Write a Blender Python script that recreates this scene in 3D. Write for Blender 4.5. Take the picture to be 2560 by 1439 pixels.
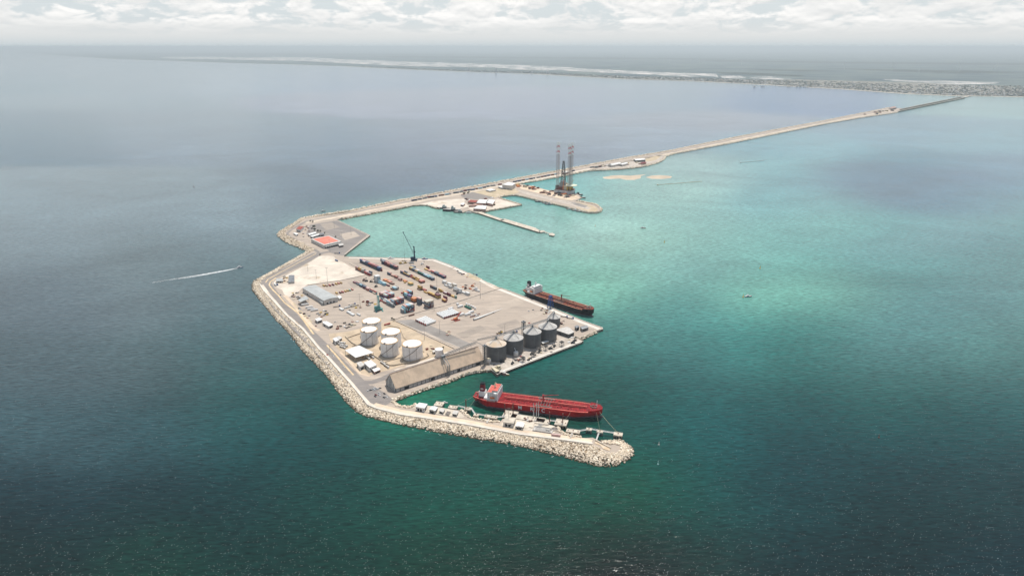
import bpy, bmesh, math, random
import numpy as np
from mathutils import Vector, Matrix
random.seed(7)
R = math.radians
for _o in list(bpy.data.objects): bpy.data.objects.remove(_o)
scene = bpy.context.scene
C = scene.collection

# ------------------------------------------------------------------ camera
H = 500.0                    # metres above the sea
FPX = 1707.0                 # focal length in pixels of the 2560 px wide photograph
CX, CY = 1280.0, 719.5
PITCH = math.atan((CY - 116.0) / FPX)
cam_d = bpy.data.cameras.new('camera')
cam = bpy.data.objects.new('camera', cam_d); C.objects.link(cam)
cam_d.sensor_width = 36.0
cam_d.lens = 36.0 * FPX / 2560.0
cam_d.clip_start = 1.0; cam_d.clip_end = 400000.0
cam.location = (0, 0, H)
cam.rotation_euler = (R(90) - PITCH, 0, 0)
scene.camera = cam
scene.render.resolution_x = 1024; scene.render.resolution_y = 575

# ------------------------------------------------------------------ sun, sky, exposure
SUN_EL, SUN_AZ = R(66), R(14)         # azimuth measured from +Y (ahead of the camera) towards +X
sd = Vector((math.sin(SUN_AZ)*math.cos(SUN_EL), math.cos(SUN_AZ)*math.cos(SUN_EL), math.sin(SUN_EL)))
sl = bpy.data.lights.new('sun', 'SUN'); so = bpy.data.objects.new('sun', sl); C.objects.link(so)
sl.energy = 4.1; sl.angle = R(0.6); sl.color = (1.0, 0.955, 0.88)
so.rotation_euler = (-sd).to_track_quat('-Z', 'Y').to_euler()
so.location = (0, 0, 900)
scene.view_settings.view_transform = 'Standard'; scene.view_settings.look = 'None'
scene.view_settings.exposure = 0.0; scene.view_settings.gamma = 1.0

w = bpy.data.worlds.new('World'); scene.world = w; w.use_nodes = True
nt = w.node_tree; nt.nodes.clear()
def N(tree, t, **k):
    n = tree.nodes.new(t)
    for a, b in k.items(): setattr(n, a, b)
    return n
def L(tree, a, b): tree.links.new(a, b)
def mth(tree, op, a, b=None, c=None, clamp=False):
    n = tree.nodes.new('ShaderNodeMath'); n.operation = op; n.use_clamp = clamp
    for i, v in enumerate((a, b, c)):
        if v is None: continue
        if isinstance(v, (int, float)): n.inputs[i].default_value = v
        else: tree.links.new(v, n.inputs[i])
    return n.outputs[0]
def mixc(tree, f, a, b, mode='MIX'):
    n = tree.nodes.new('ShaderNodeMix'); n.data_type = 'RGBA'; n.blend_type = mode
    for s, v in ((n.inputs[0], f), (n.inputs[6], a), (n.inputs[7], b)):
        if isinstance(v, (int, float)): s.default_value = v
        elif isinstance(v, tuple): s.default_value = (v[0], v[1], v[2], 1)
        else: tree.links.new(v, s)
    return n.outputs[2]
def ramp(tree, f, lo, hi):
    n = tree.nodes.new('ShaderNodeMapRange'); n.interpolation_type = 'SMOOTHSTEP'
    tree.links.new(f, n.inputs[0]); n.inputs[1].default_value = lo; n.inputs[2].default_value = hi
    return n.outputs[0]

sky = N(nt, 'ShaderNodeTexSky', sky_type='NISHITA'); sky.sun_disc = False
sky.sun_elevation = SUN_EL; sky.sun_rotation = SUN_AZ
sky.air_density = 1.0; sky.dust_density = 2.5; sky.ozone_density = 1.0
SKYK = 0.11
geo = N(nt, 'ShaderNodeTexCoord')
sep = N(nt, 'ShaderNodeSeparateXYZ'); L(nt, geo.outputs['Generated'], sep.inputs[0])
X, Y, Z = sep.outputs
az = mth(nt, 'ARCTAN2', X, Y)
el = mth(nt, 'ARCSINE', Z)
elp = mth(nt, 'MAXIMUM', el, 0.0)
def noise(tree, vec, scale, det, rough=0.55, dist=0.0, dim='3D'):
    n = tree.nodes.new('ShaderNodeTexNoise'); n.noise_dimensions = dim
    n.inputs['Scale'].default_value = scale; n.inputs['Detail'].default_value = det
    n.inputs['Roughness'].default_value = rough; n.inputs['Distortion'].default_value = dist
    tree.links.new(vec, n.inputs['Vector']); return n.outputs['Fac']
def comb(tree, x, y, z):
    n = tree.nodes.new('ShaderNodeCombineXYZ')
    for i, v in enumerate((x, y, z)):
        if isinstance(v, (int, float)): n.inputs[i].default_value = v
        else: tree.links.new(v, n.inputs[i])
    return n.outputs[0]
# rows of far cumulus: the vertical coordinate is squeezed towards the horizon as in perspective
pe = mth(nt, 'LOGARITHM', mth(nt, 'ADD', elp, 0.03), 2.718)
v1 = comb(nt, mth(nt, 'MULTIPLY', az, 22.0), mth(nt, 'MULTIPLY', pe, 4.0), 3.7)
v1b = comb(nt, mth(nt, 'MULTIPLY', az, 22.0), mth(nt, 'MULTIPLY', mth(nt, 'ADD', pe, 0.06), 4.0), 3.7)
n1 = noise(nt, v1, 1.0, 8.0, 0.58, 0.25)
n2 = noise(nt, v1b, 1.0, 8.0, 0.58, 0.25)          # the same field a little higher: its difference models lit tops
cover = ramp(nt, n1, 0.40, 0.52)
lit = mth(nt, 'ADD', mth(nt, 'MULTIPLY', mth(nt, 'SUBTRACT', n1, n2), 3.6), 0.64, clamp=True)
big = noise(nt, comb(nt, mth(nt, 'MULTIPLY', az, 7.0), mth(nt, 'MULTIPLY', pe, 2.2), 9.1), 1.0, 3.0)
lit = mth(nt, 'MULTIPLY', lit, mth(nt, 'ADD', 0.45, mth(nt, 'MULTIPLY', ramp(nt, big, 0.32, 0.60), 0.55)))
ck = 1.0 / SKYK
cloud = mixc(nt, lit, (0.745*ck, 0.765*ck, 0.77*ck), (1.02*ck, 1.01*ck, 0.99*ck))
clear = mixc(nt, 0.85, sky.outputs[0], (0.74*ck, 0.81*ck, 0.845*ck))
low = mixc(nt, cover, clear, cloud)
# overhead: blue with scattered fair-weather cloud
nh = noise(nt, comb(nt, mth(nt, 'DIVIDE', X, mth(nt, 'ADD', mth(nt, 'MAXIMUM', Z, 0.0), 0.12)), mth(nt, 'DIVIDE', Y, mth(nt, 'ADD', mth(nt, 'MAXIMUM', Z, 0.0), 0.12)), 1.3), 1.6, 5.0, 0.6, 0.2)
high = mixc(nt, ramp(nt, nh, 0.52, 0.70), mixc(nt, 0.5, sky.outputs[0], (0.20*ck, 0.30*ck, 0.42*ck)), (0.58*ck, 0.59*ck, 0.60*ck))
body = mixc(nt, ramp(nt, el, 0.10, 0.40), low, high)
hz = ramp(nt, el, 0.010, 0.036)                                # low haze above the horizon
body = mixc(nt, hz, (0.745*ck, 0.765*ck, 0.765*ck), body)
body = mixc(nt, ramp(nt, el, -0.003, 0.014), (0.585*ck, 0.655*ck, 0.69*ck), body)      # thickest air right on the horizon
bg = N(nt, 'ShaderNodeBackground'); bg.inputs[1].default_value = SKYK
L(nt, body, bg.inputs[0])
wo = N(nt, 'ShaderNodeOutputWorld'); L(nt, bg.outputs[0], wo.inputs[0])

# ------------------------------------------------------------------ measuring helper: where a pixel of the photograph meets height z
def G(u, v, z=0.0):
    x = (u - CX) / FPX; y = (CY - v) / FPX
    dy = math.cos(PITCH) + y*math.sin(PITCH); dz = -math.sin(PITCH) + y*math.cos(PITCH)
    t = (H - z) / -dz
    return (x*t, dy*t)
def GP(pts, z=0.0): return [G(u, v, z) for u, v in pts]
def Zat(u, v, x, y):
    """height at which the ray through pixel (u,v) passes over ground point with that y"""
    yy = (CY - v) / FPX
    dy = math.cos(PITCH) + yy*math.sin(PITCH); dz = -math.sin(PITCH) + yy*math.cos(PITCH)
    return H + dz * (y / dy)

# ------------------------------------------------------------------ materials
MATS = {}
def mat(name, col, rough=0.7, metal=0.0, var=0.12, scale=0.2, col2=None, bump=0.0, stripes=None, spec=None, stain=None):
    if name in MATS: return MATS[name]
    m = bpy.data.materials.new(name); m.use_nodes = True; t = m.node_tree
    b = t.nodes['Principled BSDF']
    b.inputs['Roughness'].default_value = rough; b.inputs['Metallic'].default_value = metal
    b.inputs['Specular IOR Level'].default_value = 0.15 if spec is None else spec
    g = N(t, 'ShaderNodeNewGeometry').outputs['Position']
    f = noise(t, g, scale, 5.0, 0.6)
    c2 = col2 or tuple(max(0.0, c*(1-2*var)) for c in col)
    c1 = tuple(min(1.0, c*(1+var)) for c in col) if col2 is None else col
    out = mixc(t, ramp(t, f, 0.32, 0.68), c1, c2)
    if stain:                                 # (colour, scale, threshold)
        sf = noise(t, g, stain[1], 4.0, 0.65, 0.6)
        out = mixc(t, ramp(t, sf, stain[2], stain[2]+0.12), out, stain[0])
    if stripes:                               # (direction vector, period, depth) ribs, seams or courses of the surface itself
        d, per, dep = stripes
        vm = N(t, 'ShaderNodeVectorMath', operation='DOT_PRODUCT'); L(t, g, vm.inputs[0]); vm.inputs[1].default_value = d
        fr = mth(t, 'FRACT', mth(t, 'DIVIDE', vm.outputs['Value'], per))
        s = mth(t, 'MULTIPLY', mth(t, 'LESS_THAN', fr, 0.16), dep)
        out = mixc(t, s, out, tuple(c*0.35 for c in col))
    L(t, out, b.inputs['Base Color'])
    if bump:
        bn = N(t, 'ShaderNodeBump'); bn.inputs['Strength'].default_value = bump; bn.inputs['Distance'].default_value = 0.5
        L(t, noise(t, g, scale*6, 3.0), bn.inputs['Height']); L(t, bn.outputs[0], b.inputs['Normal'])
    MATS[name] = m; return m

# ------------------------------------------------------------------ mesh builder
class MB:
    def __init__(s): s.v = []; s.f = []; s.mi = []; s.m = 0
    def add(s, vs, fs):
        k = len(s.v); s.v += [tuple(p) for p in vs]; s.f += [tuple(i+k for i in f) for f in fs]; s.mi += [s.m]*len(fs); return s
    def box(s, c, size, rz=0.0, taper=1.0):
        """c = centre of the base"""
        x, y, z = size[0]/2, size[1]/2, size[2]; ca, sa = math.cos(rz), math.sin(rz); vs = []
        for k, zz in ((1, 0), (taper, z)):
            for a, b in ((-x, -y), (x, -y), (x, y), (-x, y)):
                a, b = a*k, b*k
                vs.append((c[0]+a*ca-b*sa, c[1]+a*sa+b*ca, c[2]+zz))
        return s.add(vs, [(0,3,2,1),(4,5,6,7),(0,1,5,4),(1,2,6,5),(2,3,7,6),(3,0,4,7)])
    def cyl(s, c, r, h, n=16, r2=None, cap=True):
        r2 = r if r2 is None else r2
        vs = [(c[0]+r*math.cos(2*math.pi*i/n), c[1]+r*math.sin(2*math.pi*i/n), c[2]) for i in range(n)]
        vs += [(c[0]+r2*math.cos(2*math.pi*i/n), c[1]+r2*math.sin(2*math.pi*i/n), c[2]+h) for i in range(n)]
        fs = [(i, (i+1)%n, n+(i+1)%n, n+i) for i in range(n)]
        if cap: fs += [tuple(range(n-1, -1, -1)), tuple(range(n, 2*n))]
        return s.add(vs, fs)
    def tube(s, p, q, r, n=6, r2=None):
        p, q = Vector(p), Vector(q); d = q-p
        if d.length < 1e-6: return s
        a = d.orthogonal().normalized(); b = d.normalized().cross(a); r2 = r if r2 is None else r2
        vs = [p + (a*math.cos(2*math.pi*i/n)+b*math.sin(2*math.pi*i/n))*r for i in range(n)]
        vs += [q + (a*math.cos(2*math.pi*i/n)+b*math.sin(2*math.pi*i/n))*r2 for i in range(n)]
        return s.add(vs, [(i, (i+1)%n, n+(i+1)%n, n+i) for i in range(n)] + [tuple(range(n-1,-1,-1)), tuple(range(n, 2*n))])
    def poly(s, pts, r, n=5):
        for a, b in zip(pts, pts[1:]): s.tube(a, b, r, n)
        return s
    def prism(s, pts, z0, z1):
        n = len(pts); ar = sum(pts[i][0]*pts[(i+1)%n][1]-pts[(i+1)%n][0]*pts[i][1] for i in range(n))
        if ar < 0: pts = pts[::-1]
        vs = [(p[0], p[1], z0) for p in pts] + [(p[0], p[1], z1) for p in pts]
        return s.add(vs, [tuple(range(n-1,-1,-1)), tuple(range(n, 2*n))] + [(i,(i+1)%n,n+(i+1)%n,n+i) for i in range(n)])
    def sheet(s, pts, z):
        n = len(pts); ar = sum(pts[i][0]*pts[(i+1)%n][1]-pts[(i+1)%n][0]*pts[i][1] for i in range(n))
        if ar < 0: pts = pts[::-1]
        return s.add([(p[0], p[1], z) for p in pts], [tuple(range(n))])
    def strip(s, pts, w, z, thick=0.0):
        """a band of width w along the line pts (plan coordinates)"""
        P = [Vector(p[:2]) for p in pts]; l = []; r = []
        for i, p in enumerate(P):
            d = (P[min(i+1, len(P)-1)] - P[max(i-1, 0)]).normalized(); n = Vector((-d.y, d.x))
            l.append(p+n*w/2); r.append(p-n*w/2)
        for i in range(len(P)-1):
            q = [l[i], r[i], r[i+1], l[i+1]]
            if thick: s.prism([tuple(a) for a in q], z, z+thick)
            else: s.sheet([tuple(a) for a in q], z)
        return s
    def loft(s, secs, cap=True, closed=True):
        k = len(s.v); n = len(secs[0]); vs = [p for sec in secs for p in sec]; fs = []
        for j in range(len(secs)-1):
            for i in range(n if closed else n-1):
                a, b = j*n+i, j*n+(i+1)%n; fs.append((a, b, b+n, a+n))
        if cap: fs += [tuple(range(n-1,-1,-1)), tuple(range((len(secs)-1)*n, len(secs)*n))]
        return s.add(vs, fs)
    def ball(s, c, r, n=10, m=6, sz=1.0):
        secs = []
        for j in range(m+1):
            a = math.pi*j/m - math.pi/2
            rr = max(r*math.cos(a), 1e-3)
            secs.append([(c[0]+rr*math.cos(2*math.pi*i/n), c[1]+rr*math.sin(2*math.pi*i/n), c[2]+r*sz*math.sin(a)) for i in range(n)])
        return s.loft(secs)
    def mesh(s, name, mats):
        me = bpy.data.meshes.new(name)
        me.from_pydata([tuple(v) for v in s.v], [], s.f); me.update()
        for m in (mats if isinstance(mats, (list, tuple)) else [mats]): me.materials.append(m)
        if any(s.mi): me.polygons.foreach_set('material_index', s.mi)
        return me
    def build(s, name, mats, parent=None, smooth=False):
        me = s.mesh(name, mats)
        if smooth: me.polygons.foreach_set('use_smooth', [True]*len(me.polygons))
        o = bpy.data.objects.new(name, me); C.objects.link(o)
        if parent is not None: o.parent = parent; o.matrix_parent_inverse = Matrix.Identity(4)
        return o
def tag(o, label=None, cat=None, group=None, kind=None):
    if label: o['label'] = label
    if cat: o['category'] = cat
    if group: o['group'] = group
    if kind: o['kind'] = kind
    return o
def thing(name, label, cat, loc, rz=0.0, group=None):
    o = bpy.data.objects.new(name, None); C.objects.link(o); o.empty_display_size = 1
    o.location = loc; o.rotation_euler = (0, 0, rz); return tag(o, label, cat, group)
def struct(name, mb, m, label=None):
    o = mb.build(name, m); return tag(o, label, None, None, 'structure')
def dup(root, loc, rz=0.0, label=None, scale=None):
    r = root.copy(); C.objects.link(r); r.location = loc; r.rotation_euler = (0, 0, rz)
    if scale: r.scale = scale
    if label: r['label'] = label
    for ch in list(root.children):
        c = ch.copy(); C.objects.link(c); c.parent = r
        for g in list(ch.children):
            d = g.copy(); C.objects.link(d); d.parent = c
    return r
A_AX, B_AX = R(-50.0), R(40.0)             # the two axes the port is laid out on
ZL = 4.0                                    # height of the port's paving above the sea
# ================================================================== SEA
YMAX = 165000.0
# depth, sand and silt tints with leftover haze and reflection solved into the colour: pixel of the photograph, linear colour
#CTRL_BEGIN
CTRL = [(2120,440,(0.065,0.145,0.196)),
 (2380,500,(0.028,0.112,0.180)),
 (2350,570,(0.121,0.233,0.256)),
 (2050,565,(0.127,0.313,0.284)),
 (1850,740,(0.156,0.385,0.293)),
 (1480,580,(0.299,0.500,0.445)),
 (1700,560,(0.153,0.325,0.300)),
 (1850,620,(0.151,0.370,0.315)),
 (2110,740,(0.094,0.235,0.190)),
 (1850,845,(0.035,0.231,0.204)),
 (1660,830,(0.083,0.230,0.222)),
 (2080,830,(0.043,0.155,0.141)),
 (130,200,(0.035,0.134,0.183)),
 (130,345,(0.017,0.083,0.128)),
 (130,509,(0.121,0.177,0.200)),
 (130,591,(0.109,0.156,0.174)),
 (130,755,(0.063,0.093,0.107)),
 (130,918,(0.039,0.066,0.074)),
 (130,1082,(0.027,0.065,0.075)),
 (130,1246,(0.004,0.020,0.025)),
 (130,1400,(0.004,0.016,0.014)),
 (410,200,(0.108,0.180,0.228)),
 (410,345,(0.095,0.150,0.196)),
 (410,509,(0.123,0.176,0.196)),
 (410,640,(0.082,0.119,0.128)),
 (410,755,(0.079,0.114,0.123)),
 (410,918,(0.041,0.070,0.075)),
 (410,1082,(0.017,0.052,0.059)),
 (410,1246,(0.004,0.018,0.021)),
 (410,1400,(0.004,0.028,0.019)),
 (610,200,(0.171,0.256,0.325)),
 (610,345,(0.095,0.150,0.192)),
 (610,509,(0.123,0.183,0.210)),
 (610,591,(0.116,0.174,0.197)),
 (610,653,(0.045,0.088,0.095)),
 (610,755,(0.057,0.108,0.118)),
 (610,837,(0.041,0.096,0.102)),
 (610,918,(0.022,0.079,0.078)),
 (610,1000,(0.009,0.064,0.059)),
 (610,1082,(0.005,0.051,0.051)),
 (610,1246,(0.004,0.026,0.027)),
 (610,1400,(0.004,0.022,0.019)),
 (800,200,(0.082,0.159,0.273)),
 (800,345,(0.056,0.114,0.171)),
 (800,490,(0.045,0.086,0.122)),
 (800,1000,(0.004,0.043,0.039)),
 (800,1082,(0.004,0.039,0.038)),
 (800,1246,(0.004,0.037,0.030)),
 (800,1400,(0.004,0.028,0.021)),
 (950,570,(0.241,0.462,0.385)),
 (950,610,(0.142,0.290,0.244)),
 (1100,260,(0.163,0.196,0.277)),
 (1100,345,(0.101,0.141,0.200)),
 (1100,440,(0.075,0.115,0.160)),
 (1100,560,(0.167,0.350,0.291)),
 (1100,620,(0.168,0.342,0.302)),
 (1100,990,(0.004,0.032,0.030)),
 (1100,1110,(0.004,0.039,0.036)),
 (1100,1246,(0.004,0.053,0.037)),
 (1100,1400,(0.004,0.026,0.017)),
 (1040,995,(0.004,0.203,0.109)),
 (1240,640,(0.144,0.303,0.268)),
 (1380,260,(0.160,0.195,0.288)),
 (1380,345,(0.126,0.175,0.226)),
 (1380,400,(0.104,0.142,0.198)),
 (1380,465,(0.082,0.365,0.352)),
 (1380,540,(0.149,0.343,0.300)),
 (1380,640,(0.153,0.308,0.267)),
 (1380,690,(0.118,0.317,0.250)),
 (1380,900,(0.010,0.122,0.106)),
 (1380,960,(0.004,0.020,0.012)),
 (1380,1170,(0.004,0.058,0.043)),
 (1380,1246,(0.004,0.049,0.034)),
 (1380,1400,(0.004,0.015,0.011)),
 (1510,700,(0.174,0.450,0.320)),
 (1510,900,(0.004,0.086,0.065)),
 (1510,1000,(0.004,0.047,0.029)),
 (1610,260,(0.109,0.187,0.261)),
 (1610,345,(0.156,0.214,0.279)),
 (1610,465,(0.213,0.378,0.334)),
 (1610,509,(0.195,0.358,0.314)),
 (1610,591,(0.220,0.400,0.303)),
 (1610,673,(0.139,0.269,0.242)),
 (1610,755,(0.055,0.170,0.134)),
 (1610,837,(0.030,0.157,0.122)),
 (1610,918,(0.004,0.048,0.052)),
 (1610,1000,(0.004,0.062,0.050)),
 (1610,1082,(0.004,0.054,0.054)),
 (1610,1180,(0.004,0.084,0.041)),
 (1610,1246,(0.004,0.035,0.023)),
 (1610,1400,(0.004,0.004,0.005)),
 (1750,300,(0.170,0.204,0.262)),
 (1750,427,(0.207,0.344,0.328)),
 (1750,591,(0.123,0.273,0.245)),
 (1750,673,(0.133,0.331,0.298)),
 (1750,755,(0.004,0.095,0.104)),
 (1750,837,(0.014,0.118,0.099)),
 (1750,918,(0.026,0.100,0.099)),
 (1750,1000,(0.004,0.058,0.053)),
 (1750,1082,(0.004,0.072,0.075)),
 (1750,1164,(0.004,0.057,0.058)),
 (1750,1246,(0.004,0.049,0.044)),
 (1750,1400,(0.004,0.020,0.017)),
 (1980,260,(0.004,0.092,0.250)),
 (1980,370,(0.092,0.276,0.328)),
 (1980,427,(0.083,0.280,0.297)),
 (1980,509,(0.104,0.288,0.297)),
 (1980,591,(0.090,0.291,0.273)),
 (1980,673,(0.080,0.290,0.251)),
 (1980,740,(0.132,0.362,0.284)),
 (1980,800,(0.004,0.109,0.095)),
 (1980,837,(0.004,0.088,0.073)),
 (1980,918,(0.011,0.087,0.075)),
 (1980,1000,(0.004,0.042,0.041)),
 (1980,1082,(0.004,0.053,0.052)),
 (1980,1164,(0.004,0.019,0.025)),
 (1980,1246,(0.004,0.041,0.042)),
 (1980,1400,(0.004,0.017,0.019)),
 (2250,330,(0.077,0.202,0.275)),
 (2250,420,(0.012,0.129,0.187)),
 (2250,500,(0.075,0.151,0.181)),
 (2250,560,(0.049,0.226,0.208)),
 (2250,620,(0.111,0.270,0.268)),
 (2250,673,(0.052,0.203,0.189)),
 (2250,755,(0.049,0.154,0.153)),
 (2250,837,(0.055,0.167,0.160)),
 (2250,918,(0.025,0.094,0.087)),
 (2250,1000,(0.004,0.059,0.050)),
 (2250,1082,(0.004,0.050,0.051)),
 (2250,1164,(0.004,0.019,0.022)),
 (2250,1246,(0.004,0.025,0.025)),
 (2250,1400,(0.004,0.016,0.017)),
 (2490,260,(0.147,0.312,0.313)),
 (2490,345,(0.094,0.242,0.295)),
 (2490,427,(0.069,0.161,0.228)),
 (2490,475,(0.063,0.179,0.230)),
 (2490,509,(0.129,0.325,0.298)),
 (2490,591,(0.057,0.176,0.180)),
 (2490,673,(0.073,0.195,0.189)),
 (2490,755,(0.067,0.182,0.179)),
 (2490,837,(0.055,0.164,0.150)),
 (2490,918,(0.036,0.127,0.115)),
 (2490,1000,(0.004,0.052,0.051)),
 (2490,1082,(0.004,0.057,0.055)),
 (2490,1164,(0.004,0.023,0.027)),
 (2490,1246,(0.004,0.024,0.023)),
 (2490,1400,(0.004,0.019,0.023))]
#CTRL_END
def make_water():
    def axis(lo, hi, step, far_lo, far_hi):
        a = list(np.arange(lo, hi+1, step)); s = step; x = hi
        while x < far_hi: s *= 1.35; x = min(x+s, far_hi); a.append(x)
        s = step; x = lo; pre = []
        while x > far_lo: s *= 1.35; x = max(x-s, far_lo); pre.append(x)
        return np.array(pre[::-1] + a)
    xs = axis(-3600, 4200, 50, -150000, 150000); ys = axis(200, 8500, 50, -3000, YMAX)
    XX, YY = np.meshgrid(xs, ys); nx, ny = len(xs), len(ys)
    co = np.stack([XX.ravel(), YY.ravel(), np.zeros(nx*ny)], 1)
    # inverse-distance blend of the solved colours, distances measured relative to how far out the point lies
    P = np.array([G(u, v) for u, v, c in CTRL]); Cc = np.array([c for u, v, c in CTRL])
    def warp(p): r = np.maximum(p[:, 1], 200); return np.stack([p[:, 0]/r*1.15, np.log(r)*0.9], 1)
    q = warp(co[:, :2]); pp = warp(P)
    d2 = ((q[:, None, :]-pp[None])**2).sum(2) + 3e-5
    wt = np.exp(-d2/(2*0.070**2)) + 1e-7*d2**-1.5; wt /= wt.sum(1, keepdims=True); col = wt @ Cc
    poly = np.array([G(*p) for p in ((2030,415),(2120,402),(2260,408),(2420,424),(2620,462),(2620,548),(2420,545),(2260,532),(2150,498),(2070,455))])
    ins = np.zeros(len(co), bool); dist = np.full(len(co), 1e9)
    for a_, b_ in zip(poly, np.roll(poly, -1, 0)):               # dark weed bed on the bottom
        c_ = ((a_[1] > co[:, 1]) != (b_[1] > co[:, 1])) & (co[:, 0] < (b_[0]-a_[0])*(co[:, 1]-a_[1])/(b_[1]-a_[1]+1e-9)+a_[0]); ins ^= c_
        ab = b_-a_; tt = np.clip(((co[:, :2]-a_) @ ab)/(ab @ ab), 0, 1); dist = np.minimum(dist, np.linalg.norm(co[:, :2]-a_-tt[:, None]*ab, axis=1))
    sgn = np.where(ins, dist, -dist); wgt = np.clip((sgn+60)/160, 0, 1)[:, None]; col = col*(1-wgt*np.array([0.16, 0.20, 0.10]))
    i, j = np.meshgrid(np.arange(nx-1), np.arange(ny-1)); k = (j*nx+i).ravel()
    f = np.stack([k, k+1, k+1+nx, k+nx], 1)
    me = bpy.data.meshes.new('sea'); me.from_pydata(co.tolist(), [], f.tolist()); me.update()
    at = me.color_attributes.new('depth_and_haze_colour', 'FLOAT_COLOR', 'POINT')
    at.data.foreach_set('color', np.concatenate([col, np.ones((len(col), 1))], 1).ravel().astype(np.float32))
    m = bpy.data.materials.new('sea_water'); m.use_nodes = True; t = m.node_tree; b = t.nodes['Principled BSDF']
    ge = N(t, 'ShaderNodeNewGeometry').outputs['Position']
    va = N(t, 'ShaderNodeVertexColor'); va.layer_name = 'depth_and_haze_colour'
    def mapped(rot, sx, sy):
        mp = N(t, 'ShaderNodeMapping'); L(t, ge, mp.inputs[0]); mp.inputs['Rotation'].default_value = (0, 0, rot)
        mp.inputs['Scale'].default_value = (sx, sy, 1); return mp.outputs[0]
    # drifting silt: long soft streaks that lighten or darken the water
    s1 = noise(t, mapped(R(-12), 0.0019, 0.0026), 1.0, 6.0, 0.6, 1.2)
    s2 = noise(t, mapped(R(25), 0.007, 0.009), 1.0, 5.0, 0.6, 0.8)
    k1 = mth(t, 'ADD', mth(t, 'MULTIPLY', s1, 0.75), mth(t, 'MULTIPLY', s2, 0.35))
    k1 = mth(t, 'ADD', mth(t, 'MULTIPLY', mth(t, 'SUBTRACT', k1, 0.55), 1.15), 1.0)
    crest = noise(t, mapped(R(-42), 0.07, 0.30), 1.0, 4.0, 0.65, 0.4)      # light and dark of the waves painted into the water colour
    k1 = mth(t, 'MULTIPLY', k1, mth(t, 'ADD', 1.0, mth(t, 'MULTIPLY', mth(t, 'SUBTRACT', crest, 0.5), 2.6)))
    k1 = mth(t, 'MAXIMUM', k1, 0.15)
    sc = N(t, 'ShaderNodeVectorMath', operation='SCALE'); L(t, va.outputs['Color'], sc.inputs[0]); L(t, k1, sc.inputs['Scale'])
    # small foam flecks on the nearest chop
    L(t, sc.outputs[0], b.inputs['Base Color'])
    b.inputs['Roughness'].default_value = 0.10; b.inputs['IOR'].default_value = 1.333; b.inputs['Specular IOR Level'].default_value = 0.27
    h1 = noise(t, mapped(R(-42), 0.05, 0.18), 1.0, 6.0, 0.62, 0.3)
    h2 = noise(t, mapped(R(-60), 0.35, 0.8), 1.0, 3.0, 0.6)
    h3 = noise(t, mapped(R(-35), 0.012, 0.04), 1.0, 3.0, 0.5)
    hh = mth(t, 'ADD', mth(t, 'ADD', mth(t, 'MULTIPLY', h1, 2.6), mth(t, 'MULTIPLY', h2, 0.55)), mth(t, 'MULTIPLY', h3, 2.5))
    bn = N(t, 'ShaderNodeBump'); bn.inputs['Strength'].default_value = 1.0; bn.inputs['Distance'].default_value = 0.26
    L(t, hh, bn.inputs['Height']); L(t, bn.outputs[0], b.inputs['Normal'])
    me.materials.append(m)
    o = bpy.data.objects.new('sea', me); C.objects.link(o); tag(o, 'green and turquoise sea around the port', kind='structure')
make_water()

# ================================================================== AIR
def make_haze(density=4.3e-5):
    mb = MB(); mb.box((0, 81000, -1.5), (310000, 172000, 515))
    m = bpy.data.materials.new('haze_air'); m.use_nodes = True; t = m.node_tree; t.nodes.clear()
    v = N(t, 'ShaderNodeVolumePrincipled'); v.inputs['Color'].default_value = (0.86, 0.955, 0.995, 1)
    v.inputs['Density'].default_value = density; v.inputs['Anisotropy'].default_value = 0.25
    o = N(t, 'ShaderNodeOutputMaterial'); L(t, v.outputs[0], o.inputs['Volume'])
    h = mb.build('haze', m); tag(h, kind='stuff'); h.display_type = 'WIRE'
make_haze()

# ================================================================== GROUND MATERIALS
def paving(name, c1, c2, c3, slab=18.0):
    """concrete paving: slab-to-slab tone, tyre streaks along the yard lanes, dusty patches and oil marks"""
    m = bpy.data.materials.new(name); m.use_nodes = True; t = m.node_tree; b = t.nodes['Principled BSDF']; b.inputs['Roughness'].default_value = 0.9
    g = N(t, 'ShaderNodeNewGeometry').outputs['Position']
    def mp(rot, sx, sy):
        k = N(t, 'ShaderNodeMapping'); L(t, g, k.inputs[0]); k.inputs['Rotation'].default_value = (0, 0, rot); k.inputs['Scale'].default_value = (sx, sy, 1); return k.outputs[0]
    base = mixc(t, ramp(t, noise(t, g, 0.006, 6.0, 0.65, 0.6), 0.36, 0.62), c1, c2)
    st = noise(t, mp(R(50), 0.012, 0.07), 1.0, 6.0, 0.7, 1.3); base = mixc(t, mth(t, 'MULTIPLY', ramp(t, st, 0.46, 0.66), 0.85), base, c3)
    s2 = noise(t, mp(R(-40), 0.010, 0.05), 1.0, 6.0, 0.7, 1.5); base = mixc(t, mth(t, 'MULTIPLY', ramp(t, s2, 0.50, 0.68), 0.6), base, tuple(x*1.18 for x in c1))
    vr = N(t, 'ShaderNodeTexVoronoi'); vr.distance = 'CHEBYCHEV'; vr.inputs['Randomness'].default_value = 0.25; L(t, mp(R(50), 1/slab, 1/slab), vr.inputs['Vector']); vr.inputs['Scale'].default_value = 1.0
    sv = N(t, 'ShaderNodeSeparateColor'); L(t, vr.outputs['Color'], sv.inputs[0]); base = mixc(t, mth(t, 'MULTIPLY', sv.outputs[0], 0.22), base, c3)
    oil = noise(t, g, 0.09, 4.0, 0.6, 0.5); base = mixc(t, mth(t, 'MULTIPLY', ramp(t, oil, 0.66, 0.74), 0.45), base, tuple(x*0.5 for x in c3))
    L(t, base, b.inputs['Base Color']); return m
CONC = paving('paving_concrete', (0.50, 0.41, 0.33), (0.45, 0.37, 0.30), (0.33, 0.275, 0.23))
ASPH = paving('asphalt', (0.30, 0.26, 0.23), (0.265, 0.235, 0.215), (0.20, 0.18, 0.17), 30.0)
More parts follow.
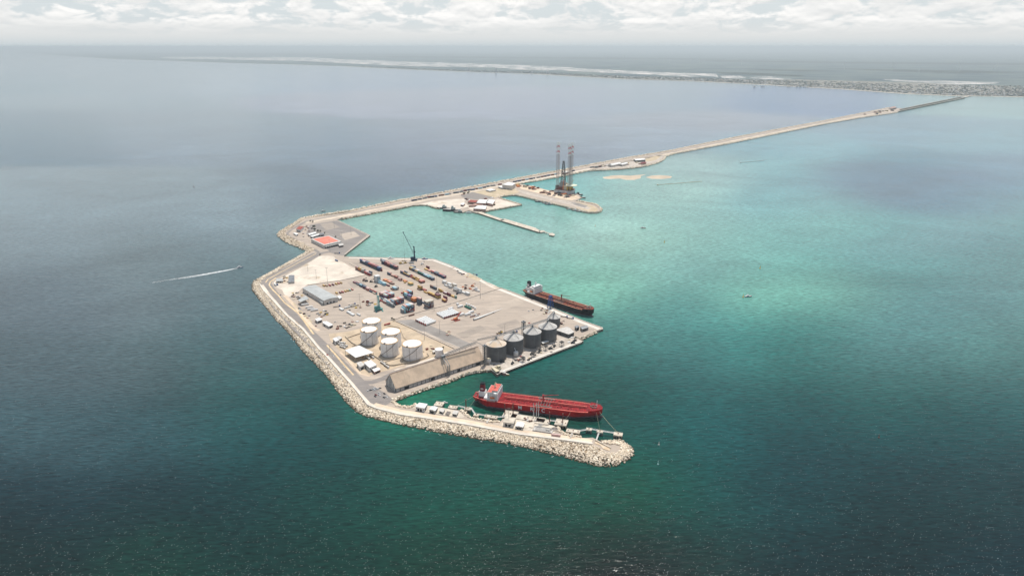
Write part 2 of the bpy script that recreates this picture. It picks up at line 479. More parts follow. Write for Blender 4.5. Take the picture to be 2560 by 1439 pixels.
ASPH2 = mat('dark_asphalt', (0.31, 0.28, 0.255), 0.9, var=0.1, scale=0.03)
SAND = mat('pale_sand', (0.72, 0.63, 0.53), 0.95, var=0.08, scale=0.03, stain=((0.52, 0.42, 0.31), 0.02, 0.56))
BANK = mat('sandbank_sand', (0.60, 0.49, 0.37), 0.95, var=0.1, scale=0.02)
EARTH = mat('tan_earth', (0.74, 0.58, 0.43), 0.95, var=0.1, scale=0.03, stain=((0.50, 0.42, 0.26), 0.03, 0.60))
BEIGE = mat('beige_ground', (0.56, 0.445, 0.32), 0.95, var=0.08, scale=0.05, stain=((0.47, 0.37, 0.27), 0.03, 0.55))
SANDY = mat('sandy_fill', (0.66, 0.555, 0.44), 0.95, var=0.1, scale=0.02)
WHITEC = mat('white_concrete', (0.74, 0.68, 0.60), 0.85, var=0.06, scale=0.1)
OLDC = mat('weathered_concrete', (0.56, 0.49, 0.42), 0.9, var=0.12, scale=0.12)
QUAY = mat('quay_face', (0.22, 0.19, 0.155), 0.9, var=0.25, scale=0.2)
SCRUB = mat('dry_scrub', (0.46, 0.38, 0.25), 0.95, col2=(0.62, 0.50, 0.36), scale=0.05)
YEL = mat('ochre_paint', (0.74, 0.56, 0.34), 0.8, var=0.1, scale=0.1)

# ================================================================== LAND OF THE PORT
def land(name, px, z=ZL, m=None, zb=-3.0):
    mb = MB(); mb.prism(GP(px, z), zb, z); return struct(name, mb, m or CONC)
def sheet(name, px, m, dz=0.03, z=ZL):
    mb = MB(); mb.sheet(GP(px, z+dz), z+dz); return struct(name, mb, m)
def band(name, px, width, m, dz=0.06, z=ZL, thick=0):
    mb = MB(); mb.strip(GP(px, z), width, z+dz, thick); return struct(name, mb, m)

CREST_W = [(787,624),(740,650),(700,673),(672,690),(652,703),(650,713),(660,730),(672,742),(715,790),(757,826),(796,873),(816,893),(848,930),(877,962),(909,1000),(919,1014),(939,1023),(1000,1039),(1083,1051),(1166,1064),(1300,1089),(1395,1101),(1440,1107),(1482,1113),(1500,1122),(1520,1133),(1540,1133),(1553,1125),(1552,1115),(1540,1110),(1525,1110)]
main = CREST_W + [(1500,1102),(1482,1093),(1452,1094),(1410,1087),(1396,1079),(1393,1068),(1380,1062),(1363,1059),(1330,1050),(1290,1043),(1257,1046),(1249,1055),(1230,1056),(1191,1049),(1169,1043),(1160,1032),(1150,1025),(1134,1023),(1095,1017),(1069,1015),(1041,1012),(1023,1021),(994,1016),(978,1005),(982,998),(1022,982),(1078,964),(1133,945),(1162,932),(1195,926),(1227,923),(1244,936),(1252,930),(1458,852),(1446,846),(1489,828),(1507,822),(1505,818),(1460,802),(1380,769),(1309,740),(1267,724),(1234,714),(1200,696),(1129,663),(1084,647),(1059,646),(860,641),(861,637),(925,588),(842,549),(852,546),(940,530),(1000,520),(1040,512),(1069,512),(1083,517),(1098,518),(1118,513),(1136,519),(1150,526),(1157,530.5),(1172,526),(1191,532),(1216,527),(1303,512),(1244,494),(1256,490),(1289,487),(1339,499),(1400,513),(1450,526),(1469,531),(1492,531),(1500,528),(1502,523),(1489,512),(1444,503),(1439,502),(1456,493),(1444,485),(1395,478),(1370,476),(1334,465),(1297,459),(1341,451),(1394,442),(1431,434),(1477,424),(1549,423),(1604,417),(1654,403),(1665,387),(1728,375),(1840,354),(2060,309),(2152,293),(2245,280),(2255,271),(2222,270),(2060,303),(1840,344),(1665,380),(1574,395),(1440,420),(1395,429),(1200,465),(1000,503),(855,533),(762,546),(740,562),(710,581),(711,586),(740,600)]
land('ground', main)

# --- rubble slopes -------------------------------------------------------
ROCK = bpy.data.materials.new('armour_rock'); ROCK.use_nodes = True
def _rock():
    t = ROCK.node_tree; b = t.nodes['Principled BSDF']; b.inputs['Roughness'].default_value = 0.95
    g = N(t, 'ShaderNodeNewGeometry'); p = g.outputs['Position']
    sx = N(t, 'ShaderNodeSeparateXYZ'); L(t, p, sx.inputs[0])
    at = N(t, 'ShaderNodeAttribute'); at.attribute_name = 'rock_tone'
    col = mixc(t, at.outputs['Fac'], (0.48, 0.37, 0.25), (0.98, 0.87, 0.71))
    zz = mth(t, 'ADD', sx.outputs['Z'], mth(t, 'MULTIPLY', mth(t, 'SUBTRACT', noise(t, p, 0.25, 3.0), 0.5), 2.2))
    wet = ramp(t, zz, 0.5, 2.3)                       # dark weed and damp near the waterline
    col = mixc(t, wet, (0.13, 0.085, 0.045), col)
    L(t, col, b.inputs['Base Color'])
_rock()
def resample(P, n):
    P = [Vector((p[0], p[1])) for p in P]; d = [0.0]
    for a, b in zip(P, P[1:]): d.append(d[-1]+(b-a).length)
    out = []; k = 0
    for i in range(n):
        s = d[-1]*i/(n-1)
        while k < len(P)-2 and d[k+1] < s: k += 1
        f = (s-d[k])/max(d[k+1]-d[k], 1e-6); out.append(P[k].lerp(P[k+1], min(f, 1)))
    return out, d[-1]
def riprap(name, crest, toe, size, z0=3.9, z1=-0.6, layers=1.35, cap=9000, tone=(0.0, 1.0), label=None):
    n = max(8, len(crest)*3)
    a, la = resample(GP(crest, z0), n); b, lb = resample(GP(toe, 0), n)
    width = sum((p-q).length for p, q in zip(a, b))/n
    cnt = min(cap, int((la+lb)/2*width/(size*size)*layers))
    rng = np.random.RandomState(len(name)+int(la)); base = MB()
    secs = [[(p.x, p.y, z0-0.5) for p in a], [(p.x, p.y, z1-0.8) for p in b]]
    base.loft(secs, cap=False, closed=False)
    V = [np.array(base.v)]; F = [tuple(f) for f in base.f]; tones = [np.full(len(base.v), 0.0)]
    k = len(base.v)
    cube = np.array([(-1,-1,-1),(1,-1,-1),(1,1,-1),(-1,1,-1),(-1,-1,1),(1,-1,1),(1,1,1),(-1,1,1)], float)
    fc = np.array([(0,3,2,1),(4,5,6,7),(0,1,5,4),(1,2,6,5),(2,3,7,6),(3,0,4,7)])
    for i in range(cnt):
        s = rng.rand()*(n-1.001); j = int(s); f = s-j; tt = rng.rand()
        A = a[j].lerp(a[j+1], f); B = b[j].lerp(b[j+1], f); p = A.lerp(B, tt)
        sz = size*(0.32+0.3*rng.rand())*np.array([1, 0.75+0.4*rng.rand(), 0.7+0.3*rng.rand()])
        q = rng.randn(4); q[0] += 1.2; q /= np.linalg.norm(q); w_, x_, y_, z_ = q
        Rm = np.array([[1-2*(y_*y_+z_*z_),2*(x_*y_-z_*w_),2*(x_*z_+y_*w_)],[2*(x_*y_+z_*w_),1-2*(x_*x_+z_*z_),2*(y_*z_-x_*w_)],[2*(x_*z_-y_*w_),2*(y_*z_+x_*w_),1-2*(x_*x_+y_*y_)]])
        c = (cube*(1+0.22*rng.randn(8, 3))*sz) @ Rm.T
        zz = z0+(z1-z0)*tt + size*0.16 + rng.rand()*size*0.34
        V.append(c + np.array([p.x+rng.randn()*0.4, p.y+rng.randn()*0.4, zz]))
        F += [tuple(r) for r in (fc+k)]; k += 8
        tones.append(np.full(8, tone[0]+(tone[1]-tone[0])*rng.rand()))
    me = bpy.data.meshes.new(name); me.from_pydata(np.concatenate(V).tolist(), [], F); me.update()
    at = me.attributes.new('rock_tone', 'FLOAT', 'POINT'); at.data.foreach_set('value', np.concatenate(tones).astype(np.float32))
    me.materials.append(ROCK); o = bpy.data.objects.new(name, me); C.objects.link(o)
    return tag(o, label, None, None, 'stuff')
riprap('armour_rocks', [(877,962),(909,1000),(939,1023),(1000,1039),(1083,1051),(1166,1064),(1300,1089),(1395,1101),(1440,1107),(1482,1113)],
       [(845,980),(868,1008),(900,1037),(947,1049),(1000,1062),(1072,1076),(1144,1089),(1228,1103),(1316,1119),(1394,1139),(1450,1154),(1478,1163)], 1.8, cap=17000, tone=(0.3, 1.0), label='pale stone blocks on the seaward slope of the near breakwater')
riprap('armour_rocks', [(1470,1111),(1482,1113),(1500,1122),(1520,1133),(1540,1133),(1553,1125),(1552,1115),(1540,1110),(1525,1110),(1506,1106)],
       [(1468,1158),(1495,1167),(1522,1168),(1550,1162),(1572,1150),(1584,1136),(1584,1122),(1572,1110),(1552,1099),(1528,1101),(1504,1101)], 1.95, cap=10000, tone=(0.3, 1.0), label='pale stone blocks round the head of the near breakwater')
riprap('armour_rocks', [(652,703),(650,713),(660,730),(672,742),(715,790),(757,826),(796,873),(816,893),(848,930),(877,962)],
       [(634,703),(629,713),(631,728),(660,762),(691,802),(722,832),(757,879),(782,905),(816,939),(845,980)], 1.95, cap=14000, tone=(0.2, 1.0), label='stone blocks on the long western slope')
riprap('armour_rocks', [(787,624),(740,650),(700,673),(672,690),(652,703)], [(781,622),(735,648),(694,671),(664,688),(634,703)], 3.0, tone=(0.3, 0.9), label='narrow rock edge beside the curved approach road')
riprap('armour_rocks', [(762,546),(740,562),(710,581),(711,586),(740,600),(787,624)], [(754,545),(730,560),(697,580),(692,590),(715,607),(768,630)], 3.2, tone=(0.1, 0.8), label='rough brown rocks round the western platform')
riprap('armour_rocks', [(2222,270),(2060,303),(1840,344),(1665,380),(1574,395),(1440,420),(1395,429),(1200,465),(1000,503),(855,533),(762,546)],
       [(2222,268.6),(2060,301.5),(1840,342),(1665,378),(1574,392.5),(1440,417),(1395,426),(1200,462),(1000,499.5),(855,529.5),(756,544)], 3.6, cap=5000, tone=(0.55, 1.0), label='rock edge on the open-sea side of the causeway')
riprap('armour_rocks', [(852,546),(940,530),(1000,520),(1040,512),(1069,512),(1083,518),(1100,521)], [(855,550),(942,533.5),(1002,523),(1040,515),(1069,515),(1082,521),(1099,524)], 3.5, tone=(0.2, 0.9), label='rock edge on the inner side of the causeway near the docks')
riprap('armour_rocks', [(1289,460),(1341,451),(1394,442),(1431,434),(1477,424),(1549,423),(1604,417),(1654,403),(1665,387),(1728,375),(1840,354),(2060,309),(2152,293),(2245,280)],
       [(1292,462),(1341,454),(1394,445),(1431,437),(1477,427),(1549,425.5),(1605,419.5),(1657,405),(1668,389),(1728,378),(1840,357),(2060,311.5),(2152,295.5),(2245,282)], 3.8, cap=4500, tone=(0.5, 1.0), label='rock edge on the lagoon side of the causeway')
riprap('armour_rocks', [(978,1005),(982,998),(1022,982),(1078,964),(1133,945),(1162,932),(1195,926),(1227,923)],
       [(990,1009),(992,1003),(1026,989),(1082,971),(1137,952),(1166,939),(1196,931),(1228,931)], 2.6, tone=(0.2, 0.95), label='tumbled rocks below the long shed')
riprap('armour_rocks', [(1452,1094),(1410,1087),(1396,1079),(1393,1068)], [(1452,1091),(1414,1083),(1401,1075),(1398,1066)], 2.4, tone=(0.3, 1), label='small rocks behind the pump pad')
riprap('armour_rocks', [(1249,1055),(1230,1056),(1191,1049),(1169,1043),(1160,1032),(1150,1025)], [(1247,1052),(1230,1053),(1192,1046),(1172,1039),(1164,1029),(1153,1022)], 2.4, tone=(0.3, 1), label='small rocks between the two breakwater pads')
riprap('armour_rocks', [(1041,1012),(1023,1021),(994,1016),(978,1005)], [(1039,1008),(1024,1017),(997,1012),(985,1003)], 2.4, tone=(0.3, 1), label='small rocks at the head of the green cove')
riprap('armour_rocks', [(1446,846),(1489,828)], [(1456,850),(1494,833)], 2.4, tone=(0.3, 0.9), label='rock apron between the two quay corners')
riprap('armour_rocks', [(1191,532),(1216,527),(1303,512)], [(1192,535),(1217,530),(1305,514)], 3.0, tone=(0.2, 0.8), label='rock edge of the shipyard point')
riprap('armour_rocks', [(1303,512),(1244,494),(1256,490),(1289,487),(1339,499),(1400,513),(1450,526),(1469,531),(1492,531),(1500,528),(1502,523),(1489,512),(1444,503)],
       [(1306,513),(1245,496),(1256,492),(1289,489),(1338,501),(1400,515.5),(1450,528.5),(1468,533.5),(1493,533.5),(1504,529),(1506,523),(1491,510.5),(1444,501)], 3.2, cap=2500, tone=(0.2, 0.9), label='rock edge round the fishing basin and its long spit')

# --- quay faces ----------------------------------------------------------
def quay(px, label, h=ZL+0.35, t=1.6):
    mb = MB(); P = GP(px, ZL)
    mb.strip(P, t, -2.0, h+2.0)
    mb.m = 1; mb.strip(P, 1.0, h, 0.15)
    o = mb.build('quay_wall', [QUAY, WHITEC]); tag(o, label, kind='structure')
quay([(860,641),(1059,646),(1084,647)], 'concrete quay edge beside the blue crane')
quay([(1084,647),(1129,663),(1200,696),(1234,714),(1267,724),(1309,740),(1380,769),(1460,802),(1505,818),(1507,822),(1489,827)], 'long concrete quay edge beside the black tanker')
quay([(1227,923),(1244,936),(1252,930),(1458,852)], 'dark edge of the grain quay')
quay([(861,637),(925,588)], 'ribbed quay face of the western platform')
quay([(925,588),(842,549)], 'pale edge of the western platform')
quay([(1040,512),(985,522)], 'low wharf edge on the causeway')

# --- ground cover of the main yard --------------------------------------
sheet('sand_lot', [(797,640),(819,638.5),(834,640),(841,649),(858,655),(872,664),(912,683),(909,688),(851,700),(769,711),(756,720),(741,733),(722,742),(710,735),(706,725),(682,713),(688,699),(708,690),(745,671)], SAND)
sheet('tank_yard_ground', [(822,834),(870,828),(985,800),(992,803),(1060,836),(1134,870),(1085,893),(1000,915),(984,921),(920,938),(897,932),(880,915),(826,850)], BEIGE)
sheet('dark_pavement', [(990,802),(1028,798),(1060,806),(1110,828),(1180,860),(1150,868),(1060,830)], ASPH2, 0.05)
sheet('truck_yard_pavement', [(726,742),(760,742),(800,765),(830,792),(870,822),(822,832),(800,815),(760,776)], CONC, 0.04)
sheet('platform_pavement', [(775,562),(842,551),(918,587),(862,633),(826,630),(792,600),(765,585)], ASPH, 0.04)
sheet('car_park', [(886,975),(930,962),(968,985),(984,1000),(960,1015),(920,1005),(905,990)], ASPH, 0.04)
sheet('apron_pavement', [(1000,800),(1240,724),(1262,727),(1500,818),(1420,815),(1340,795),(1190,850),(1150,862)], CONC, 0.04)
sheet('grain_quay_pavement', [(1232,922),(1246,933),(1254,927),(1452,851),(1440,845),(1400,835),(1300,875),(1215,905)], OLDC, 0.05)
band('quay_apron', [(1084,650),(1129,667),(1200,700),(1234,718),(1262,728),(1305,745),(1378,774),(1456,806),(1498,822)], 9.0, WHITEC, 0.07)
band('quay_apron', [(872,644),(1059,649),(1084,650)], 7.0, WHITEC, 0.07)
band('quay_apron', [(1256,928),(1452,853)], 7.0, WHITEC, 0.09)
sheet('scrub_patch', [(1172,681),(1205,697),(1196,703),(1160,688)], SCRUB, 0.08)
sheet('white_patch', [(1204,702),(1222,706),(1240,714),(1252,722),(1235,722),(1215,712)], SAND, 0.08)
# repairs, worn lanes and painted lines on the paving
PATCH = [paving('patch_dark', (0.41, 0.34, 0.28), (0.37, 0.31, 0.255), (0.29, 0.245, 0.21)), paving('patch_pale', (0.52, 0.43, 0.35), (0.48, 0.40, 0.325), (0.40, 0.335, 0.275))]
for k_, q_ in enumerate([[(868,705),(900,700),(915,712),(880,718)], [(905,735),(940,728),(950,742),(915,752)], [(965,700),(1000,690),(1010,697),(975,708)], [(1050,745),(1085,737),(1098,745),(1062,756)], [(1120,720),(1180,735),(1170,741),(1112,727)], [(1210,770),(1290,745),(1310,756),(1235,785)], [(1140,835),(1200,812),(1215,822),(1160,846)], [(1300,790),(1360,775),(1350,790),(1320,800)], [(880,655),(1010,655),(1012,659),(890,662)], [(870,790),(905,780),(920,792),(885,803)], [(800,560),(830,556),(850,568),(815,575)], [(850,585),(885,578),(900,590),(862,600)], [(1240,812),(1290,797),(1300,806),(1255,820)], [(1040,830),(1060,827),(1100,846),(1085,850)]]):
    sheet('paving_repair', q_, PATCH[k_ % 2], 0.10+0.01*k_)
for q_ in ([(880,700),(960,735)], [(1000,680),(1095,722)], [(1035,668),(1120,703)], [(985,710),(1055,740)], [(1140,712),(1190,735)], [(1010,795),(1235,728)], [(1000,806),(1150,868)], [(1180,850),(1420,780)], [(800,566),(905,588)], [(798,578),(870,600)]):
    band('lane_line', q_, 0.7, WHITEC if len(q_) else YEL, 0.28)
# roads
ROADL = [(795,633),(740,663),(690,686),(668,698),(661,708),(668,722),(700,764),(745,812),(800,866),(850,918),(884,952),(918,985),(940,1008)]
band('road', ROADL, 30, ASPH, 0.10)
def marks(name, px, width, m, dz): band(name, px, width, m, dz)
band('road_median', [(690,694),(676,704),(673,712),(680,722),(697,739),(712,757)], 3.0, YEL, 0.14)
band('road_median', [(712,757),(747,783),(784,835)], 3.4, YEL, 0.14)
band('road_median', [(817,862),(838,885),(860,911),(884,937)], 3.0, YEL, 0.14)
band('road_line', [(790,634),(745,657),(697,683),(670,698),(664,706)], 2.4, YEL, 0.15)
band('verge', [(712,738),(730,757),(760,792),(782,818),(797,826)], 7, EARTH, 0.15)
band('verge', [(733,756),(757,783),(780,806)], 3, SCRUB, 0.18)
band('verge', [(850,880),(870,897),(886,918),(901,934),(925,940)], 4, EARTH, 0.15)
band('road', [(884,948),(900,955),(930,955),(960,945),(990,930),(1040,914),(1092,898),(1122,886)], 13, ASPH, 0.12)
band('sand_road', [(985,925),(1040,909),(1090,893),(1120,880)], 5, SAND, 0.16)
band('crest_wall_road', [(655,712),(672,736),(715,786),(757,822),(796,869),(816,889),(848,925),(877,957),(909,995),(921,1008),(941,1017),(1000,1032),(1083,1045),(1166,1058),(1300,1082),(1395,1095),(1440,1101),(1480,1107)], 6.5, SAND, 0.2)
band('breakwater_road', [(935,1010),(1000,1027),(1083,1040),(1166,1053),(1300,1078),(1395,1090),(1440,1096),(1480,1103)], 9, EARTH, 0.12)
def wall_thing(px, label, h=1.6, t=0.9, m=None, z=ZL, cat='wall', name='wall', group=None):
    mb = MB(); mb.strip(GP(px, z), t, z, h); o = mb.build(name, m or WHITEC)
    return tag(o, label, cat, group)
wall_thing([(650,712),(660,729),(672,741),(715,789),(757,825),(796,872),(816,892),(848,929),(877,961),(909,999),(919,1013),(939,1022),(1000,1038),(1083,1050),(1166,1063),(1300,1088),(1395,1100),(1440,1106),(1482,1112)], 'long white crest wall running above the rocks of the breakwater', 2.6, 2.2)
wall_thing([(985,800),(1003,793),(1060,777),(1120,762),(1180,743),(1240,724),(1256,719)], 'low wall dividing the container yard from the open apron', 1.2, 0.8, OLDC)
wall_thing([(988,803),(1030,822),(1060,836),(1136,872)], 'low wall between the tank yard and the dark pavement', 1.4, 0.7, OLDC)
wall_thing([(798,640),(745,672),(708,691),(686,701)], 'low kerb wall along the sand lot', 0.8, 0.9, OLDC)
wall_thing([(872,658),(912,680),(911,688),(852,701),(769,713)], 'low wall closing the sand lot towards the containers', 1.0, 0.9, OLDC)
# western platform and causeway roads
band('causeway_fill', [(762,556),(790,551),(855,539),(940,523),(1000,511.5),(1060,500),(1200,473.5),(1341,447.5),(1395,438),(1440,428),(1560,404),(1665,385),(1728,373),(1840,350.5),(2060,307),(2152,290),(2240,275)], 30, SANDY, 0.05)
band('road', [(798,632),(790,626),(745,604),(722,590),(717,584),(727,575),(765,553),(790,548),(855,536.5),(940,520),(1000,508.5),(1060,497),(1200,470.5),(1341,444.5),(1395,435),(1440,426),(1560,403),(1665,383)], 9, ASPH, 0.10)
band('road', [(1665,383.5),(1728,371),(1840,348.5),(2060,305.5),(2152,288),(2240,273.5)], 9, ASPH, 0.10)
band('road', [(800,634),(826,628),(845,634),(862,637)], 16, ASPH, 0.12)
band('causeway_wall', [(762,547.5),(855,534.3),(1000,504.5),(1200,466.5),(1341,440.8),(1440,421.7),(1574,396.5),(1665,381.3),(1840,345.3),(2060,304)], 4.0, SAND, 0.4)
sheet('sand_bank_lot', [(1052,510),(1080,503),(1140,497),(1170,497),(1160,503),(1172,516),(1150,522),(1120,520),(1090,517)], SAND, 0.05)
sheet('yard_pavement', [(1150,490),(1182,480),(1230,492),(1236,496),(1190,499),(1165,496)], ASPH, 0.06)
sheet('scrub_ground', [(1182,480),(1250,470),(1290,472),(1300,480),(1285,485),(1250,489),(1238,494)], SCRUB, 0.05)
sheet('spit_road', [(1285,472),(1310,478),(1400,500),(1440,506),(1478,519),(1470,524),(1400,506),(1310,484)], OLDC, 0.06)
sheet('basin_ground', [(1300,462),(1334,468),(1395,481),(1440,488),(1450,494),(1430,501),(1400,496),(1330,479),(1300,471)], EARTH, 0.05)
sheet('spit_end_ground', [(1440,504),(1486,515),(1496,523),(1488,529),(1470,528),(1440,518)], SCRUB, 0.05)
sheet('dark_pavement', [(1425,505),(1445,507),(1470,514),(1462,519),(1440,513)], ASPH2, 0.09)
sheet('shipyard_ground', [(1170,520),(1215,503),(1245,497),(1297,511),(1218,525),(1192,529)], SAND, 0.05)
sheet('lagoon_island_ground', [(1480,421),(1560,405),(1650,388),(1660,388),(1648,402),(1600,414),(1548,420)], OLDC, 0.05)
sheet('scrub_patch', [(1605,400),(1640,390),(1652,391),(1640,400),(1622,404)], SCRUB, 0.09)
sheet('sand_strip', [(1297,458.5),(1341,449.5),(1394,440.5),(1431,432.5),(1477,422.8),(1477,420.5),(1431,429.5),(1394,437.5),(1300,455)], SAND, 0.07)

# --- sandbanks in the lagoon --------------------------------------------
def sandbank(px, label):
    P = GP(px, 0.4); c = Vector((sum(p[0] for p in P)/len(P), sum(p[1] for p in P)/len(P)))
    secs = []
    for k, z in ((1.12, -0.15), (1.0, 0.12), (0.7, 0.5), (0.3, 0.9)):
        secs.append([(c.x+(p[0]-c.x)*k, c.y+(p[1]-c.y)*k, z) for p in P])
    mb = MB(); mb.loft(secs); o = mb.build('sandbank', BANK); tag(o, label, kind='structure')
sandbank([(1509,443),(1530,439),(1552,438),(1575,439),(1600,437),(1612,436),(1600,440),(1600,445),(1585,449),(1565,449),(1550,446),(1525,447),(1513,446)], 'low wavy sandbank in the lagoon')
sandbank([(1616,443),(1630,439),(1650,438),(1668,439),(1679,441),(1675,445),(1655,447),(1630,446.5)], 'low oval sandbank in the lagoon')

# ================================================================== MAINLAND
VEG = mat('coastal_scrub_forest', (0.15, 0.185, 0.165), 0.95, col2=(0.05, 0.085, 0.105), scale=0.0011, stain=((0.17, 0.16, 0.10), 0.0005, 0.60))
coast = [(-900,125),(0,129),(168,141),(289,148),(437,153),(584,158),(705,161),(860,166),(994,173),(1196,181),(1330,185),(1431,191),(1565,198),(1720,202.5),(1901,211.6),(2103,223),(2271,235),(2392,240),(2452,240.5),(2560,242.5),(2900,250),(3600,268)]
mb = MB(); CP = GP(coast, 0.8)
mb.prism([(-149000, 88000), *[p for p in CP if 0 < p[1] < 85000], (22000, 3000), (149000, 3000), (149000, 164500), (-149000, 164500)], -1, 0.8)
struct('mainland', mb, VEG)
# dark belts of mangrove and forest
def coast_sheet(name, px, m, z): mb = MB(); mb.sheet(GP(px, z), z); struct(name, mb, m)
MANG = mat('mangrove_belt', (0.045, 0.065, 0.055), 0.95, var=0.3, scale=0.002)
SALT = bpy.data.materials.new('salt_flat'); SALT.use_nodes = True
def _salt():
    t = SALT.node_tree; b = t.nodes['Principled BSDF']; b.inputs['Roughness'].default_value = 0.95; g = N(t, 'ShaderNodeNewGeometry').outputs['Position']
    k = N(t, 'ShaderNodeMapping'); k.vector_type = 'TEXTURE'; L(t, g, k.inputs[0]); k.inputs['Rotation'].default_value = (0, 0, R(-38)); k.inputs['Scale'].default_value = (520, 210, 1)
    n_ = noise(t, k.outputs[0], 1.0, 6.0, 0.65, 0.4); c = mixc(t, ramp(t, noise(t, k.outputs[0], 3.0, 4.0), 0.3, 0.7), (0.88, 0.81, 0.76), (0.66, 0.60, 0.54))
    L(t, mixc(t, ramp(t, n_, 0.46, 0.54), c, (0.10, 0.14, 0.14)), b.inputs['Base Color'])
_salt()
BEACH = mat('beach_sand', (0.88, 0.80, 0.66), 0.95, var=0.04, scale=0.02)
coast_sheet('salt_flat', [(400,144.6),(423,142.6),(520,142.2),(620,144.2),(700,143),(780,144),(860,149),(930,150.5),(1000,154.5),(1060,155.5),(1130,158),(1250,161.5),(1330,164),(1400,167),(1450,171),(1560,177),(1650,180.5),(1720,183.5),(1790,184.5),(1797,194),(1720,192),(1640,187.5),(1560,184.5),(1450,178.5),(1380,176.5),(1280,174),(1260,170),(1150,167.5),(1060,167),(960,163),(860,158.5),(760,153),(640,151),(520,148),(440,147.5)], SALT, 3)
coast_sheet('salt_flat', [(1800,190.5),(1850,189.5),(1866,194),(1848,196.5),(1806,195)], SALT, 3)
coast_sheet('salt_flat', [(1872,193),(1912,191.3),(1960,194.5),(1986,198),(1950,199),(1880,196)], SALT, 3)
coast_sheet('salt_flat', [(2208,198.8),(2240,198.5),(2310,202),(2380,203),(2440,205),(2505,203.5),(2490,209.5),(2400,211.5),(2350,209.5),(2280,205),(2230,202)], SALT, 3)
coast_sheet('salt_flat', [(2270,209),(2340,211),(2420,213),(2400,216),(2330,214)], SALT, 3)
for q in ([(1720,150),(2200,156),(2560,158),(2900,160),(2560,163),(2200,160),(1800,154)], [(900,140),(1500,144),(2000,150),(1500,148),(1000,144)], [(1790,180),(1900,183),(2010,189),(2000,192),(1900,188),(1800,184)], [(2060,171),(2500,178),(2560,182),(2400,184),(2200,177)], [(300,133),(900,135),(1400,137),(900,138),(400,136)], [(1850,173),(2000,175),(2100,178),(2000,179.5),(1900,176)]):
    coast_sheet('mangrove_belt', q, MANG, 2)
mb = MB(); mb.strip([p for p in GP(coast, 1.6)[1:-1]], 62, 1.6); struct('beach', mb, BEACH)
# built-up ground behind the beach
TOWN = mat('town_ground', (0.42, 0.38, 0.33), 0.95, col2=(0.09, 0.10, 0.07), scale=0.012, stain=((0.62, 0.57, 0.50), 0.01, 0.62))
coast_sheet('town_ground', [(1330,184),(1431,190),(1565,197),(1720,201.5),(1901,210.6),(2103,222),(2271,233.8),(2392,238.8),(2452,239),(2560,241),(3000,251),(3000,226),(2560,222),(2500,214),(2400,213),(2300,207),(2150,203),(2000,199),(1900,200),(1760,197),(1600,193),(1450,187)], TOWN, 3.5)
# ================================================================== OBJECT MATERIALS
M = {}
M['white'] = mat('white_paint', (0.80, 0.79, 0.77), 0.5, var=0.04, scale=0.3)
M['roofwhite'] = mat('white_roof_sheet', (0.80, 0.79, 0.76), 0.6, var=0.04, scale=0.1)
M['tankwall'] = mat('tank_white_paint', (0.82, 0.81, 0.80), 0.5, var=0.05, scale=0.15, stripes=((0, 0, 1), 2.6, 0.16), stain=((0.70, 0.63, 0.55), 0.05, 0.60))
M['tankrim'] = mat('rusty_cream_rim', (0.70, 0.49, 0.28), 0.7, var=0.2, scale=0.3)
M['dark'] = mat('dark_steel', (0.06, 0.06, 0.065), 0.6, var=0.2, scale=0.5)
M['black'] = mat('black_paint', (0.012, 0.013, 0.018), 0.5, var=0.2, scale=0.3)
M['window'] = mat('window_glass', (0.03, 0.035, 0.045), 0.15, var=0.1)
M['galv'] = mat('galvanised_steel', (0.27, 0.28, 0.29), 0.45, 0.5, var=0.15, scale=0.2)
M['silo'] = mat('corrugated_silo_steel', (0.135, 0.137, 0.14), 0.5, 0.0, var=0.10, scale=0.12, stripes=((0, 0, 1), 3.0, 0.30))
M['siloroof'] = mat('silo_roof_steel', (0.58, 0.55, 0.51), 0.7, 0.0, var=0.08, scale=0.15, stain=((0.50, 0.47, 0.43), 0.2, 0.6))
M['siloroofdust'] = mat('grain_dusted_roof', (0.74, 0.53, 0.33), 0.7, 0.0, col2=(0.68, 0.62, 0.55), scale=0.09)
M['tanroof'] = mat('tan_sheet_roof', (0.66, 0.50, 0.365), 0.75, var=0.08, scale=0.07, stripes=((math.cos(R(34)), math.sin(R(34)), 0), 7.5, 0.05), stain=((0.57, 0.44, 0.32), 0.05, 0.58))
M['greywall'] = mat('grey_panel_wall', (0.50, 0.48, 0.46), 0.8, var=0.14, scale=0.12)
M['greyroof'] = mat('grey_sheet_roof', (0.47, 0.48, 0.47), 0.6, var=0.06, scale=0.06, stripes=((math.cos(A_AX), math.sin(A_AX), 0), 6.0, 0.08))
M['red'] = mat('tanker_red_paint', (0.50, 0.010, 0.014), 0.42, var=0.12, scale=0.12)
M['reddeck'] = mat('tanker_red_deck', (0.36, 0.012, 0.016), 0.6, col2=(0.13, 0.006, 0.010), scale=0.3)
M['pinkdeck'] = mat('worn_pink_walkway', (0.66, 0.16, 0.125), 0.7, var=0.18, scale=0.5)
M['boottop'] = mat('faded_hull_bottom', (0.15, 0.10, 0.11), 0.7, var=0.25, scale=0.2)
M['maroon'] = mat('maroon_paint', (0.20, 0.02, 0.028), 0.55, var=0.15, scale=0.3)
M['rust'] = mat('rusty_deck', (0.24, 0.062, 0.035), 0.8, col2=(0.09, 0.03, 0.025), scale=0.2, stain=((0.42, 0.20, 0.12), 0.25, 0.62))
M['rustlight'] = mat('pale_rust_edge', (0.56, 0.28, 0.18), 0.8, var=0.2, scale=0.4)
M['orange'] = mat('orange_paint', (0.72, 0.20, 0.05), 0.5, var=0.08)
M['cream'] = mat('cream_paint', (0.66, 0.58, 0.42), 0.6, var=0.08, scale=0.2)
M['teal'] = mat('teal_crane_paint', (0.10, 0.30, 0.29), 0.5, var=0.12, scale=0.4)
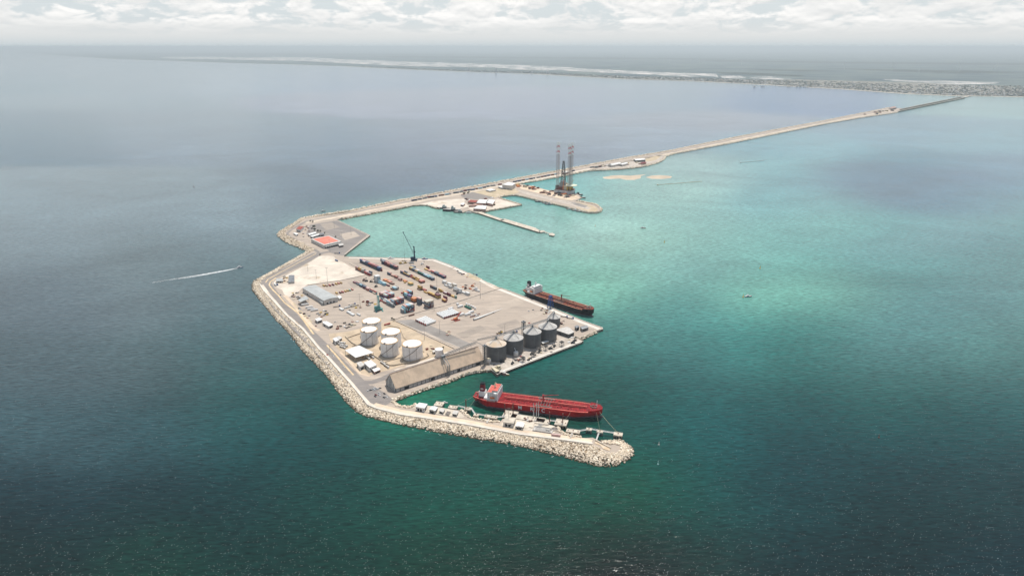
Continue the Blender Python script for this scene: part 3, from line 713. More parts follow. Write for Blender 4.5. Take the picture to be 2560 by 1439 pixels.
M['tealp'] = mat('pale_teal_paint', (0.34, 0.55, 0.52), 0.5, var=0.1, scale=0.4)
M['navy'] = mat('navy_crane_paint', (0.02, 0.045, 0.09), 0.5, var=0.12, scale=0.4)
M['blue'] = mat('blue_paint', (0.03, 0.09, 0.30), 0.5, var=0.12, scale=0.4)
M['yellow'] = mat('yellow_machine_paint', (0.62, 0.42, 0.07), 0.5, var=0.12, scale=0.4)
M['redroof'] = mat('salmon_membrane_roof', (0.72, 0.165, 0.11), 0.75, col2=(0.78, 0.26, 0.19), scale=0.03)
M['darkredroof'] = mat('brick_red_roof', (0.36, 0.10, 0.08), 0.8, var=0.12, scale=0.1)
M['pile'] = mat('weathered_pile_concrete', (0.36, 0.29, 0.23), 0.9, var=0.3, scale=0.5)
M['deckc'] = mat('jetty_concrete', (0.64, 0.56, 0.46), 0.9, var=0.12, scale=0.12)
M['postred'] = mat('oxide_red_steel', (0.16, 0.055, 0.045), 0.6, var=0.2, scale=0.5)
M['rope'] = mat('mooring_rope', (0.46, 0.42, 0.28), 0.9)
M['blade'] = mat('white_blade', (0.78, 0.78, 0.76), 0.4, var=0.03)
M['ladder'] = mat('grey_brown_steel', (0.22, 0.19, 0.17), 0.7, var=0.1)
M['tree'] = mat('dark_leaves', (0.045, 0.065, 0.03), 0.8, var=0.3, scale=1.0)
M['lightwall'] = mat('light_plaster_wall', (0.60, 0.57, 0.53), 0.85, var=0.08, scale=0.2)
M['pinkwall'] = mat('pink_brown_wall', (0.45, 0.29, 0.24), 0.85, var=0.15, scale=0.1)
M['stripe_red'] = mat('signal_red', (0.52, 0.06, 0.06), 0.6, var=0.08)
M['foam'] = mat('white_foam_and_glint', (0.80, 0.82, 0.82), 0.9, var=0.03)  # boat and shore foam, also the white of the modelled sun glints
M['green'] = mat('dark_green_paint', (0.03, 0.13, 0.10), 0.6, var=0.1)

def mpp(x, y, z=ZL):
    """metres per photograph pixel across the view at a point"""
    return (y*math.cos(PITCH) + (H-z)*math.sin(PITCH))/FPX
def vlocal(vec, rz):
    return (vec[0]*math.cos(rz)-vec[1]*math.sin(rz), vec[0]*math.sin(rz)+vec[1]*math.cos(rz))

# ================================================================== STORAGE TANKS
def tank(uc, vbase, vtop, hw, label, roof_h=1.2):
    x, y = G(uc, vbase, ZL); r = hw*mpp(x, y); h = Zat(uc, vtop, x, y)-ZL
    t = thing('storage_tank', label, 'tank', (x, y, ZL), 0, 'white storage tanks in the bund')
    MB().cyl((0, 0, 0), r, h, 56, cap=False).build('shell', M['tankwall'], t, True)
    rim = MB(); rim.cyl((0, 0, h-0.7), r+0.35, 0.75, 56, cap=False); rim.cyl((0, 0, h+0.12), r+0.35, 0.1, 56, r2=r-1.5, cap=False)
    for k in range(56):                                     # handrail
        a = 2*math.pi*k/56
        rim.tube((math.cos(a)*r, math.sin(a)*r, h), (math.cos(a)*r, math.sin(a)*r, h+1.2), 0.08, 4)
    rim.build('rim', M['tankrim'], t)
    MB().cyl((0, 0, h+0.06), r-0.9, roof_h, 56, r2=0.3, cap=False).build('roof', M['white'], t, True)
    st = MB(); n = 26; a0 = R(205); a1 = R(322)               # spiral stair on the near side
    pts = [(math.cos(a0+(a1-a0)*i/n)*(r+0.5), math.sin(a0+(a1-a0)*i/n)*(r+0.5), h*i/n) for i in range(n+1)]
    for p, q in zip(pts, pts[1:]): st.tube(p, q, 0.45, 4)
    st.build('spiral_stair', M['ladder'], t)
    pl = MB()
    for a, wd in ((R(262), 0.22), (R(300), 0.18)): pl.tube((math.cos(a)*(r+0.4), math.sin(a)*(r+0.4), 0), (math.cos(a)*(r+0.4), math.sin(a)*(r+0.4), h), wd, 5)
    pl.build('standpipe', M['ladder'], t)
    pf = MB(); a = R(250); pf.box((math.cos(a)*(r+0.3), math.sin(a)*(r+0.3), h-0.2), (2.4, 2.4, 2.4), a); pf.build('platform', M['ladder'], t)
    fo = MB(); fo.cyl((0, 0, 0), r+1.5, 0.5, 48); fo.build('foundation_ring', mat('ring_wall', (0.38, 0.32, 0.26), 0.9, var=0.15, scale=0.2), t)
    return t
tank(931, 834.5, 800.6, 23.2, 'white storage tank at the back of the group, nearest the teal crane')
tank(924.6, 856, 822.5, 21.1, 'white storage tank nearest the road, left of the other large tanks')
tank(979.2, 861.5, 827.7, 24.4, 'white storage tank in the middle, half hidden behind another tank')
tank(975, 884, 851, 21.9, 'white storage tank at the front, beside the white loading canopy')
tank(1032, 892, 857.7, 25.2, 'widest white storage tank, nearest the long tan shed')
def small_tank():
    x, y = G(1098, 888.5, ZL); t = thing('storage_tank', 'small white tank beside the conveyor head and the long tan shed', 'tank', (x, y, ZL))
    h = Zat(1098, 872, x, y)-ZL; r = 9.9*mpp(x, y)
    MB().cyl((0, 0, 0), r, h, 32, cap=False).build('shell', M['tankwall'], t, True)
    MB().cyl((0, 0, h), r+0.2, 0.9, 32, r2=0.3, cap=False).build('roof', M['white'], t, True)
    MB().tube((r+0.3, -2, 0), (r+0.3, -2, h), 0.3).build('ladder', M['ladder'], t)
small_tank()
# bund walls
BW = mat('bund_wall', (0.50, 0.43, 0.34), 0.9, var=0.12, scale=0.2)
wall_thing([(869,845),(906,832)], 'low bund wall behind the left tanks', 1.8, 0.9, BW)
wall_thing([(863,842),(880,858),(905,871),(946,897),(962,908),(975,914),(985,914),(1010,909),(1040,903),(1062,896),(1072,890),(1068,884)], 'curved concrete bund wall round the front of the white tanks', 2.2, 1.0, BW)
wall_thing([(960,906),(1002,894),(1008,880)], 'low dividing wall between the two front tanks', 1.4, 0.7, BW)
wall_thing([(905,860),(880,866)], 'short bund wall beside the left tank', 1.4, 0.7, BW)
wall_thing([(1060,880),(1010,845),(1000,820),(960,812)], 'low bund wall behind the widest tank', 1.4, 0.8, BW)

# ================================================================== GRAIN SILOS
def silo(uc, vbase, vrim, hw, label, dust=False, cone=8.5):
    x, y = G(uc, vbase, ZL); r = hw*mpp(x, y); h = Zat(uc, vrim, x, y)-ZL
    t = thing('grain_silo', label, 'silo', (x, y, ZL), 0, 'grain silos on the near quay')
    MB().cyl((0, 0, 0), r, h, 60, cap=False).build('shell', M['silo'], t, True)
    n = 40; c = MB()                                         # ribbed cone
    ring = []
    for i in range(2*n):
        a = math.pi*i/n; rr = r+0.35; ring.append((math.cos(a)*rr, math.sin(a)*rr, h+(0.0 if i % 2 else 0.12)))
    top = [(math.cos(math.pi*i/n)*1.5, math.sin(math.pi*i/n)*1.5, h+cone) for i in range(2*n)]
    c.loft([ring, top]); c.build('roof', M['siloroofdust'] if dust else M['siloroof'], t)
    e = MB(); e.cyl((0, 0, h-0.25), r+0.4, 0.5, 60, cap=False); e.build('eave', mat('pale_eave', (0.66, 0.65, 0.63), 0.5), t, True)
    b = MB(); b.cyl((0, 0, 0), r+0.8, 0.9, 40); b.build('base_ring', M['pile'], t)
    l = MB()
    for dx in (-0.35, 0.35): l.tube((dx+r*0.2, -r*0.985, 0), (dx+r*0.2, -r*0.985, h), 0.1, 4)
    l.build('ladder', M['galv'], t)
    return (x, y, ZL+h+cone, r, h)
S = [silo(1241, 894, 858, 24.8, 'grain silo with orange grain dust on its cone, nearest the long shed', True),
     silo(1283.4, 877.5, 843, 24.6, 'grain silo second from the long shed, behind the small white hopper silo'),
     silo(1330.4, 862.5, 828, 22.2, 'grain silo in the middle of the row, right of the tall elevator tower'),
     silo(1368.5, 846.5, 815, 23.1, 'grain silo with a flat-roofed shed standing to its right'),
     silo(1384.5, 812.5, 791.5, 15.6, 'smaller grain silo farthest from the long shed, near the black tanker', cone=6)]
def truss(mb, p, q, wd, ht, n, r=0.22):
    p, q = Vector(p), Vector(q); d = (q-p).normalized(); s = Vector((-d.y, d.x, 0)).normalized()*wd/2; u = Vector((0, 0, ht))
    for a in (s, -s, s+u, -s+u): mb.tube(p+a, q+a, r, 4)
    for i in range(n):
        a = p.lerp(q, i/n); b = p.lerp(q, (i+1)/n)
        for sg in (s, -s): mb.tube(a+sg, b+sg+u, r*0.6, 4); mb.tube(b+sg, b+sg+u, r*0.6, 4)
        mb.tube(a+s+u, b-s+u, r*0.6, 4)
    return mb
def conveyor():
    t = thing('conveyor_gallery', 'overhead conveyor gallery linking the shed head and the silo tops', 'conveyor', (0, 0, 0))
    pts = [(s[0], s[1], s[2]+3.5) for s in S]
    x0, y0 = G(1193, 880, ZL); z0 = Zat(1192, 851, x0, y0)
    pts = [(x0, y0, z0)] + pts
    for i, (p, q) in enumerate(zip(pts, pts[1:])):
        truss(MB(), p, q, 2.4, 2.4, 8).build('gallery', M['galv'], t)
        f = MB(); d = (Vector(q)-Vector(p)); n = Vector((-d.y, d.x, 0)).normalized()*1.2
        f.add([tuple(Vector(p)+n), tuple(Vector(p)-n), tuple(Vector(q)-n), tuple(Vector(q)+n)], [(0, 1, 2, 3)])
        f.build('walkway', M['siloroof'], t)
    for s in S:                                              # four-legged stool standing on each cone
        st = MB()
        for a in (40, 130, 220, 310):
            aa = R(a); st.tube((s[0], s[1], s[2]+3.3), (s[0]+math.cos(aa)*s[3]*0.92, s[1]+math.sin(aa)*s[3]*0.92, ZL+s[4]+1), 0.24, 5)
        st.box((s[0], s[1], s[2]+0.5), (2.2, 2.2, 3.4), B_AX); st.build('support_stool', M['galv'], t)
conveyor()
def elevator_tower(ub, vb, vt, label, wd=4.2):
    x, y = G(ub, vb, ZL); h = Zat(ub, vt, x, y)-ZL
    t = thing('elevator_tower', label, 'tower', (x, y, ZL), B_AX)
    f = MB(); w2 = wd/2
    for a in (-w2, w2):
        for b in (-w2, w2): f.tube((a, b, 0), (a, b, h), 0.3, 4)
    n = int(h/4)
    for i in range(n):
        z = h*i/n; z1 = h*(i+1)/n
        for (a, b), (c, d) in (((-w2,-w2),(w2,-w2)), ((w2,-w2),(w2,w2)), ((w2,w2),(-w2,w2)), ((-w2,w2),(-w2,-w2))):
            f.tube((a, b, z), (c, d, z1), 0.2, 4); f.tube((a, b, z1), (c, d, z1), 0.2, 4)
    f.build('frame', M['galv'], t)
    l = MB(); l.box((-0.8, 0, 0), (0.9, 1.3, h+1.5)); l.box((0.9, 0, 0), (0.9, 1.3, h+1.5)); l.build('bucket_leg', M['silo'], t)
    hd = MB(); hd.box((0, 0, h), (wd+1, wd+0.6, 2.4)); hd.cyl((0, 0, h+2.4), 1.4, 1.6, 10); hd.build('head_house', M['galv'], t)
    return (x, y, ZL+h)
E1 = elevator_tower(1308.5, 848, 806, 'tall grey bucket elevator tower between two grain silos', 5.0)
E2 = elevator_tower(1212, 912, 866, 'grey bucket elevator tower between the long shed and the dusty silo', 4.2)
sp = MB(); x0, y0 = G(1193, 880, ZL); sp.tube((E2[0], E2[1], E2[2]+1), (x0, y0, Zat(1192, 851, x0, y0)-3), 0.5, 6)
tag(sp.build('grain_chute', M['galv']), 'inclined grain chute from the front elevator tower to the shed ridge', 'chute')
def hopper_silo():
    x, y = G(1289.5, 890, ZL); h = Zat(1289.5, 879, x, y)-ZL
    t = thing('hopper_silo', 'small white hopper silo with a long feed pipe, in front of the grain silos', 'silo', (x, y, ZL))
    MB().cyl((0, 0, 0), 4.4, h, 24).build('shell', mat('hopper_grey', (0.50, 0.49, 0.47), 0.6, var=0.08, scale=0.3), t, True)
    MB().cyl((0, 0, h), 4.5, 1.4, 24, r2=0.6).build('roof', M['white'], t, True)
    s = S[1]; MB().tube((0, 0, h+1), (S[1][0]-x-7, S[1][1]-y-3, s[2]-ZL-3), 0.45, 6).build('feed_pipe', M['white'], t)
hopper_silo()
def round_bin():
    x, y = G(1222, 908, ZL); h = Zat(1222, 896, x, y)-ZL
    t = thing('hopper_silo', 'tan rounded bin beside the front elevator tower', 'silo', (x, y, ZL))
    MB().cyl((0, 0, 0), 4.0, h, 20).build('shell', M['greywall'], t, True); MB().cyl((0, 0, h), 4.1, 1.2, 20, r2=0.6).build('roof', M['cream'], t, True)
round_bin()

# ================================================================== LONG TAN SHED
def long_shed():
    P1 = Vector(G(990, 980, ZL)); P2 = Vector(G(961, 962.5, ZL)); P3 = Vector(G(1209, 907.5, ZL))
    ax = (P3-P1).normalized(); nm = Vector((-ax.y, ax.x)); Wd = (P2-P1).dot(nm); Ln = (P3-P1).length
    rz = math.atan2(ax.y, ax.x)
    t = thing('storage_shed', 'long tan-roofed bulk storage shed with a grey gable beside the cove', 'warehouse', (P1.x, P1.y, ZL), rz)
    he = Zat(989, 969.5, P1.x, P1.y)-ZL; pm = P1+nm*Wd/2; hr = Zat(974, 934, pm.x, pm.y)-ZL
    b = MB(); nb = 22                                           # walls with buttress ribs
    b.box((Ln/2, 0.4, 0), (Ln, 0.6, he)); b.box((Ln/2, Wd-0.4, 0), (Ln, 0.6, he))
    b.build('side_wall', M['greywall'], t)
    for xg in (0.3, Ln-0.3):
        g = MB(); k = 0.25
        g.add([(xg-k, 0.7, 0), (xg-k, Wd-0.7, 0), (xg-k, Wd-0.7, he), (xg-k, Wd/2, hr-0.3), (xg-k, 0.7, he), (xg+k, 0.7, 0), (xg+k, Wd-0.7, 0), (xg+k, Wd-0.7, he), (xg+k, Wd/2, hr-0.3), (xg+k, 0.7, he)],
              [(0,4,3,2,1), (5,6,7,8,9), (0,1,6,5), (1,2,7,6), (2,3,8,7), (3,4,9,8), (4,0,5,9)])
        g.build('gable_wall', mat('pale_gable_panel', (0.72, 0.70, 0.66), 0.8, var=0.08, scale=0.2), t)
    for fy in (0.04, 0.2, 0.36, 0.5, 0.64, 0.8, 0.96):
        zz = he+(hr-he)*(1-abs(fy-0.5)*2); pil = MB(); pil.box((-0.30, Wd*fy, 0), (0.6, 0.8, zz-0.8)); pil.build('gable_pilaster', mat('dark_grey_steel', (0.16, 0.16, 0.16), 0.7), t)  # pilasters, buttresses and louvres share one plain dark grey
    for sg in (0, 1):
        r = MB(); yo = -1.0 if sg == 0 else Wd+1.0; z = he-0.4
        r.add([(-0.8, yo, z), (Ln+0.8, yo, z), (Ln+0.8, Wd/2, hr), (-0.8, Wd/2, hr), (-0.8, yo, z-0.35), (Ln+0.8, yo, z-0.35), (Ln+0.8, Wd/2, hr-0.35), (-0.8, Wd/2, hr-0.35)],
              [(0,1,2,3) if sg == 0 else (3,2,1,0), (4,7,6,5) if sg == 0 else (5,6,7,4), (0,4,5,1), (0,3,7,4), (1,5,6,2)])
        r.build('roof', M['tanroof'], t)
    rd = MB(); rd.tube((0, Wd/2, hr+0.1), (Ln, Wd/2, hr+0.1), 0.5, 6); rd.build('ridge_cap', mat('rust_ridge', (0.50, 0.33, 0.24), 0.8, var=0.2), t)
    for i in range(nb+1): bt = MB(); bt.box((Ln*i/nb, -0.25, 0), (0.7, 0.9, he-0.5)); bt.build('buttress', mat('dark_grey_steel', (0.16, 0.16, 0.16), 0.7), t)
    for fx, wd in ((0.115, 7), (0.40, 7), (0.70, 5), (0.93, 9)):
        d = MB(); d.box((Ln*fx, -0.05, 0), (wd, 0.5, he*0.62)); d.build('door', M['black'], t)
    for i in range(nb): bd = MB(); bd.box((Ln*(i+0.5)/nb, 0.05, he*0.50), (Ln/nb*0.62, 0.3, he*0.12)); bd.build('wall_louvre', mat('dark_grey_steel', (0.16, 0.16, 0.16), 0.7), t)
    # ridge conveyor gallery and the trestle that crosses the roof
    m0 = P1+ax*(Ln*0.57)+nm*(Wd/2); m1 = P1+ax*(Ln*0.985)+nm*(Wd/2)
    c = thing('roof_conveyor', 'conveyor truss running above the ridge of the long tan shed', 'conveyor', (0, 0, 0))
    za = ZL+hr+1.0; zb = ZL+hr+7.0
    truss(MB(), (m0.x, m0.y, za), (m1.x, m1.y, zb), 2.6, 3.0, 16, 0.26).build('truss', M['galv'], c)
    for k in range(1, 6):
        q = m0.lerp(m1, k/6); lg = MB(); lg.tube((q.x, q.y, ZL+hr), (q.x, q.y, za+(zb-za)*k/6), 0.3, 4); lg.build('post', M['galv'], c)
    # trestle tower on the seaward wall
    q = P1+ax*(Ln*0.575)+nm*(-1.8); tt = thing('conveyor_trestle', 'grey steel trestle standing across the middle of the long shed', 'tower', (q.x, q.y, ZL), rz)
    f = MB(); hh = hr+3
    for a in (-2, 2):
        for bb in (-1.2, 1.2): f.tube((a, bb, 0), (a, bb, hh*0.62), 0.35, 4); f.tube((a, bb, hh*0.62), (a, Wd/2+bb, hh), 0.35, 4)
        for i in range(6): f.tube((a, -1.2, hh*0.62*i/6), (a, 1.2, hh*0.62*(i+1)/6), 0.22, 4)
    for i in range(7): f.tube((-2, -1.2, hh*0.62*i/6), (2, -1.2, hh*0.62*i/6), 0.25, 4); f.tube((-2, -1.2, hh*0.62*i/7), (2, -1.2, hh*0.62*(i+1)/7), 0.2, 4)
    f.build('frame', M['galv'], tt)
    MB().box((0, Wd/2, hr+0.5), (6, 5, 4)).build('head_house', M['galv'], tt)
    lo = MB(); x2, y2 = G(1108, 889, ZL); pz = Vector((x2, y2)); z2 = Zat(1107, 884, x2, y2)
    truss(lo, (pz.x, pz.y, z2), (m0.x, m0.y, za+1), 2.4, 2.4, 5, 0.25)
    for dx in (-1.5, 1.5): lo.tube((pz.x+dx, pz.y, ZL), (pz.x+dx, pz.y, z2), 0.35, 5)
    tag(lo.build('intake_conveyor', M['galv']), 'short inclined conveyor beside the small white tank', 'conveyor')
long_shed()

# ================================================================== BUILDINGS GIVEN BY THEIR ROOF CORNERS
def bq(name, label, cat, px, h, wall='lightwall', roof='roofwhite', doors=2, windows=4, over=0.6, ridge=0.0, z0=ZL, group=None, open_side=None, kids=True, bays=None):
    """px: roof corners in the photograph, in order; h: eave height"""
    P = [Vector(p) for p in GP(px, z0+h)]; c = sum(P, Vector((0, 0)))/4
    t = thing(name, label, cat, (c.x, c.y, z0), 0, group)
    Q = [p-c for p in P]
    ar = sum(Q[i].x*Q[(i+1)%4].y-Q[(i+1)%4].x*Q[i].y for i in range(4))
    if ar < 0: Q = Q[::-1]
    ins = [q*(1-over/max(q.length, 1)) for q in Q]
    if open_side is None:
        w_ = MB(); w_.prism([tuple(q) for q in ins], 0, h-0.25); w_.build('wall', M[wall], t)
    else:
        for i in range(4):
            a, b = ins[i], ins[(i+1)%4]; n = max(2, int((b-a).length/8))
            for k in range(n): q = a.lerp(b, k/n); po = MB(); po.box((q.x, q.y, 0), (0.5, 0.5, h-0.3)); po.build('post', M['galv'], t)
    r = MB(); V = [(q.x, q.y) for q in Q]
    if ridge:
        e01 = (Q[1]-Q[0]).length; e12 = (Q[2]-Q[1]).length
        if e01 < e12: Q = [Q[1], Q[2], Q[3], Q[0]]; V = [(q.x, q.y) for q in Q]
        m1 = (Q[0]+Q[3])/2; m2 = (Q[1]+Q[2])/2; z = h-0.25
        vs = [(q.x, q.y, z) for q in Q] + [(m1.x, m1.y, z+ridge), (m2.x, m2.y, z+ridge)]
        r.add(vs, [(0,1,5,4), (2,3,4,5), (3,0,4), (1,2,5), (0,3,2,1)])
    else:
        r.prism(V, h-0.25, h+0.15)
    r.build('roof', M[roof], t)
    if not kids: return t
    sides = sorted(range(4), key=lambda i: (ins[i].y+ins[(i+1)%4].y))[:2]      # the two sides the photograph shows
    for n_, i in enumerate(sides):
        a, b = ins[i], ins[(i+1)%4]; d = (b-a); ln = d.length; d = d.normalized(); nn = Vector((d.y, -d.x)); rz = math.atan2(d.y, d.x)
        if open_side is not None: continue
        if windows:
            nw = max(1, int(min(windows, ln/3)))
            for k in range(nw):
                q = a.lerp(b, (k+0.5)/nw)+nn*0.08; mb = MB(); mb.box((q.x, q.y, h*0.45), (min(1.8, ln/nw*0.5), 0.25, h*0.25), rz); mb.build('window', M['window'], t)
        if doors:
            for k in range(doors if n_ == 0 else 1):
                q = a.lerp(b, (k+1)/(doors+1.3))+nn*0.1; mb = MB(); mb.box((q.x, q.y, 0), (min(3.0, ln*0.25), 0.35, min(h*0.55, 3.6)), rz); mb.build('door', M['black'], t)
    return t
bq('loading_canopy', 'large white flat loading canopy beside the road and the white tanks', 'canopy', [(862.6,875),(897.5,863),(934,880.5),(889,893.5)], 8.5, roof='white', open_side=1)
bq('warehouse', 'large grey-roofed warehouse with a dark open end', 'warehouse', [(755.6,718.7),(789,711.5),(845,742),(809.4,751)], 10, wall='lightwall', roof='greyroof', ridge=1.6, doors=3, windows=0)
bq('open_shed', 'small grey-roofed open shed with trucks parked in front', 'shed', [(745,749.5),(764,739),(772,746),(752,754.5)], 8, roof='greyroof', open_side=1)
bq('canopy_roof', 'pale flat canopy at the open end of the grey warehouse', 'canopy', [(795,747),(801,745.5),(812,752.5),(806,757)], 6, wall='greyroof', roof='greyroof', windows=0, doors=0)
bq('canopy_roof', 'small pale lean-to roof at the right corner of the grey warehouse', 'canopy', [(843,740),(850,738),(855,743),(848,746)], 5, wall='greyroof', roof='roofwhite', windows=0, doors=0)
bq('office_building', 'white two-storey office block beside the loading canopy', 'building', [(909,905.5),(927,899),(942,911),(924,918.5)], 8, wall='white', roof='roofwhite', windows=6)
bq('office_building', 'grey-white flat-roofed office left of the white office block', 'building', [(891,906),(902,902.5),(912,911),(900,917)], 6.5, wall='white', roof='lightwall', windows=4)
bq('gatehouse', 'small ribbed white-roofed gatehouse at the road bend', 'building', [(929,922),(945,917),(952,922.5),(936,929)], 4.5, wall='pinkwall', roof='roofwhite', ridge=0.8)
bq('office_building', 'white blocky control building beside the beige bund', 'building', [(831,846),(840,842.5),(848,849),(839,853)], 7, wall='white', roof='roofwhite')
bq('pump_house', 'low pale pump house behind the white control building', 'building', [(840,842),(848,839),(856,844),(848,848)], 4, wall='white', roof='lightwall')
bq('site_cabin', 'white site cabin with a dark doorway beside the road verge', 'building', [(787,797),(799,793),(806,798),(793,802.5)], 5, wall='greywall', roof='roofwhite')
bq('office_building', 'long white-roofed workshop at the corner of the truck yard', 'building', [(806,806),(816,802),(833,811),(822,815.5)], 5, wall='lightwall', roof='roofwhite', windows=5)
bq('site_cabin', 'cream cabin next to the long white-roofed workshop', 'building', [(806,803.5),(811,802),(816,806),(810,808)], 4, wall='cream', roof='roofwhite')
bq('flat_shed', 'flat white-roofed shed with dark sides right of the grain silos', 'shed', [(1391,825),(1424,818.5),(1436,829.5),(1422,835.5)], 7, wall='silo', roof='lightwall', windows=3)
bq('flat_shed', 'long low grey-roofed shed leaning against the fourth silo', 'shed', [(1391,823),(1418,816),(1423,818.5),(1394,827)], 6.5, wall='silo', roof='OLD' if 'OLD' in M else 'lightwall', windows=0)
bq('transformer_house', 'grey-green machine house at the end of the grain quay', 'building', [(1436,815),(1444,812),(1449,816),(1441,819.5)], 6, wall='galv', roof='galv')
bq('transformer_house', 'twin-roofed grey-green machine house nearest the quay corner', 'building', [(1450,816),(1466,812),(1472,817),(1455,822)], 6, wall='galv', roof='galv', ridge=1.0)
bq('flat_shed', 'low white-roofed shed tucked between two grain silos', 'shed', [(1352,854),(1368,850),(1373,853),(1357,858)], 4, wall='pile', roof='roofwhite', windows=0)
bq('machine_shed', 'low tan-roofed shed at the inner corner of the grain quay', 'shed', [(1228,917),(1240,920),(1250,926),(1240,929)], 3.5, wall='cream', roof='cream')
bq('flat_shed', 'small pump house between the small white tank and the bund', 'shed', [(1080,876.5),(1087,874.5),(1090,878),(1083,880)], 4, wall='lightwall', roof='lightwall')
bq('storage_shed', 'three-bay grey shed at the edge of the sand lot', 'shed', [(722,687.5),(736,687),(736,704),(721,705)], 4, wall='greywall', roof='galv', doors=0, windows=0)
bq('site_cabin', 'small white shed near the western road bend', 'shed', [(691,697),(706,695),(708,702),(690,703)], 4, wall='lightwall', roof='greyroof')
# western platform
def red_roof_building():
    px = [(777,597),(823,588.5),(854,603),(810,613)]
    t = bq('customs_building', 'large white building with a salmon-red flat roof on the western platform', 'building', px, 9, wall='lightwall', roof='lightwall', windows=0, doors=0)
    P = [Vector(p) for p in GP([(783,597.5),(821,590),(846,602),(811,610)], ZL+9.3)]; c = sum([Vector(p) for p in GP(px, ZL+9)], Vector((0, 0)))/4
    MB().prism([tuple(p-c) for p in P], 9.3, 9.6).build('roof_membrane', M['redroof'], t)
    Q = [Vector(p)-c for p in GP(px, ZL+9)]
    a, b = Q[3], Q[2]; d = (b-a).normalized(); n = Vector((d.y, -d.x)); rz = math.atan2(d.y, d.x)
    if n.y > 0: n = -n
    for k in range(8):
        q = a.lerp(b, (k+0.7)/8.6)+n*0.3; MB().box((q.x, q.y, 0.2), (3.0, 0.5, 4.6), rz).build('loading_door', M['window' if k < 5 else 'black'], t)
    q = (a+b)/2+n*2.2; MB().box((q.x, q.y, 5.2), ((b-a).length*0.95, 4.0, 0.4), rz).build('awning', M['lightwall'], t)
red_roof_building()
bq('office_building', 'white building with a dark brick-red roof near the rock corner', 'building', [(740,572),(748,565),(760,566),(752,574)], 8, wall='white', roof='darkredroof')
bq('site_cabin', 'small white hut near the tip of the western platform', 'building', [(733,582),(738,581),(746,584),(741,587)], 4, wall='white', roof='roofwhite')
bq('hangar', 'white barrel-roofed hangar behind the red-roofed building', 'building', [(769,584),(788,579),(791,582),(773,587)], 5, wall='white', roof='roofwhite', ridge=1.5)
bq('hangar', 'second white hangar touching the red-roofed building', 'building', [(775,589),(797,583.5),(799,586),(780,592)], 5, wall='greywall', roof='roofwhite', ridge=1.2)
bq('dark_shed', 'dark grey block behind the white hangars', 'shed', [(797,584),(809,582),(811,585),(800,587)], 5, wall='greywall', roof='galv', windows=0)
bq('pergola', 'small dark-green pergola at the corner of the red-roofed building', 'shelter', [(846,610),(858,608),(859,612),(848,614.5)], 5, roof='lightwall', open_side=1)
# ================================================================== CONTAINERS
COLS = {'navy': (0.025, 0.05, 0.11), 'blue': (0.04, 0.10, 0.24), 'slate': (0.10, 0.13, 0.17), 'light blue': (0.30, 0.52, 0.62), 'cyan': (0.28, 0.60, 0.68),
        'white': (0.72, 0.72, 0.70), 'cream': (0.62, 0.56, 0.46), 'grey': (0.33, 0.35, 0.36), 'maroon': (0.17, 0.03, 0.045), 'red': (0.42, 0.07, 0.05),
        'salmon': (0.60, 0.24, 0.18), 'orange': (0.66, 0.22, 0.06), 'brown': (0.20, 0.09, 0.055), 'yellow': (0.62, 0.38, 0.09), 'ochre': (0.50, 0.34, 0.12),
        'green': (0.03, 0.14, 0.10), 'pale green': (0.30, 0.44, 0.36), 'tan': (0.46, 0.30, 0.19), 'pink': (0.62, 0.40, 0.36), 'purple': (0.14, 0.10, 0.26)}
_cm = {}
_fd = set()
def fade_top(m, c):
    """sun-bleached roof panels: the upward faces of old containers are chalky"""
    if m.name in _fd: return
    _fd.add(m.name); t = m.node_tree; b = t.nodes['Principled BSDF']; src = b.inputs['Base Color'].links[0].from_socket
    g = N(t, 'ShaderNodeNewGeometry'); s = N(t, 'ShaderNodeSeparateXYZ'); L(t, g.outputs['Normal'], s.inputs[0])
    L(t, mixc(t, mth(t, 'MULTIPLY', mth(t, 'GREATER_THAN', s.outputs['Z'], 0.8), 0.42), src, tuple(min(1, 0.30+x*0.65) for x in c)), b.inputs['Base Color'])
def cont_mesh(col, ln):
    """container with corner posts, corrugated sides, roof and dark door gaps; one material per colour"""
    if (col, ln) in _cm: return _cm[(col, ln)]
    b = MB(); Wd = 2.44; Ht = 2.86
    b.box((0, 0, 0.12), (ln-0.2, Wd-0.16, Ht-0.2))
    for x in (-ln/2+0.1, ln/2-0.1):
        for y in (-Wd/2+0.09, Wd/2-0.09): b.box((x, y, 0), (0.2, 0.18, Ht))
        b.box((x, 0, Ht-0.16), (0.2, Wd-0.36, 0.14)); b.box((x, 0, 0), (0.2, Wd-0.36, 0.14))
    for y in (-Wd/2+0.06, Wd/2-0.06): b.box((0, y, 0), (ln-0.4, 0.12, 0.14)); b.box((0, y, Ht-0.12), (ln-0.4, 0.12, 0.1))
    n = 7 if ln > 8 else 4
    for i in range(n):
        x = -ln/2+0.8+(ln-1.6)*i/(n-1)
        for y in (-Wd/2+0.05, Wd/2-0.05): b.box((x, y, 0.2), (0.45, 0.1, Ht-0.5))
    b.m = 1
    for y in (-0.55, 0.55): b.box((ln/2-0.06, y, 0.2), (0.08, 0.09, Ht-0.4)); b.box((ln/2-0.06, y+0.3, 0.2), (0.08, 0.07, Ht-0.4))
    c = COLS[col]
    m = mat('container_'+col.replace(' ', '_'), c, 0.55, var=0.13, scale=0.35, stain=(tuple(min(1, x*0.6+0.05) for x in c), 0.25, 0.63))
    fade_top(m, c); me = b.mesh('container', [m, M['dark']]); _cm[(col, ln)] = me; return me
ORD = ['first', 'second', 'third', 'fourth', 'fifth', 'sixth', 'seventh', 'eighth', 'ninth', 'tenth', 'eleventh', 'twelfth']
NC = [0]
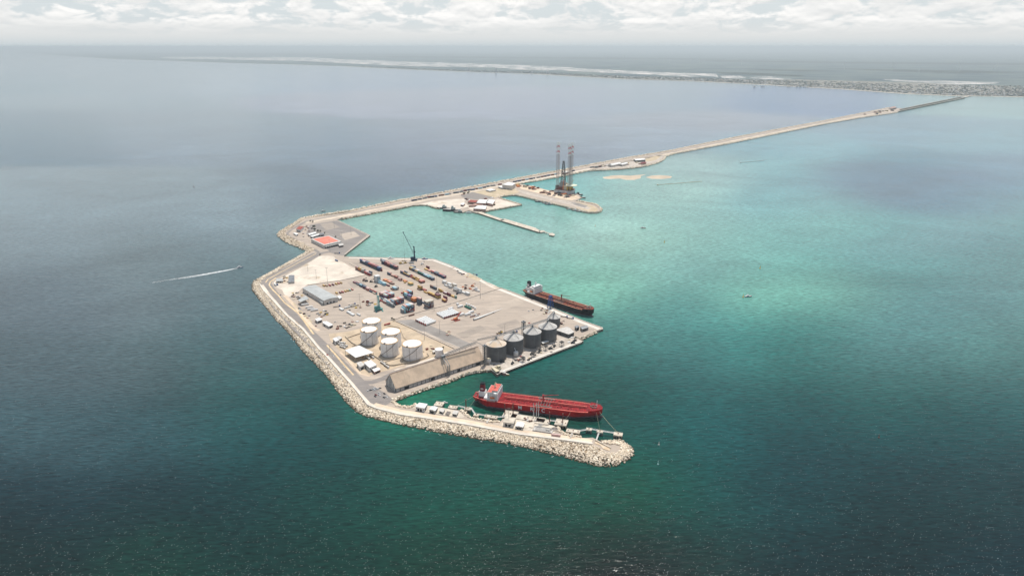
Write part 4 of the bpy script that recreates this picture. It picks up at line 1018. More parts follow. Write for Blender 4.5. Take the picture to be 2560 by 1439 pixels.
def row(desc, p0, p1, tops, nb=1, pal=None, ln=12.2, group=None, only_vis=True, seed=0, dirn=None, colf=None, scale_=1.0):
    """containers end to end from base point p0 to p1 (photograph pixels of the near long side); tops = tiers per position
       (an int, or a list giving the tiers of each parallel line behind the front one)"""
    rr = random.Random(seed or hash_(desc)); A = Vector(G(p0[0], p0[1], ZL)); B = Vector(G(p1[0], p1[1], ZL))
    d = (B-A).normalized() if dirn is None else Vector((math.cos(dirn), math.sin(dirn))); n = Vector((-d.y, d.x))
    if n.y < 0: n = -n
    rz = math.atan2(d.y, d.x); N_ = len(tops); pitch = (B-A).length/N_ if N_ > 1 else ln+0.3
    L_ = ln
    for i in range(N_):
        th = tops[i] if isinstance(tops[i], (list, tuple)) else [tops[i]]*nb
        for j, T in enumerate(th):
            for k in range(T):
                front = j == 0 or k >= (th[j-1]); end = i == N_-1 or k >= (tops[i+1][j] if isinstance(tops[i+1], (list, tuple)) and j < len(tops[i+1]) else (tops[i+1] if not isinstance(tops[i+1], (list, tuple)) else 0))
                if not (front or end or k == T-1): continue
                col = colf(i, j, k, rr) if colf else rr.choice(pal)
                q = A+d*(pitch*(i+0.5))+n*(2.56*(j+0.5))
                ex = (ln*2.6 if front else 0)+(6.3 if end else 0)+(ln*2.44*0.45 if k == T-1 else 0)
                tier = 'lone' if T == 1 else ('top' if k == T-1 else ('ground' if k == 0 else ORD[k]+'-tier'))
                lab = col+(' container, ' if T == 1 else ' container, '+tier+(' tier, ' if 'tier' not in tier else ', '))
                pos = []
                if N_ > 1: pos.append(ORD[i]+' along')
                if max(len(th), nb) > 1: pos.append('line %s' % ('one two three four five six seven eight nine ten eleven twelve'.split()[j]))
                lab = (lab+' '.join(pos)).rstrip(' ,')
                w1 = (lab+', '+desc).split()
                if len(w1) > 16: w1 = (lab.replace(' container', '').replace(' along', '')+', '+desc).split()
                ROWS.append((ex/max(q.y, 1), col, L_, (q.x, q.y, ZL+0.12+2.88*k), rz, ' '.join(w1[:16]), group or 'shipping containers stacked in the yard', scale_))
def flush_rows():
    ROWS.sort(key=lambda r: -r[0]); big = MB(); mats = []; names = {}
    for n_, (ex, col, L_, loc, rz, lab, grp, sc) in enumerate(ROWS):
        me = cont_mesh(col, L_)
        if n_ < 298:
            o = bpy.data.objects.new('shipping_container', me); C.objects.link(o); o.location = loc; o.rotation_euler = (0, 0, rz); tag(o, lab, 'container', grp)
        else:
            if col not in names: names[col] = len(mats); mats.append(me.materials[0])
            big.m = names[col]; big.box(loc, (L_, 2.44, 2.84), rz)
    if big.v: tag(big.build('container_stacks', mats), 'remaining stacked containers, mostly hidden inside and at the ends of the blocks', 'containers', kind='stuff')
    NC[0] = len(ROWS)
ROWS = []
def hash_(s): return sum(ord(c)*(i+1) for i, c in enumerate(s))
def seq(lists): return lambda i, j, k, rr: lists[i][min(k, len(lists[i])-1)] if j == 0 else rr.choice(['salmon', 'pink', 'grey', 'slate', 'red', 'navy'] if rr.random() < .6 else lists[i])
row('tall navy row by the north quay', (899,655.5), (949,678), [3,3,3,3,3,3,3], 3, colf=seq([['navy','slate','blue'],['slate','navy','white'],['navy','slate','navy'],['blue','navy','red'],['slate','brown','maroon'],['green','slate','maroon'],['navy','blue','blue']]))
row('red pair at the end of the navy row', (950.5,677), (960,681), [2], 1, ['maroon'], 6.1)
row('dark row left of the blue crane', (953,658), (990,675), [3,3,3,3,3], 3, colf=seq([['navy','navy','grey'],['maroon','maroon','maroon'],['maroon','brown','salmon'],['green','navy','slate'],['brown','navy','maroon']]))
row('navy stack behind the dark row', (951,652), (961,656), [2], 1, ['navy'], 12.2)
row('brown and cream row beside the sand lot', (888,673), (925,690), [[3,3,2],[3,3,2],[3,3,2],[2,2,2],[2,2,3]], 3, colf=seq([['brown','brown','pink'],['brown','orange','ochre'],['brown','grey','cream'],['red','red','grey'],['red','maroon','cream']]))
row('broken dark row in the middle of the yard', (967,685), (993,697), [2,1,2], 2, colf=seq([['navy','slate'],['brown','brown'],['brown','salmon']]))
row('tan pair in the middle of the yard', (994,699), (1005,704), [2], 2, ['tan', 'brown', 'pink'])
row('ochre line in the middle of the yard', (1007,702), (1019,708), [[1,1]], 2, ['ochre', 'orange'])
row('yellow-topped block in the middle of the yard', (1019,711), (1028,715), [[2,2,2]], 3, colf=lambda i,j,k,rr: 'pale green' if k == 0 else 'yellow')
row('lone yellow box before the yellow-topped block', (1009,706), (1017,710), [1], 1, ['yellow'], 6.1)
row('purple row with yellow tops', (1000,682), (1023,693), [[2,2],[2,3],[2,2]], 2, colf=seq([['slate','navy','grey'],['navy','ochre','purple'],['purple','ochre','ochre']]))
row('red and ochre row facing the purple row', (1024,692), (1045,703), [[1,2],[2,2],[1,2]], 2, colf=seq([['red','grey'],['brown','yellow'],['yellow','white']]))
row('orange-topped block near the yard centre', (1046,705), (1054,709), [[2,2,2,2]], 4, colf=lambda i,j,k,rr: ['brown','purple','brown','brown'][j] if k == 0 else 'salmon')
row('longest two-tier row', (1022,672.5), (1081,701.5), [2]*8, 3, colf=seq([['brown','ochre'],['slate','slate'],['white','ochre'],['green','green'],['navy','green'],['navy','light blue'],['maroon','cyan'],['slate','slate']]))
row('dark pair behind the longest row', (1026,667), (1036,671), [1], 3, ['slate', 'ochre', 'maroon'])
row('maroon and yellow low row', (1060,673), (1075,680), [1,1], 2, ['maroon', 'yellow', 'salmon'])
row('navy row nearest the long quay', (1076,681), (1110,697), [[2,2,2]]*4, 3, colf=seq([['grey','red'],['maroon','slate'],['navy','navy'],['navy','navy']]))
row('tall maroon pair near the long quay', (1065,669.5), (1073,673), [2], 1, ['maroon'])
row('stepped row beside the dark machines', (881,705.5), (939,737), [[1,1],[1,2],[2,2],[2,2],[2,2],[1,2],[1,2]], 2, colf=seq([['maroon','pink'],['slate','yellow'],['navy','light blue'],['maroon','navy'],['red','pink'],['navy','salmon'],['cream','ochre']]))
row('tall white block in the yard', (935,703), (943,707), [[5,5,5,5]], 4, colf=lambda i,j,k,rr: 'white' if j == 0 or k == 4 else rr.choice(['grey', 'white', 'light blue']))
row('pale blue steps beside the tall white block', (944,707), (962,715), [[1,2],[2,2]], 2, ['cyan', 'light blue'])
row('red boxes behind the pale blue steps', (956,700), (975,708), [1,1], 3, ['salmon', 'orange', 'salmon'])
row('maroon box below the pale blue steps', (965,713), (972,716), [1], 1, ['maroon'])
row('brown line right of the pale blue steps', (973,709), (990,714), [[1,1]], 2, ['brown', 'pink', 'salmon'])
row('blue and cream block at the row end', (980,722.5), (987,726), [[2,2,2,2]], 4, colf=lambda i,j,k,rr: 'light blue' if j < 2 and k else rr.choice(['slate', 'cream', 'maroon']))
row('low brown box at the row end', (976,722), (982,726), [1], 1, ['brown'])
row('wide colourful block behind the teal crane', (947,739), (967,748), [[3,3,3,3,3,3,3,3],[3,3,3,3,3,3,3,3]], 8, colf=lambda i,j,k,rr: rr.choice(['salmon','pink','red','grey','light blue','pink','maroon','cream']) if k == 2 else rr.choice(['maroon','brown','purple','slate','red']))
row('stepped side of the widest block', (948.5,751), (983,769), [[1,2],[2,3],[3,3],[3,4]], 2, colf=seq([['red','grey'],['red','white'],['grey','grey','light blue'],['grey','slate','white']]))
row('widest block, eleven lines of doors', (976,760), (988,765.5), [[4]*10], 10, colf=lambda i,j,k,rr: rr.choice(['salmon','pink','light blue','grey','cream','pink']) if k == 3 else rr.choice(['slate','maroon','brown','grey','navy','purple','red','light blue']))
row('front block nearest the white tanks', (1001,779), (1010,784.5), [[3,4,5,5,5,5,5,5,5,5]], 10, colf=lambda i,j,k,rr: rr.choice(['white','salmon','red','cream','pink','light blue']) if k == 4 else (['grey','slate','white'][min(k,2)] if j == 0 else ('cyan' if j == 1 else rr.choice(['slate','brown','navy','grey','maroon','light blue','red','green']))))
row('grey five-high end block by the apron wall', (1060,767), (1066.5,770.5), [[5,5,5,5,5,5]], 6, colf=lambda i,j,k,rr: 'cream' if k == 4 else rr.choice(['grey','slate','maroon','grey','navy','brown']))
row('dark box beside the grey end block', (1054,757), (1060,760), [1], 1, ['navy'])
row('red box left of the mixed stacks', (1002,733), (1008,736), [1], 1, ['red'], 6.1)
row('yellow and red block behind the cyan stack', (1007,737), (1018,742), [[3,3,3,2,3,3,3]], 7, colf=lambda i,j,k,rr: ['yellow','salmon','red','grey','light blue','cyan','salmon'][j] if k == 2 else rr.choice(['brown','slate','navy','maroon']))
row('cyan stack in the mixed group', (1010,743.5), (1017,747), [4], 1, colf=lambda i,j,k,rr: 'cyan' if k > 1 else 'slate')
row('purple-topped tower in the mixed group', (1018,748), (1026,752), [[4,4]], 2, colf=lambda i,j,k,rr: 'purple' if k == 3 else 'grey')
row('bright orange block in the mixed group', (1027,753), (1036,757), [[3,3,3,3]], 4, colf=lambda i,j,k,rr: 'orange' if k == 2 else rr.choice(['orange','brown','maroon']))
row('grey tower right of the orange block', (1042,758.5), (1049.5,762), [[5,5]], 2, colf=lambda i,j,k,rr: 'pink' if k == 4 else 'slate')
row('yellow three-high pair', (1044,722), (1053,726), [[3,3]], 2, ['ochre', 'yellow', 'brown'])
row('low tan box by the yellow pair', (1042,722.5), (1050,726.5), [1], 1, ['tan'])
row('red line after the yellow pair', (1055,724), (1068,731), [[1,1]], 2, ['maroon', 'red', 'salmon'])
row('yellow-over-maroon row', (1069,735), (1086,743), [[2,2],[2,2]], 2, colf=lambda i,j,k,rr: 'maroon' if k == 0 else 'yellow')
row('low yellow box in front of the red line', (1059,730), (1067,734), [1], 1, ['yellow'])
row('olive and maroon block', (1087,743), (1096,747.5), [[3,3,3]], 3, colf=lambda i,j,k,rr: 'maroon' if k == 2 else 'ochre')
row('maroon wall of boxes near the apron', (1108,748), (1123,755), [3], 1, ['maroon'], 12.2)
row('yellow-over-maroon pair before the maroon wall', (1104,752), (1112,756), [[2,2]], 2, colf=lambda i,j,k,rr: ['maroon','yellow','salmon'][k+j if k else 0])
row('dark low row before the white boxes', (1075,718), (1090,725), [2,2], 1, ['navy', 'brown', 'slate'])
row('yellow and brown line before the white boxes', (1096,727), (1106,732), [[2,1]], 2, ['yellow', 'tan', 'brown'])
row('mixed line below the white boxes', (1106,732), (1126,741), [[1,1],[2,1]], 2, ['white', 'maroon', 'slate', 'brown'])
row('yellow line at the low end of the yard', (1126,740), (1135,744.5), [[1,1]], 2, ['yellow', 'yellow'])
row('grey-green pair at the low end of the yard', (1136,744.5), (1142,747), [2], 1, ['slate', 'pale green'], 6.1)
wh = ['white', 'white', 'cream', 'white']
row('back row of white boxes', (1103,706), (1140,722), [[2,2],[2,2],[3,3]], 2, wh)
row('front row of white boxes', (1109,713), (1129,722), [[1],[2]], 1, wh)
row('second white row towards the apron', (1132,726), (1151,734), [[2,3],[2,3]], 2, wh)
row('last white boxes near the apron wall', (1153,731), (1171,739.5), [[1,1],[2,2]], 2, wh)
for i, (u, v, c) in enumerate([(806,714,'yellow'),(813,714,'tan'),(821,713,'red'),(829,711.5,'maroon'),(837,709.5,'yellow'),(843,708,'salmon'),(849,707,'ochre')]):
    row('slanting line behind the grey warehouse, counted %s from the left' % ORD[i], (u, v), (u+8, v+4.5), [1], 1, [c], 9.0, group='flat boxes behind the grey warehouse')
for i, (u, v, c) in enumerate([(838,732.5,'yellow'),(847,731.5,'maroon'),(853,730,'red'),(860,728,'yellow'),(866,726.5,'ochre'),(871,725.5,'pale green'),(877,723.5,'salmon')]):
    row('slanting line right of the grey warehouse, counted %s from the left' % ORD[i], (u, v), (u+8, v+4.5), [1], 1, [c], 8.0, group='flat boxes right of the grey warehouse')
for i, (u, v, n, rz, lab) in enumerate([(853,775,2,None,'white pair in the truck yard left'),(872,783,2,None,'white line in the truck yard centre'),(880,788,2,None,'double white box near the tanks'),(897,788,1,None,'single white box beside the teal crane')]):
    row(lab, (u-6, v-2), (u+2, v+2), [[1]*n], n, ['white'])
row('pale long line at the truck yard', (862,772), (874,768.5), [1], 1, ['white'], dirn=B_AX)
row('second pale line near the teal crane', (880,767.5), (894,763.5), [1], 1, ['cream'], dirn=B_AX)
row('brown lone box by the apron wall', (1023,791), (1034,787), [1], 1, ['brown'], dirn=B_AX)
row('blue lone box by the sand lot gate', (837,651), (846,655), [1], 1, ['blue'])
row('grey lone box near the blue crane', (1022,659), (1035,658.5), [1], 1, ['grey'], dirn=R(0))
row('red pair in the tank yard', (962,814), (975,810), [1], 1, ['red'], dirn=B_AX)

flush_rows()
# ================================================================== TANKERS
def tanker(name, label, stern_px, bow_px, dz, beam, hullm, deckm, edgem, walkm, funnelm, letters=None, lifeboat=True, light=False):
    a = Vector(G(stern_px[0], stern_px[1], dz)); b = Vector(G(bow_px[0], bow_px[1], dz+2)); Ln = (b-a).length
    rz = math.atan2(b.y-a.y, b.x-a.x); t = thing(name, label, 'tanker', (a.x, a.y, 0), rz)
    def hw(s):                                                # half breadth at station s (0..1), deck level
        if s < 0.14: return beam/2*(0.42+0.58*math.sin(min(1, (s+0.01)/0.15)*math.pi/2))
        if s > 0.80: return beam/2*math.sqrt(max(0.0, 1-((s-0.80)/0.20)**2.0))
        return beam/2
    def wl(s):                                                # half breadth at the waterline
        if s < 0.16: return beam/2*max(0.02, math.sin(min(1, max(0, s-0.015)/0.145)*math.pi/2))**1.2
        if s > 0.76: return beam/2*max(0.0, 1-((s-0.76)/0.225))**0.85 if s < 0.985 else 0.01
        return beam/2
    def sheer(s): return dz + (2.6 if s > 0.90 else 0) + max(0, s-0.8)*3
    ss = [0, 0.02, 0.05, 0.09, 0.13, 0.18, 0.3, 0.5, 0.7, 0.78, 0.83, 0.87, 0.90, 0.901, 0.94, 0.965, 0.985, 0.997]
    hull = MB(); secs = []
    for s in ss:
        h_, w_ = max(hw(s), 0.15), max(wl(s), 0.08); zt = sheer(s); x = s*Ln; xw = x - (0 if s < 0.8 else (s-0.8)*Ln*0.12)
        up = 0.0 if s > 0.06 else (0.06-s)/0.06*4.0             # counter stern rises aft
        secs.append([(xw, -w_*0.9, -2+up), (xw, -w_, 1.6+up*0.9), (x, -(w_*0.35+h_*0.65), dz*0.62), (x, -h_, zt), (x, h_, zt), (x, (w_*0.35+h_*0.65), dz*0.62), (xw, w_, 1.6+up*0.9), (xw, w_*0.9, -2+up)])
    hull.loft(secs); 
    ob = hull.build('hull', [hullm, M['boottop']], t)
    for p in ob.data.polygons:
        if len(p.vertices) == 4 and p.center.z < 1.7: p.material_index = 1
    bt = MB(); sec2 = []
    for s in ss:
        w_ = max(wl(s), 0.08)+0.06; xw = s*Ln-(0 if s < 0.8 else (s-0.8)*Ln*0.12)
        sec2.append([(xw, -w_, -1), (xw, -w_-0.35, 3.1), (xw, w_+0.35, 3.1), (xw, w_, -1)])
    bt.loft(sec2[4:-2]); bt.build('boot_topping', M['boottop'], t)
    bb = MB(); bb.loft([[(Ln*0.95+i*Ln*0.055/5, math.cos(q*math.pi/4)*r, 0.3+math.sin(q*math.pi/4)*r*0.9) for q in range(8)] for i, r in enumerate((2.6, 2.9, 2.8, 2.3, 1.5, 0.4))]); bb.build('bulbous_bow', M['boottop'], t)
    dk = MB(); m_ = 0.35                                       # deck with a lighter worn edge
    dk.loft([[(s*Ln, -max(hw(s)-m_, 0.05), sheer(s)+0.06), (s*Ln, max(hw(s)-m_, 0.05), sheer(s)+0.06)] for s in ss if s <= 0.90], cap=False, closed=False)
    dk.loft([[(s*Ln, -max(hw(s)-m_, 0.05), sheer(s)+0.06), (s*Ln, max(hw(s)-m_, 0.05), sheer(s)+0.06)] for s in ss if s > 0.90], cap=False, closed=False)
    dk.build('deck', deckm, t)
    for sg in (-1, 1):
        e = MB(); e.loft([[(s*Ln, sg*(max(hw(s)-1.9, 0.02)), sheer(s)+0.12), (s*Ln, sg*(max(hw(s)-0.2, 0.03)), sheer(s)+0.12)] for s in ss if s <= 0.90], cap=False, closed=False)
        e.build('side_walkway', edgem, t)
        r_ = MB(); pts = [(s*Ln, sg*max(hw(s)-0.15, 0.03)) for s in [i/70 for i in range(70)]]
        for (p, q, s) in zip(pts, pts[1:], [i/70 for i in range(70)]):
            r_.tube((p[0], p[1], sheer(s)), (p[0], p[1], sheer(s)+1.2), 0.09, 4); r_.tube((p[0], p[1], sheer(s)+1.2), (q[0], q[1], sheer(s)+1.2), 0.07, 4)
        r_.build('railing', edgem, t)
    rb = MB()                                                # transverse deck stiffeners
    for i in range(16):
        x = Ln*(0.26+0.60*i/15); w_ = hw(x/Ln)-3
        for sg in (-1, 1): rb.box((x, sg*(w_/2+1.8), dz), (0.5, w_-3.6, 0.6))
    rb.build('deck_stiffener', walkm, t)
    pp = MB()
    for y in (-2.8, -2.0, -1.1, 1.1, 2.0, 2.9): pp.tube((Ln*0.24, y, dz+1.3), (Ln*0.87, y, dz+1.3), 0.32, 6)
    for i in range(24): pp.box((Ln*(0.24+0.63*i/23), 0, dz), (0.5, 6.4, 1.1))
    pp.build('cargo_pipes', walkm, t)
    cw = MB(); cw.box((Ln*0.56, 0, dz+2.2), (Ln*0.64, 1.6, 0.25))
    for i in range(20):
        for y in (-0.7, 0.7): cw.box((Ln*(0.24+0.64*i/19), y, dz), (0.3, 0.3, 2.3))
    for y in (-0.8, 0.8): cw.tube((Ln*0.24, y, dz+3.4), (Ln*0.88, y, dz+3.4), 0.08, 4)
    cw.build('catwalk', edgem, t)
    mf = MB()
    for i in range(5):
        x = Ln*(0.515+0.022*i); mf.tube((x, -hw(.5)+2.6, dz+1.6), (x, hw(.5)-2.6, dz+1.6), 0.4, 6)
    for sg in (-1, 1): mf.box((Ln*0.56, sg*(beam/2-3.8), dz), (Ln*0.13, 2.2, 0.8))
    mf.build('manifold', M['ladder'], t)
    hs = MB()
    rr = random.Random(int(Ln))
    for i in range(26):
        x = Ln*(0.26+0.60*rr.random()); y = rr.uniform(-1, 1)*(hw(x/Ln)-5)
        if abs(y) < 4: y = math.copysign(5.5, y)
        hs.cyl((x, y, dz), rr.uniform(0.5, 1.1), rr.uniform(0.8, 1.8), 8)
    hs.build('tank_hatch', walkm, t)
    # hose crane amidships
    cr = MB(); cx_ = Ln*0.545; cr.cyl((cx_, 2.0, dz), 1.1, 9.5, 10); cr.box((cx_, 2.0, dz+9.5), (2.6, 2.4, 2.2)); cr.tube((cx_+0.5, 2.0, dz+10.5), (cx_+Ln*0.115, 4.5, dz+13), 0.6, 6, 0.35)
    cr.build('deck_crane', walkm, t)
    fm = MB(); xf = Ln*0.955; fm.cyl((xf, 0, sheer(.95)), 0.45, 11, 8, r2=0.3); fm.box((xf, 0, sheer(.95)+9), (0.5, 3.2, 0.4)); fm.build('foremast', M['white'], t)
    wi = MB()
    for x, y in ((0.925, -3), (0.925, 3), (0.945, -3.5), (0.945, 3.5), (0.91, 0)): wi.box((x*Ln, y, sheer(.93)), (2.2, 1.8, 1.5)); wi.cyl((x*Ln+1.6, y, sheer(.93)), 0.4, 1.3, 8)
    for x, y in ((0.02, -4), (0.02, 4), (0.045, 0), (0.05, -7), (0.05, 7)): wi.box((x*Ln, y, dz), (2.0, 2.2, 1.4))
    wi.build('winch', M['ladder'], t)
    # accommodation
    sw = M['white']; ac = MB(); f1 = 0.205*Ln; b1 = 0.095*Ln; w2 = beam*0.80
    ac.box(((f1+b1)/2, 0, dz), (f1-b1, w2, 3.0)); ac.box(((f1+b1)/2+2.5, 0, dz+3), (f1-b1-5, w2*0.94, 9.5))
    ac.build('accommodation', sw, t)
    ft = MB(); ft.box((f1-0.0, 0, dz+0.3), (0.7, beam*0.96, 12.4)); ft.build('front_bulkhead', sw, t)
    br = MB(); br.box((f1-4.6, 0, dz+12.5), (8.6, w2*0.9, 3.2)); br.box((f1-3.2, 0, dz+12.7), (4.2, beam*1.02, 0.9)); br.build('bridge', sw, t)
    wn = MB(); wn.box((f1-0.28, 0, dz+14.0), (0.12, w2*0.86, 1.0)); wn.box((f1-4.6, -w2*0.45-0.02, dz+14.0), (7.5, 0.12, 1.0)); wn.build('bridge_windows', M['window'], t)
    tp = MB(); tp.box((f1-5, 0, dz+15.7), (8.9, w2*0.92, 0.25)); tp.box(((f1+b1)/2-1, 0, dz+12.5), (f1-b1-13, w2*0.9, 0.2)); tp.build('top_deck', M['pinkdeck'] if not light else M['white'], t)
    for k in range(4):
        for s_ in range(6):
            pw = MB(); pw.box((f1+0.38, (s_-2.5)*w2*0.15, dz+1.4+k*2.8), (0.12, 1.1, 0.9)); pw.build('porthole', M['window'], t)
    for k in range(3):
        for s_ in range(4):
            pw = MB(); pw.box((b1+7+s_*2.8, -w2*0.47-0.03, dz+4.2+k*2.8), (1.0, 0.12, 0.9)); pw.build('porthole', M['window'], t)
    ra = MB(); ra.box((f1-7, 0, dz+15.9), (1.4, 1.4, 5.5)); ra.box((f1-7, 0, dz+20), (0.6, 6.5, 0.6)); ra.box((f1-6, 0.5, dz+21.4), (0.5, 3.6, 0.9)); ra.cyl((f1-7, 0, dz+21), 0.3, 3.5, 6); ra.box((f1-6.2, -1.6, dz+17.8), (2.2, 2.0, 0.4))
    ra.build('radar_mast', M['white'] if light else M['cream'], t)
    # side galleries of the poop deck
    gl = MB()
    for i in range(7): gl.box((Ln*(0.125+0.010*i), -hw(.15)+0.1, dz), (0.6, 0.5, 3.0))
    gl.box((Ln*0.155, -hw(.15)+0.1, dz+2.7), (Ln*0.075, 0.6, 0.5)); gl.build('gallery', sw, t)
    fu = MB(); fx = Ln*0.068
    fu.box((fx, 0, dz), (9.5, 10, 8.0)); fu.build('funnel_casing', sw, t)
    fu = MB(); fu.loft([[(fx-4.0+k*0.6, -3.1+k*.2, z), (fx+3.6-k*.2, -3.1+k*.2, z), (fx+4.2-k*.2, 0, z), (fx+3.6-k*.2, 3.1-k*.2, z), (fx-4.0+k*0.6, 3.1-k*.2, z)] for k, z in ((0, dz+8), (1, dz+15.5), (1.6, dz+19.0))])
    fn = fu.build('funnel', funnelm, t)
    ft_ = MB(); ft_.loft([[(fx-3.1, -2.85, z), (fx+3.35, -2.85, z), (fx+4.0, 0, z), (fx+3.35, 2.85, z), (fx-3.1, 2.85, z)] for z in (dz+18.7, dz+20.6)])
    for dx in (-1, 1): ft_.cyl((fx+dx, 0, dz+20.6), 0.6, 1.2, 8)
    ft_.build('funnel_top', M['black'], fn)
    if lifeboat:
        for sg in (-1, 1):
            lb = MB(); lb.ball((Ln*0.165, sg*(w2*0.5+1.6), dz+5.2), 1.7, 10, 6, 0.85); me = lb.build('lifeboat', M['orange'], t)
            for v in me.data.vertices: v.co.x = Ln*0.165+(v.co.x-Ln*0.165)*2.4
            dv = MB()
            for dx in (-3, 3): dv.tube((Ln*0.165+dx, sg*(w2*0.5-0.5), dz+3), (Ln*0.165+dx, sg*(w2*0.5+2.4), dz+7.6), 0.3, 4)
            dv.build('davit', M['ladder'], me)
    return t, Ln, rz, a
def text(name, body, size, loc, rot, m, parent=None, depth=0.06, sx=1.0):
    cu = bpy.data.curves.new(name, 'FONT'); cu.body = body; cu.size = size; cu.extrude = depth; cu.align_x = 'CENTER'; cu.align_y = 'CENTER'; cu.offset = size*0.022
    o = bpy.data.objects.new(name, cu); dg = bpy.context.evaluated_depsgraph_get()
    C.objects.link(o); bpy.context.view_layer.update()
    me = bpy.data.meshes.new_from_object(o.evaluated_get(bpy.context.evaluated_depsgraph_get())); bpy.data.objects.remove(o)
    me.materials.clear(); me.materials.append(m); o = bpy.data.objects.new(name, me); C.objects.link(o)
    o.location = loc; o.rotation_euler = rot; o.scale = (sx, 1, 1)
    if parent: o.parent = parent
    return o
RT, RL, RRZ, RA = tanker('red_tanker', 'red-hulled chemical tanker with a red deck, moored off the near breakwater', (1186, 984.5), (1507, 1021), 11.5, 31, M['red'], M['reddeck'], M['pinkdeck'], mat('deck_pipe_red', (0.42, 0.05, 0.05), 0.6, var=0.2, scale=0.3), M['maroon'])
for ch, f in (('M', 0.385), ('R', 0.475), ('C', 0.565)):
    text('hull_letter', ch, 7.6, (RL*f, -15.56, 7.2), (R(90), 0, 0), M['white'], RT)
def funnel_badge():
    fx = RL*0.068; mb = MB(); n = 20
    for i in range(n):
        a, b = 2*math.pi*i/n, 2*math.pi*(i+1)/n
        mb.tube((fx-0.2+2.4*math.cos(a), -3.15, 23.5+1.0*math.sin(a)), (fx-0.2+2.4*math.cos(b), -3.15, 23.5+1.0*math.sin(b)), 0.18, 4)
    mb.build('funnel_badge', M['white'], RT)
    text('funnel_badge_letters', 'MTM', 1.6, (fx-0.2, -3.2, 23.5), (R(90), 0, 0), M['white'], RT)
funnel_badge()
BT, BL, BRZ, BA = tanker('black_tanker', 'black-hulled tanker with a rusty deck, moored at the long quay', (1312, 722), (1484, 774), 12.5, 29, M['black'], M['rust'], M['rustlight'], M['rust'], mat('black_white_funnel', (0.03, 0.035, 0.04), 0.5, var=0.1), light=True)
fb = MB(); fb.box((BL*0.068, -3.2, 22.5), (5.0, 0.3, 5.0)); fb.build('funnel_band', M['white'], BT)
fb = MB(); fb.box((BL*0.068, -3.4, 24.3), (1.2, 0.12, 1.4)); fb.build('funnel_mark', M['black'], BT)

# ================================================================== HARBOUR CRANES
def mobile_crane(name, label, ub, vb, vtower, m1, m2, boom_tip=None, boom_foot_f=0.45, rz=0.0):
    x, y = G(ub, vb, ZL); t = thing(name, label, 'crane', (x, y, ZL), rz); ht = Zat(ub, vtower, x, y)-ZL
    ch = MB(); ch.box((0, 0, 1.3), (15, 7, 2.2))
    for sx in (-1, 1):
        for sy in (-1, 1): ch.box((sx*6.2, sy*6.5, 0.2), (2.0, 7.0, 1.0)); ch.box((sx*6.2, sy*9.6, 0), (3.6, 2.0, 0.6))
    ch.build('chassis', m1, t)
    for i in range(6):
        for sy in (-1, 1): w_ = MB(); w_.tube((-6+i*2.4, sy*3.0, 0.9), (-6+i*2.4, sy*3.7, 0.9), 0.85, 12); w_.build('wheel', M['black'], t)
    hs = MB(); hs.box((-2.2, 0, 3.6), (11, 6.4, 5.0)); hs.box((-6.8, 0, 4.0), (3.2, 7.2, 4.2)); hs.box((-1.0, -3.6, 4.2), (4, 1.2, 3.0)); hs.build('machinery_house', m1, t)
    tw = MB(); tw.loft([[(1.0-a, -a, z), (1.0+a, -a, z), (1.0+a, a, z), (1.0-a, a, z)] for a, z in ((1.8, 3.5), (1.5, ht*0.5), (1.1, ht))]); tw.build('tower', m2, t)
    hd = MB(); hd.box((0.4, 0, ht-0.6), (3.4, 2.6, 2.2)); hd.build('tower_head', m1, t)
    cb = MB(); cb.box((2.9, -0.8, ht*0.60), (2.2, 2.2, 2.6)); cb.build('cab', M['window'], t)
    if boom_tip is not None:
        bu, bv, yoff = boom_tip; by = y+yoff; k = (by)/y
        gz = Zat(bu, bv, x, by); yy = (CY-bv)/FPX
        dyy = math.cos(PITCH)+yy*math.sin(PITCH); bx = (bu-CX)/FPX*(by/dyy)
        tip = Vector((bx-x, by-y, gz-ZL)); tip = Vector((tip.x*math.cos(-rz)-tip.y*math.sin(-rz), tip.x*math.sin(-rz)+tip.y*math.cos(-rz), tip.z))
        foot = Vector((2.4 if tip.x > 0 else -1.0, 0, ht*boom_foot_f))
        d = (tip-foot).normalized(); s = d.cross(Vector((0, 0, 1))).normalized(); u = s.cross(d)
        bm_ = MB(); n = 14
        for i in range(n):
            f0, f1 = i/n, (i+1)/n; w0 = 1.5*(1-f0*0.75); w1 = 1.5*(1-f1*0.75); p, q = foot.lerp(tip, f0), foot.lerp(tip, f1)
            cs0 = [p+s*w0*a+u*w0*b for a, b in ((-1,-.7),(1,-.7),(1,.7),(-1,.7))]; cs1 = [q+s*w1*a+u*w1*b for a, b in ((-1,-.7),(1,-.7),(1,.7),(-1,.7))]
            for a, b in zip(cs0, cs1): bm_.tube(a, b, 0.24, 4)
            for j in range(4): bm_.tube(cs0[j], cs1[(j+1)%4], 0.15, 4)
        bm_.build('boom', m2, t)
        MB().box((tip.x, tip.y, tip.z-1), (2.0, 1.4, 3.0)).build('boom_head', m1, t)
        rp = MB(); rp.tube((0.4, 0, ht+0.8), tip, 0.09, 4); rp.tube(tip, (tip.x, tip.y, 2.5), 0.10, 4); rp.tube((0.4, 0.6, ht+0.8), tip, 0.09, 4); rp.build('hoist_rope', M['dark'], t)
        MB().box((tip.x, tip.y, 0.4), (8.5, 2.4, 0.7), 0.2).build('spreader', M['ladder'], t)
    return t
mobile_crane('harbour_crane', 'dark navy mobile harbour crane with a lattice boom at the north quay', 1035.5, 650.5, 617, M['navy'], M['navy'], (1008, 581, -6), 0.55)
gc = mobile_crane('harbour_crane', 'teal mobile crane with a pale upright boom beside the container blocks', 947, 775, 741, M['teal'], M['tealp'], (942, 733, 6), 0.2, R(20))
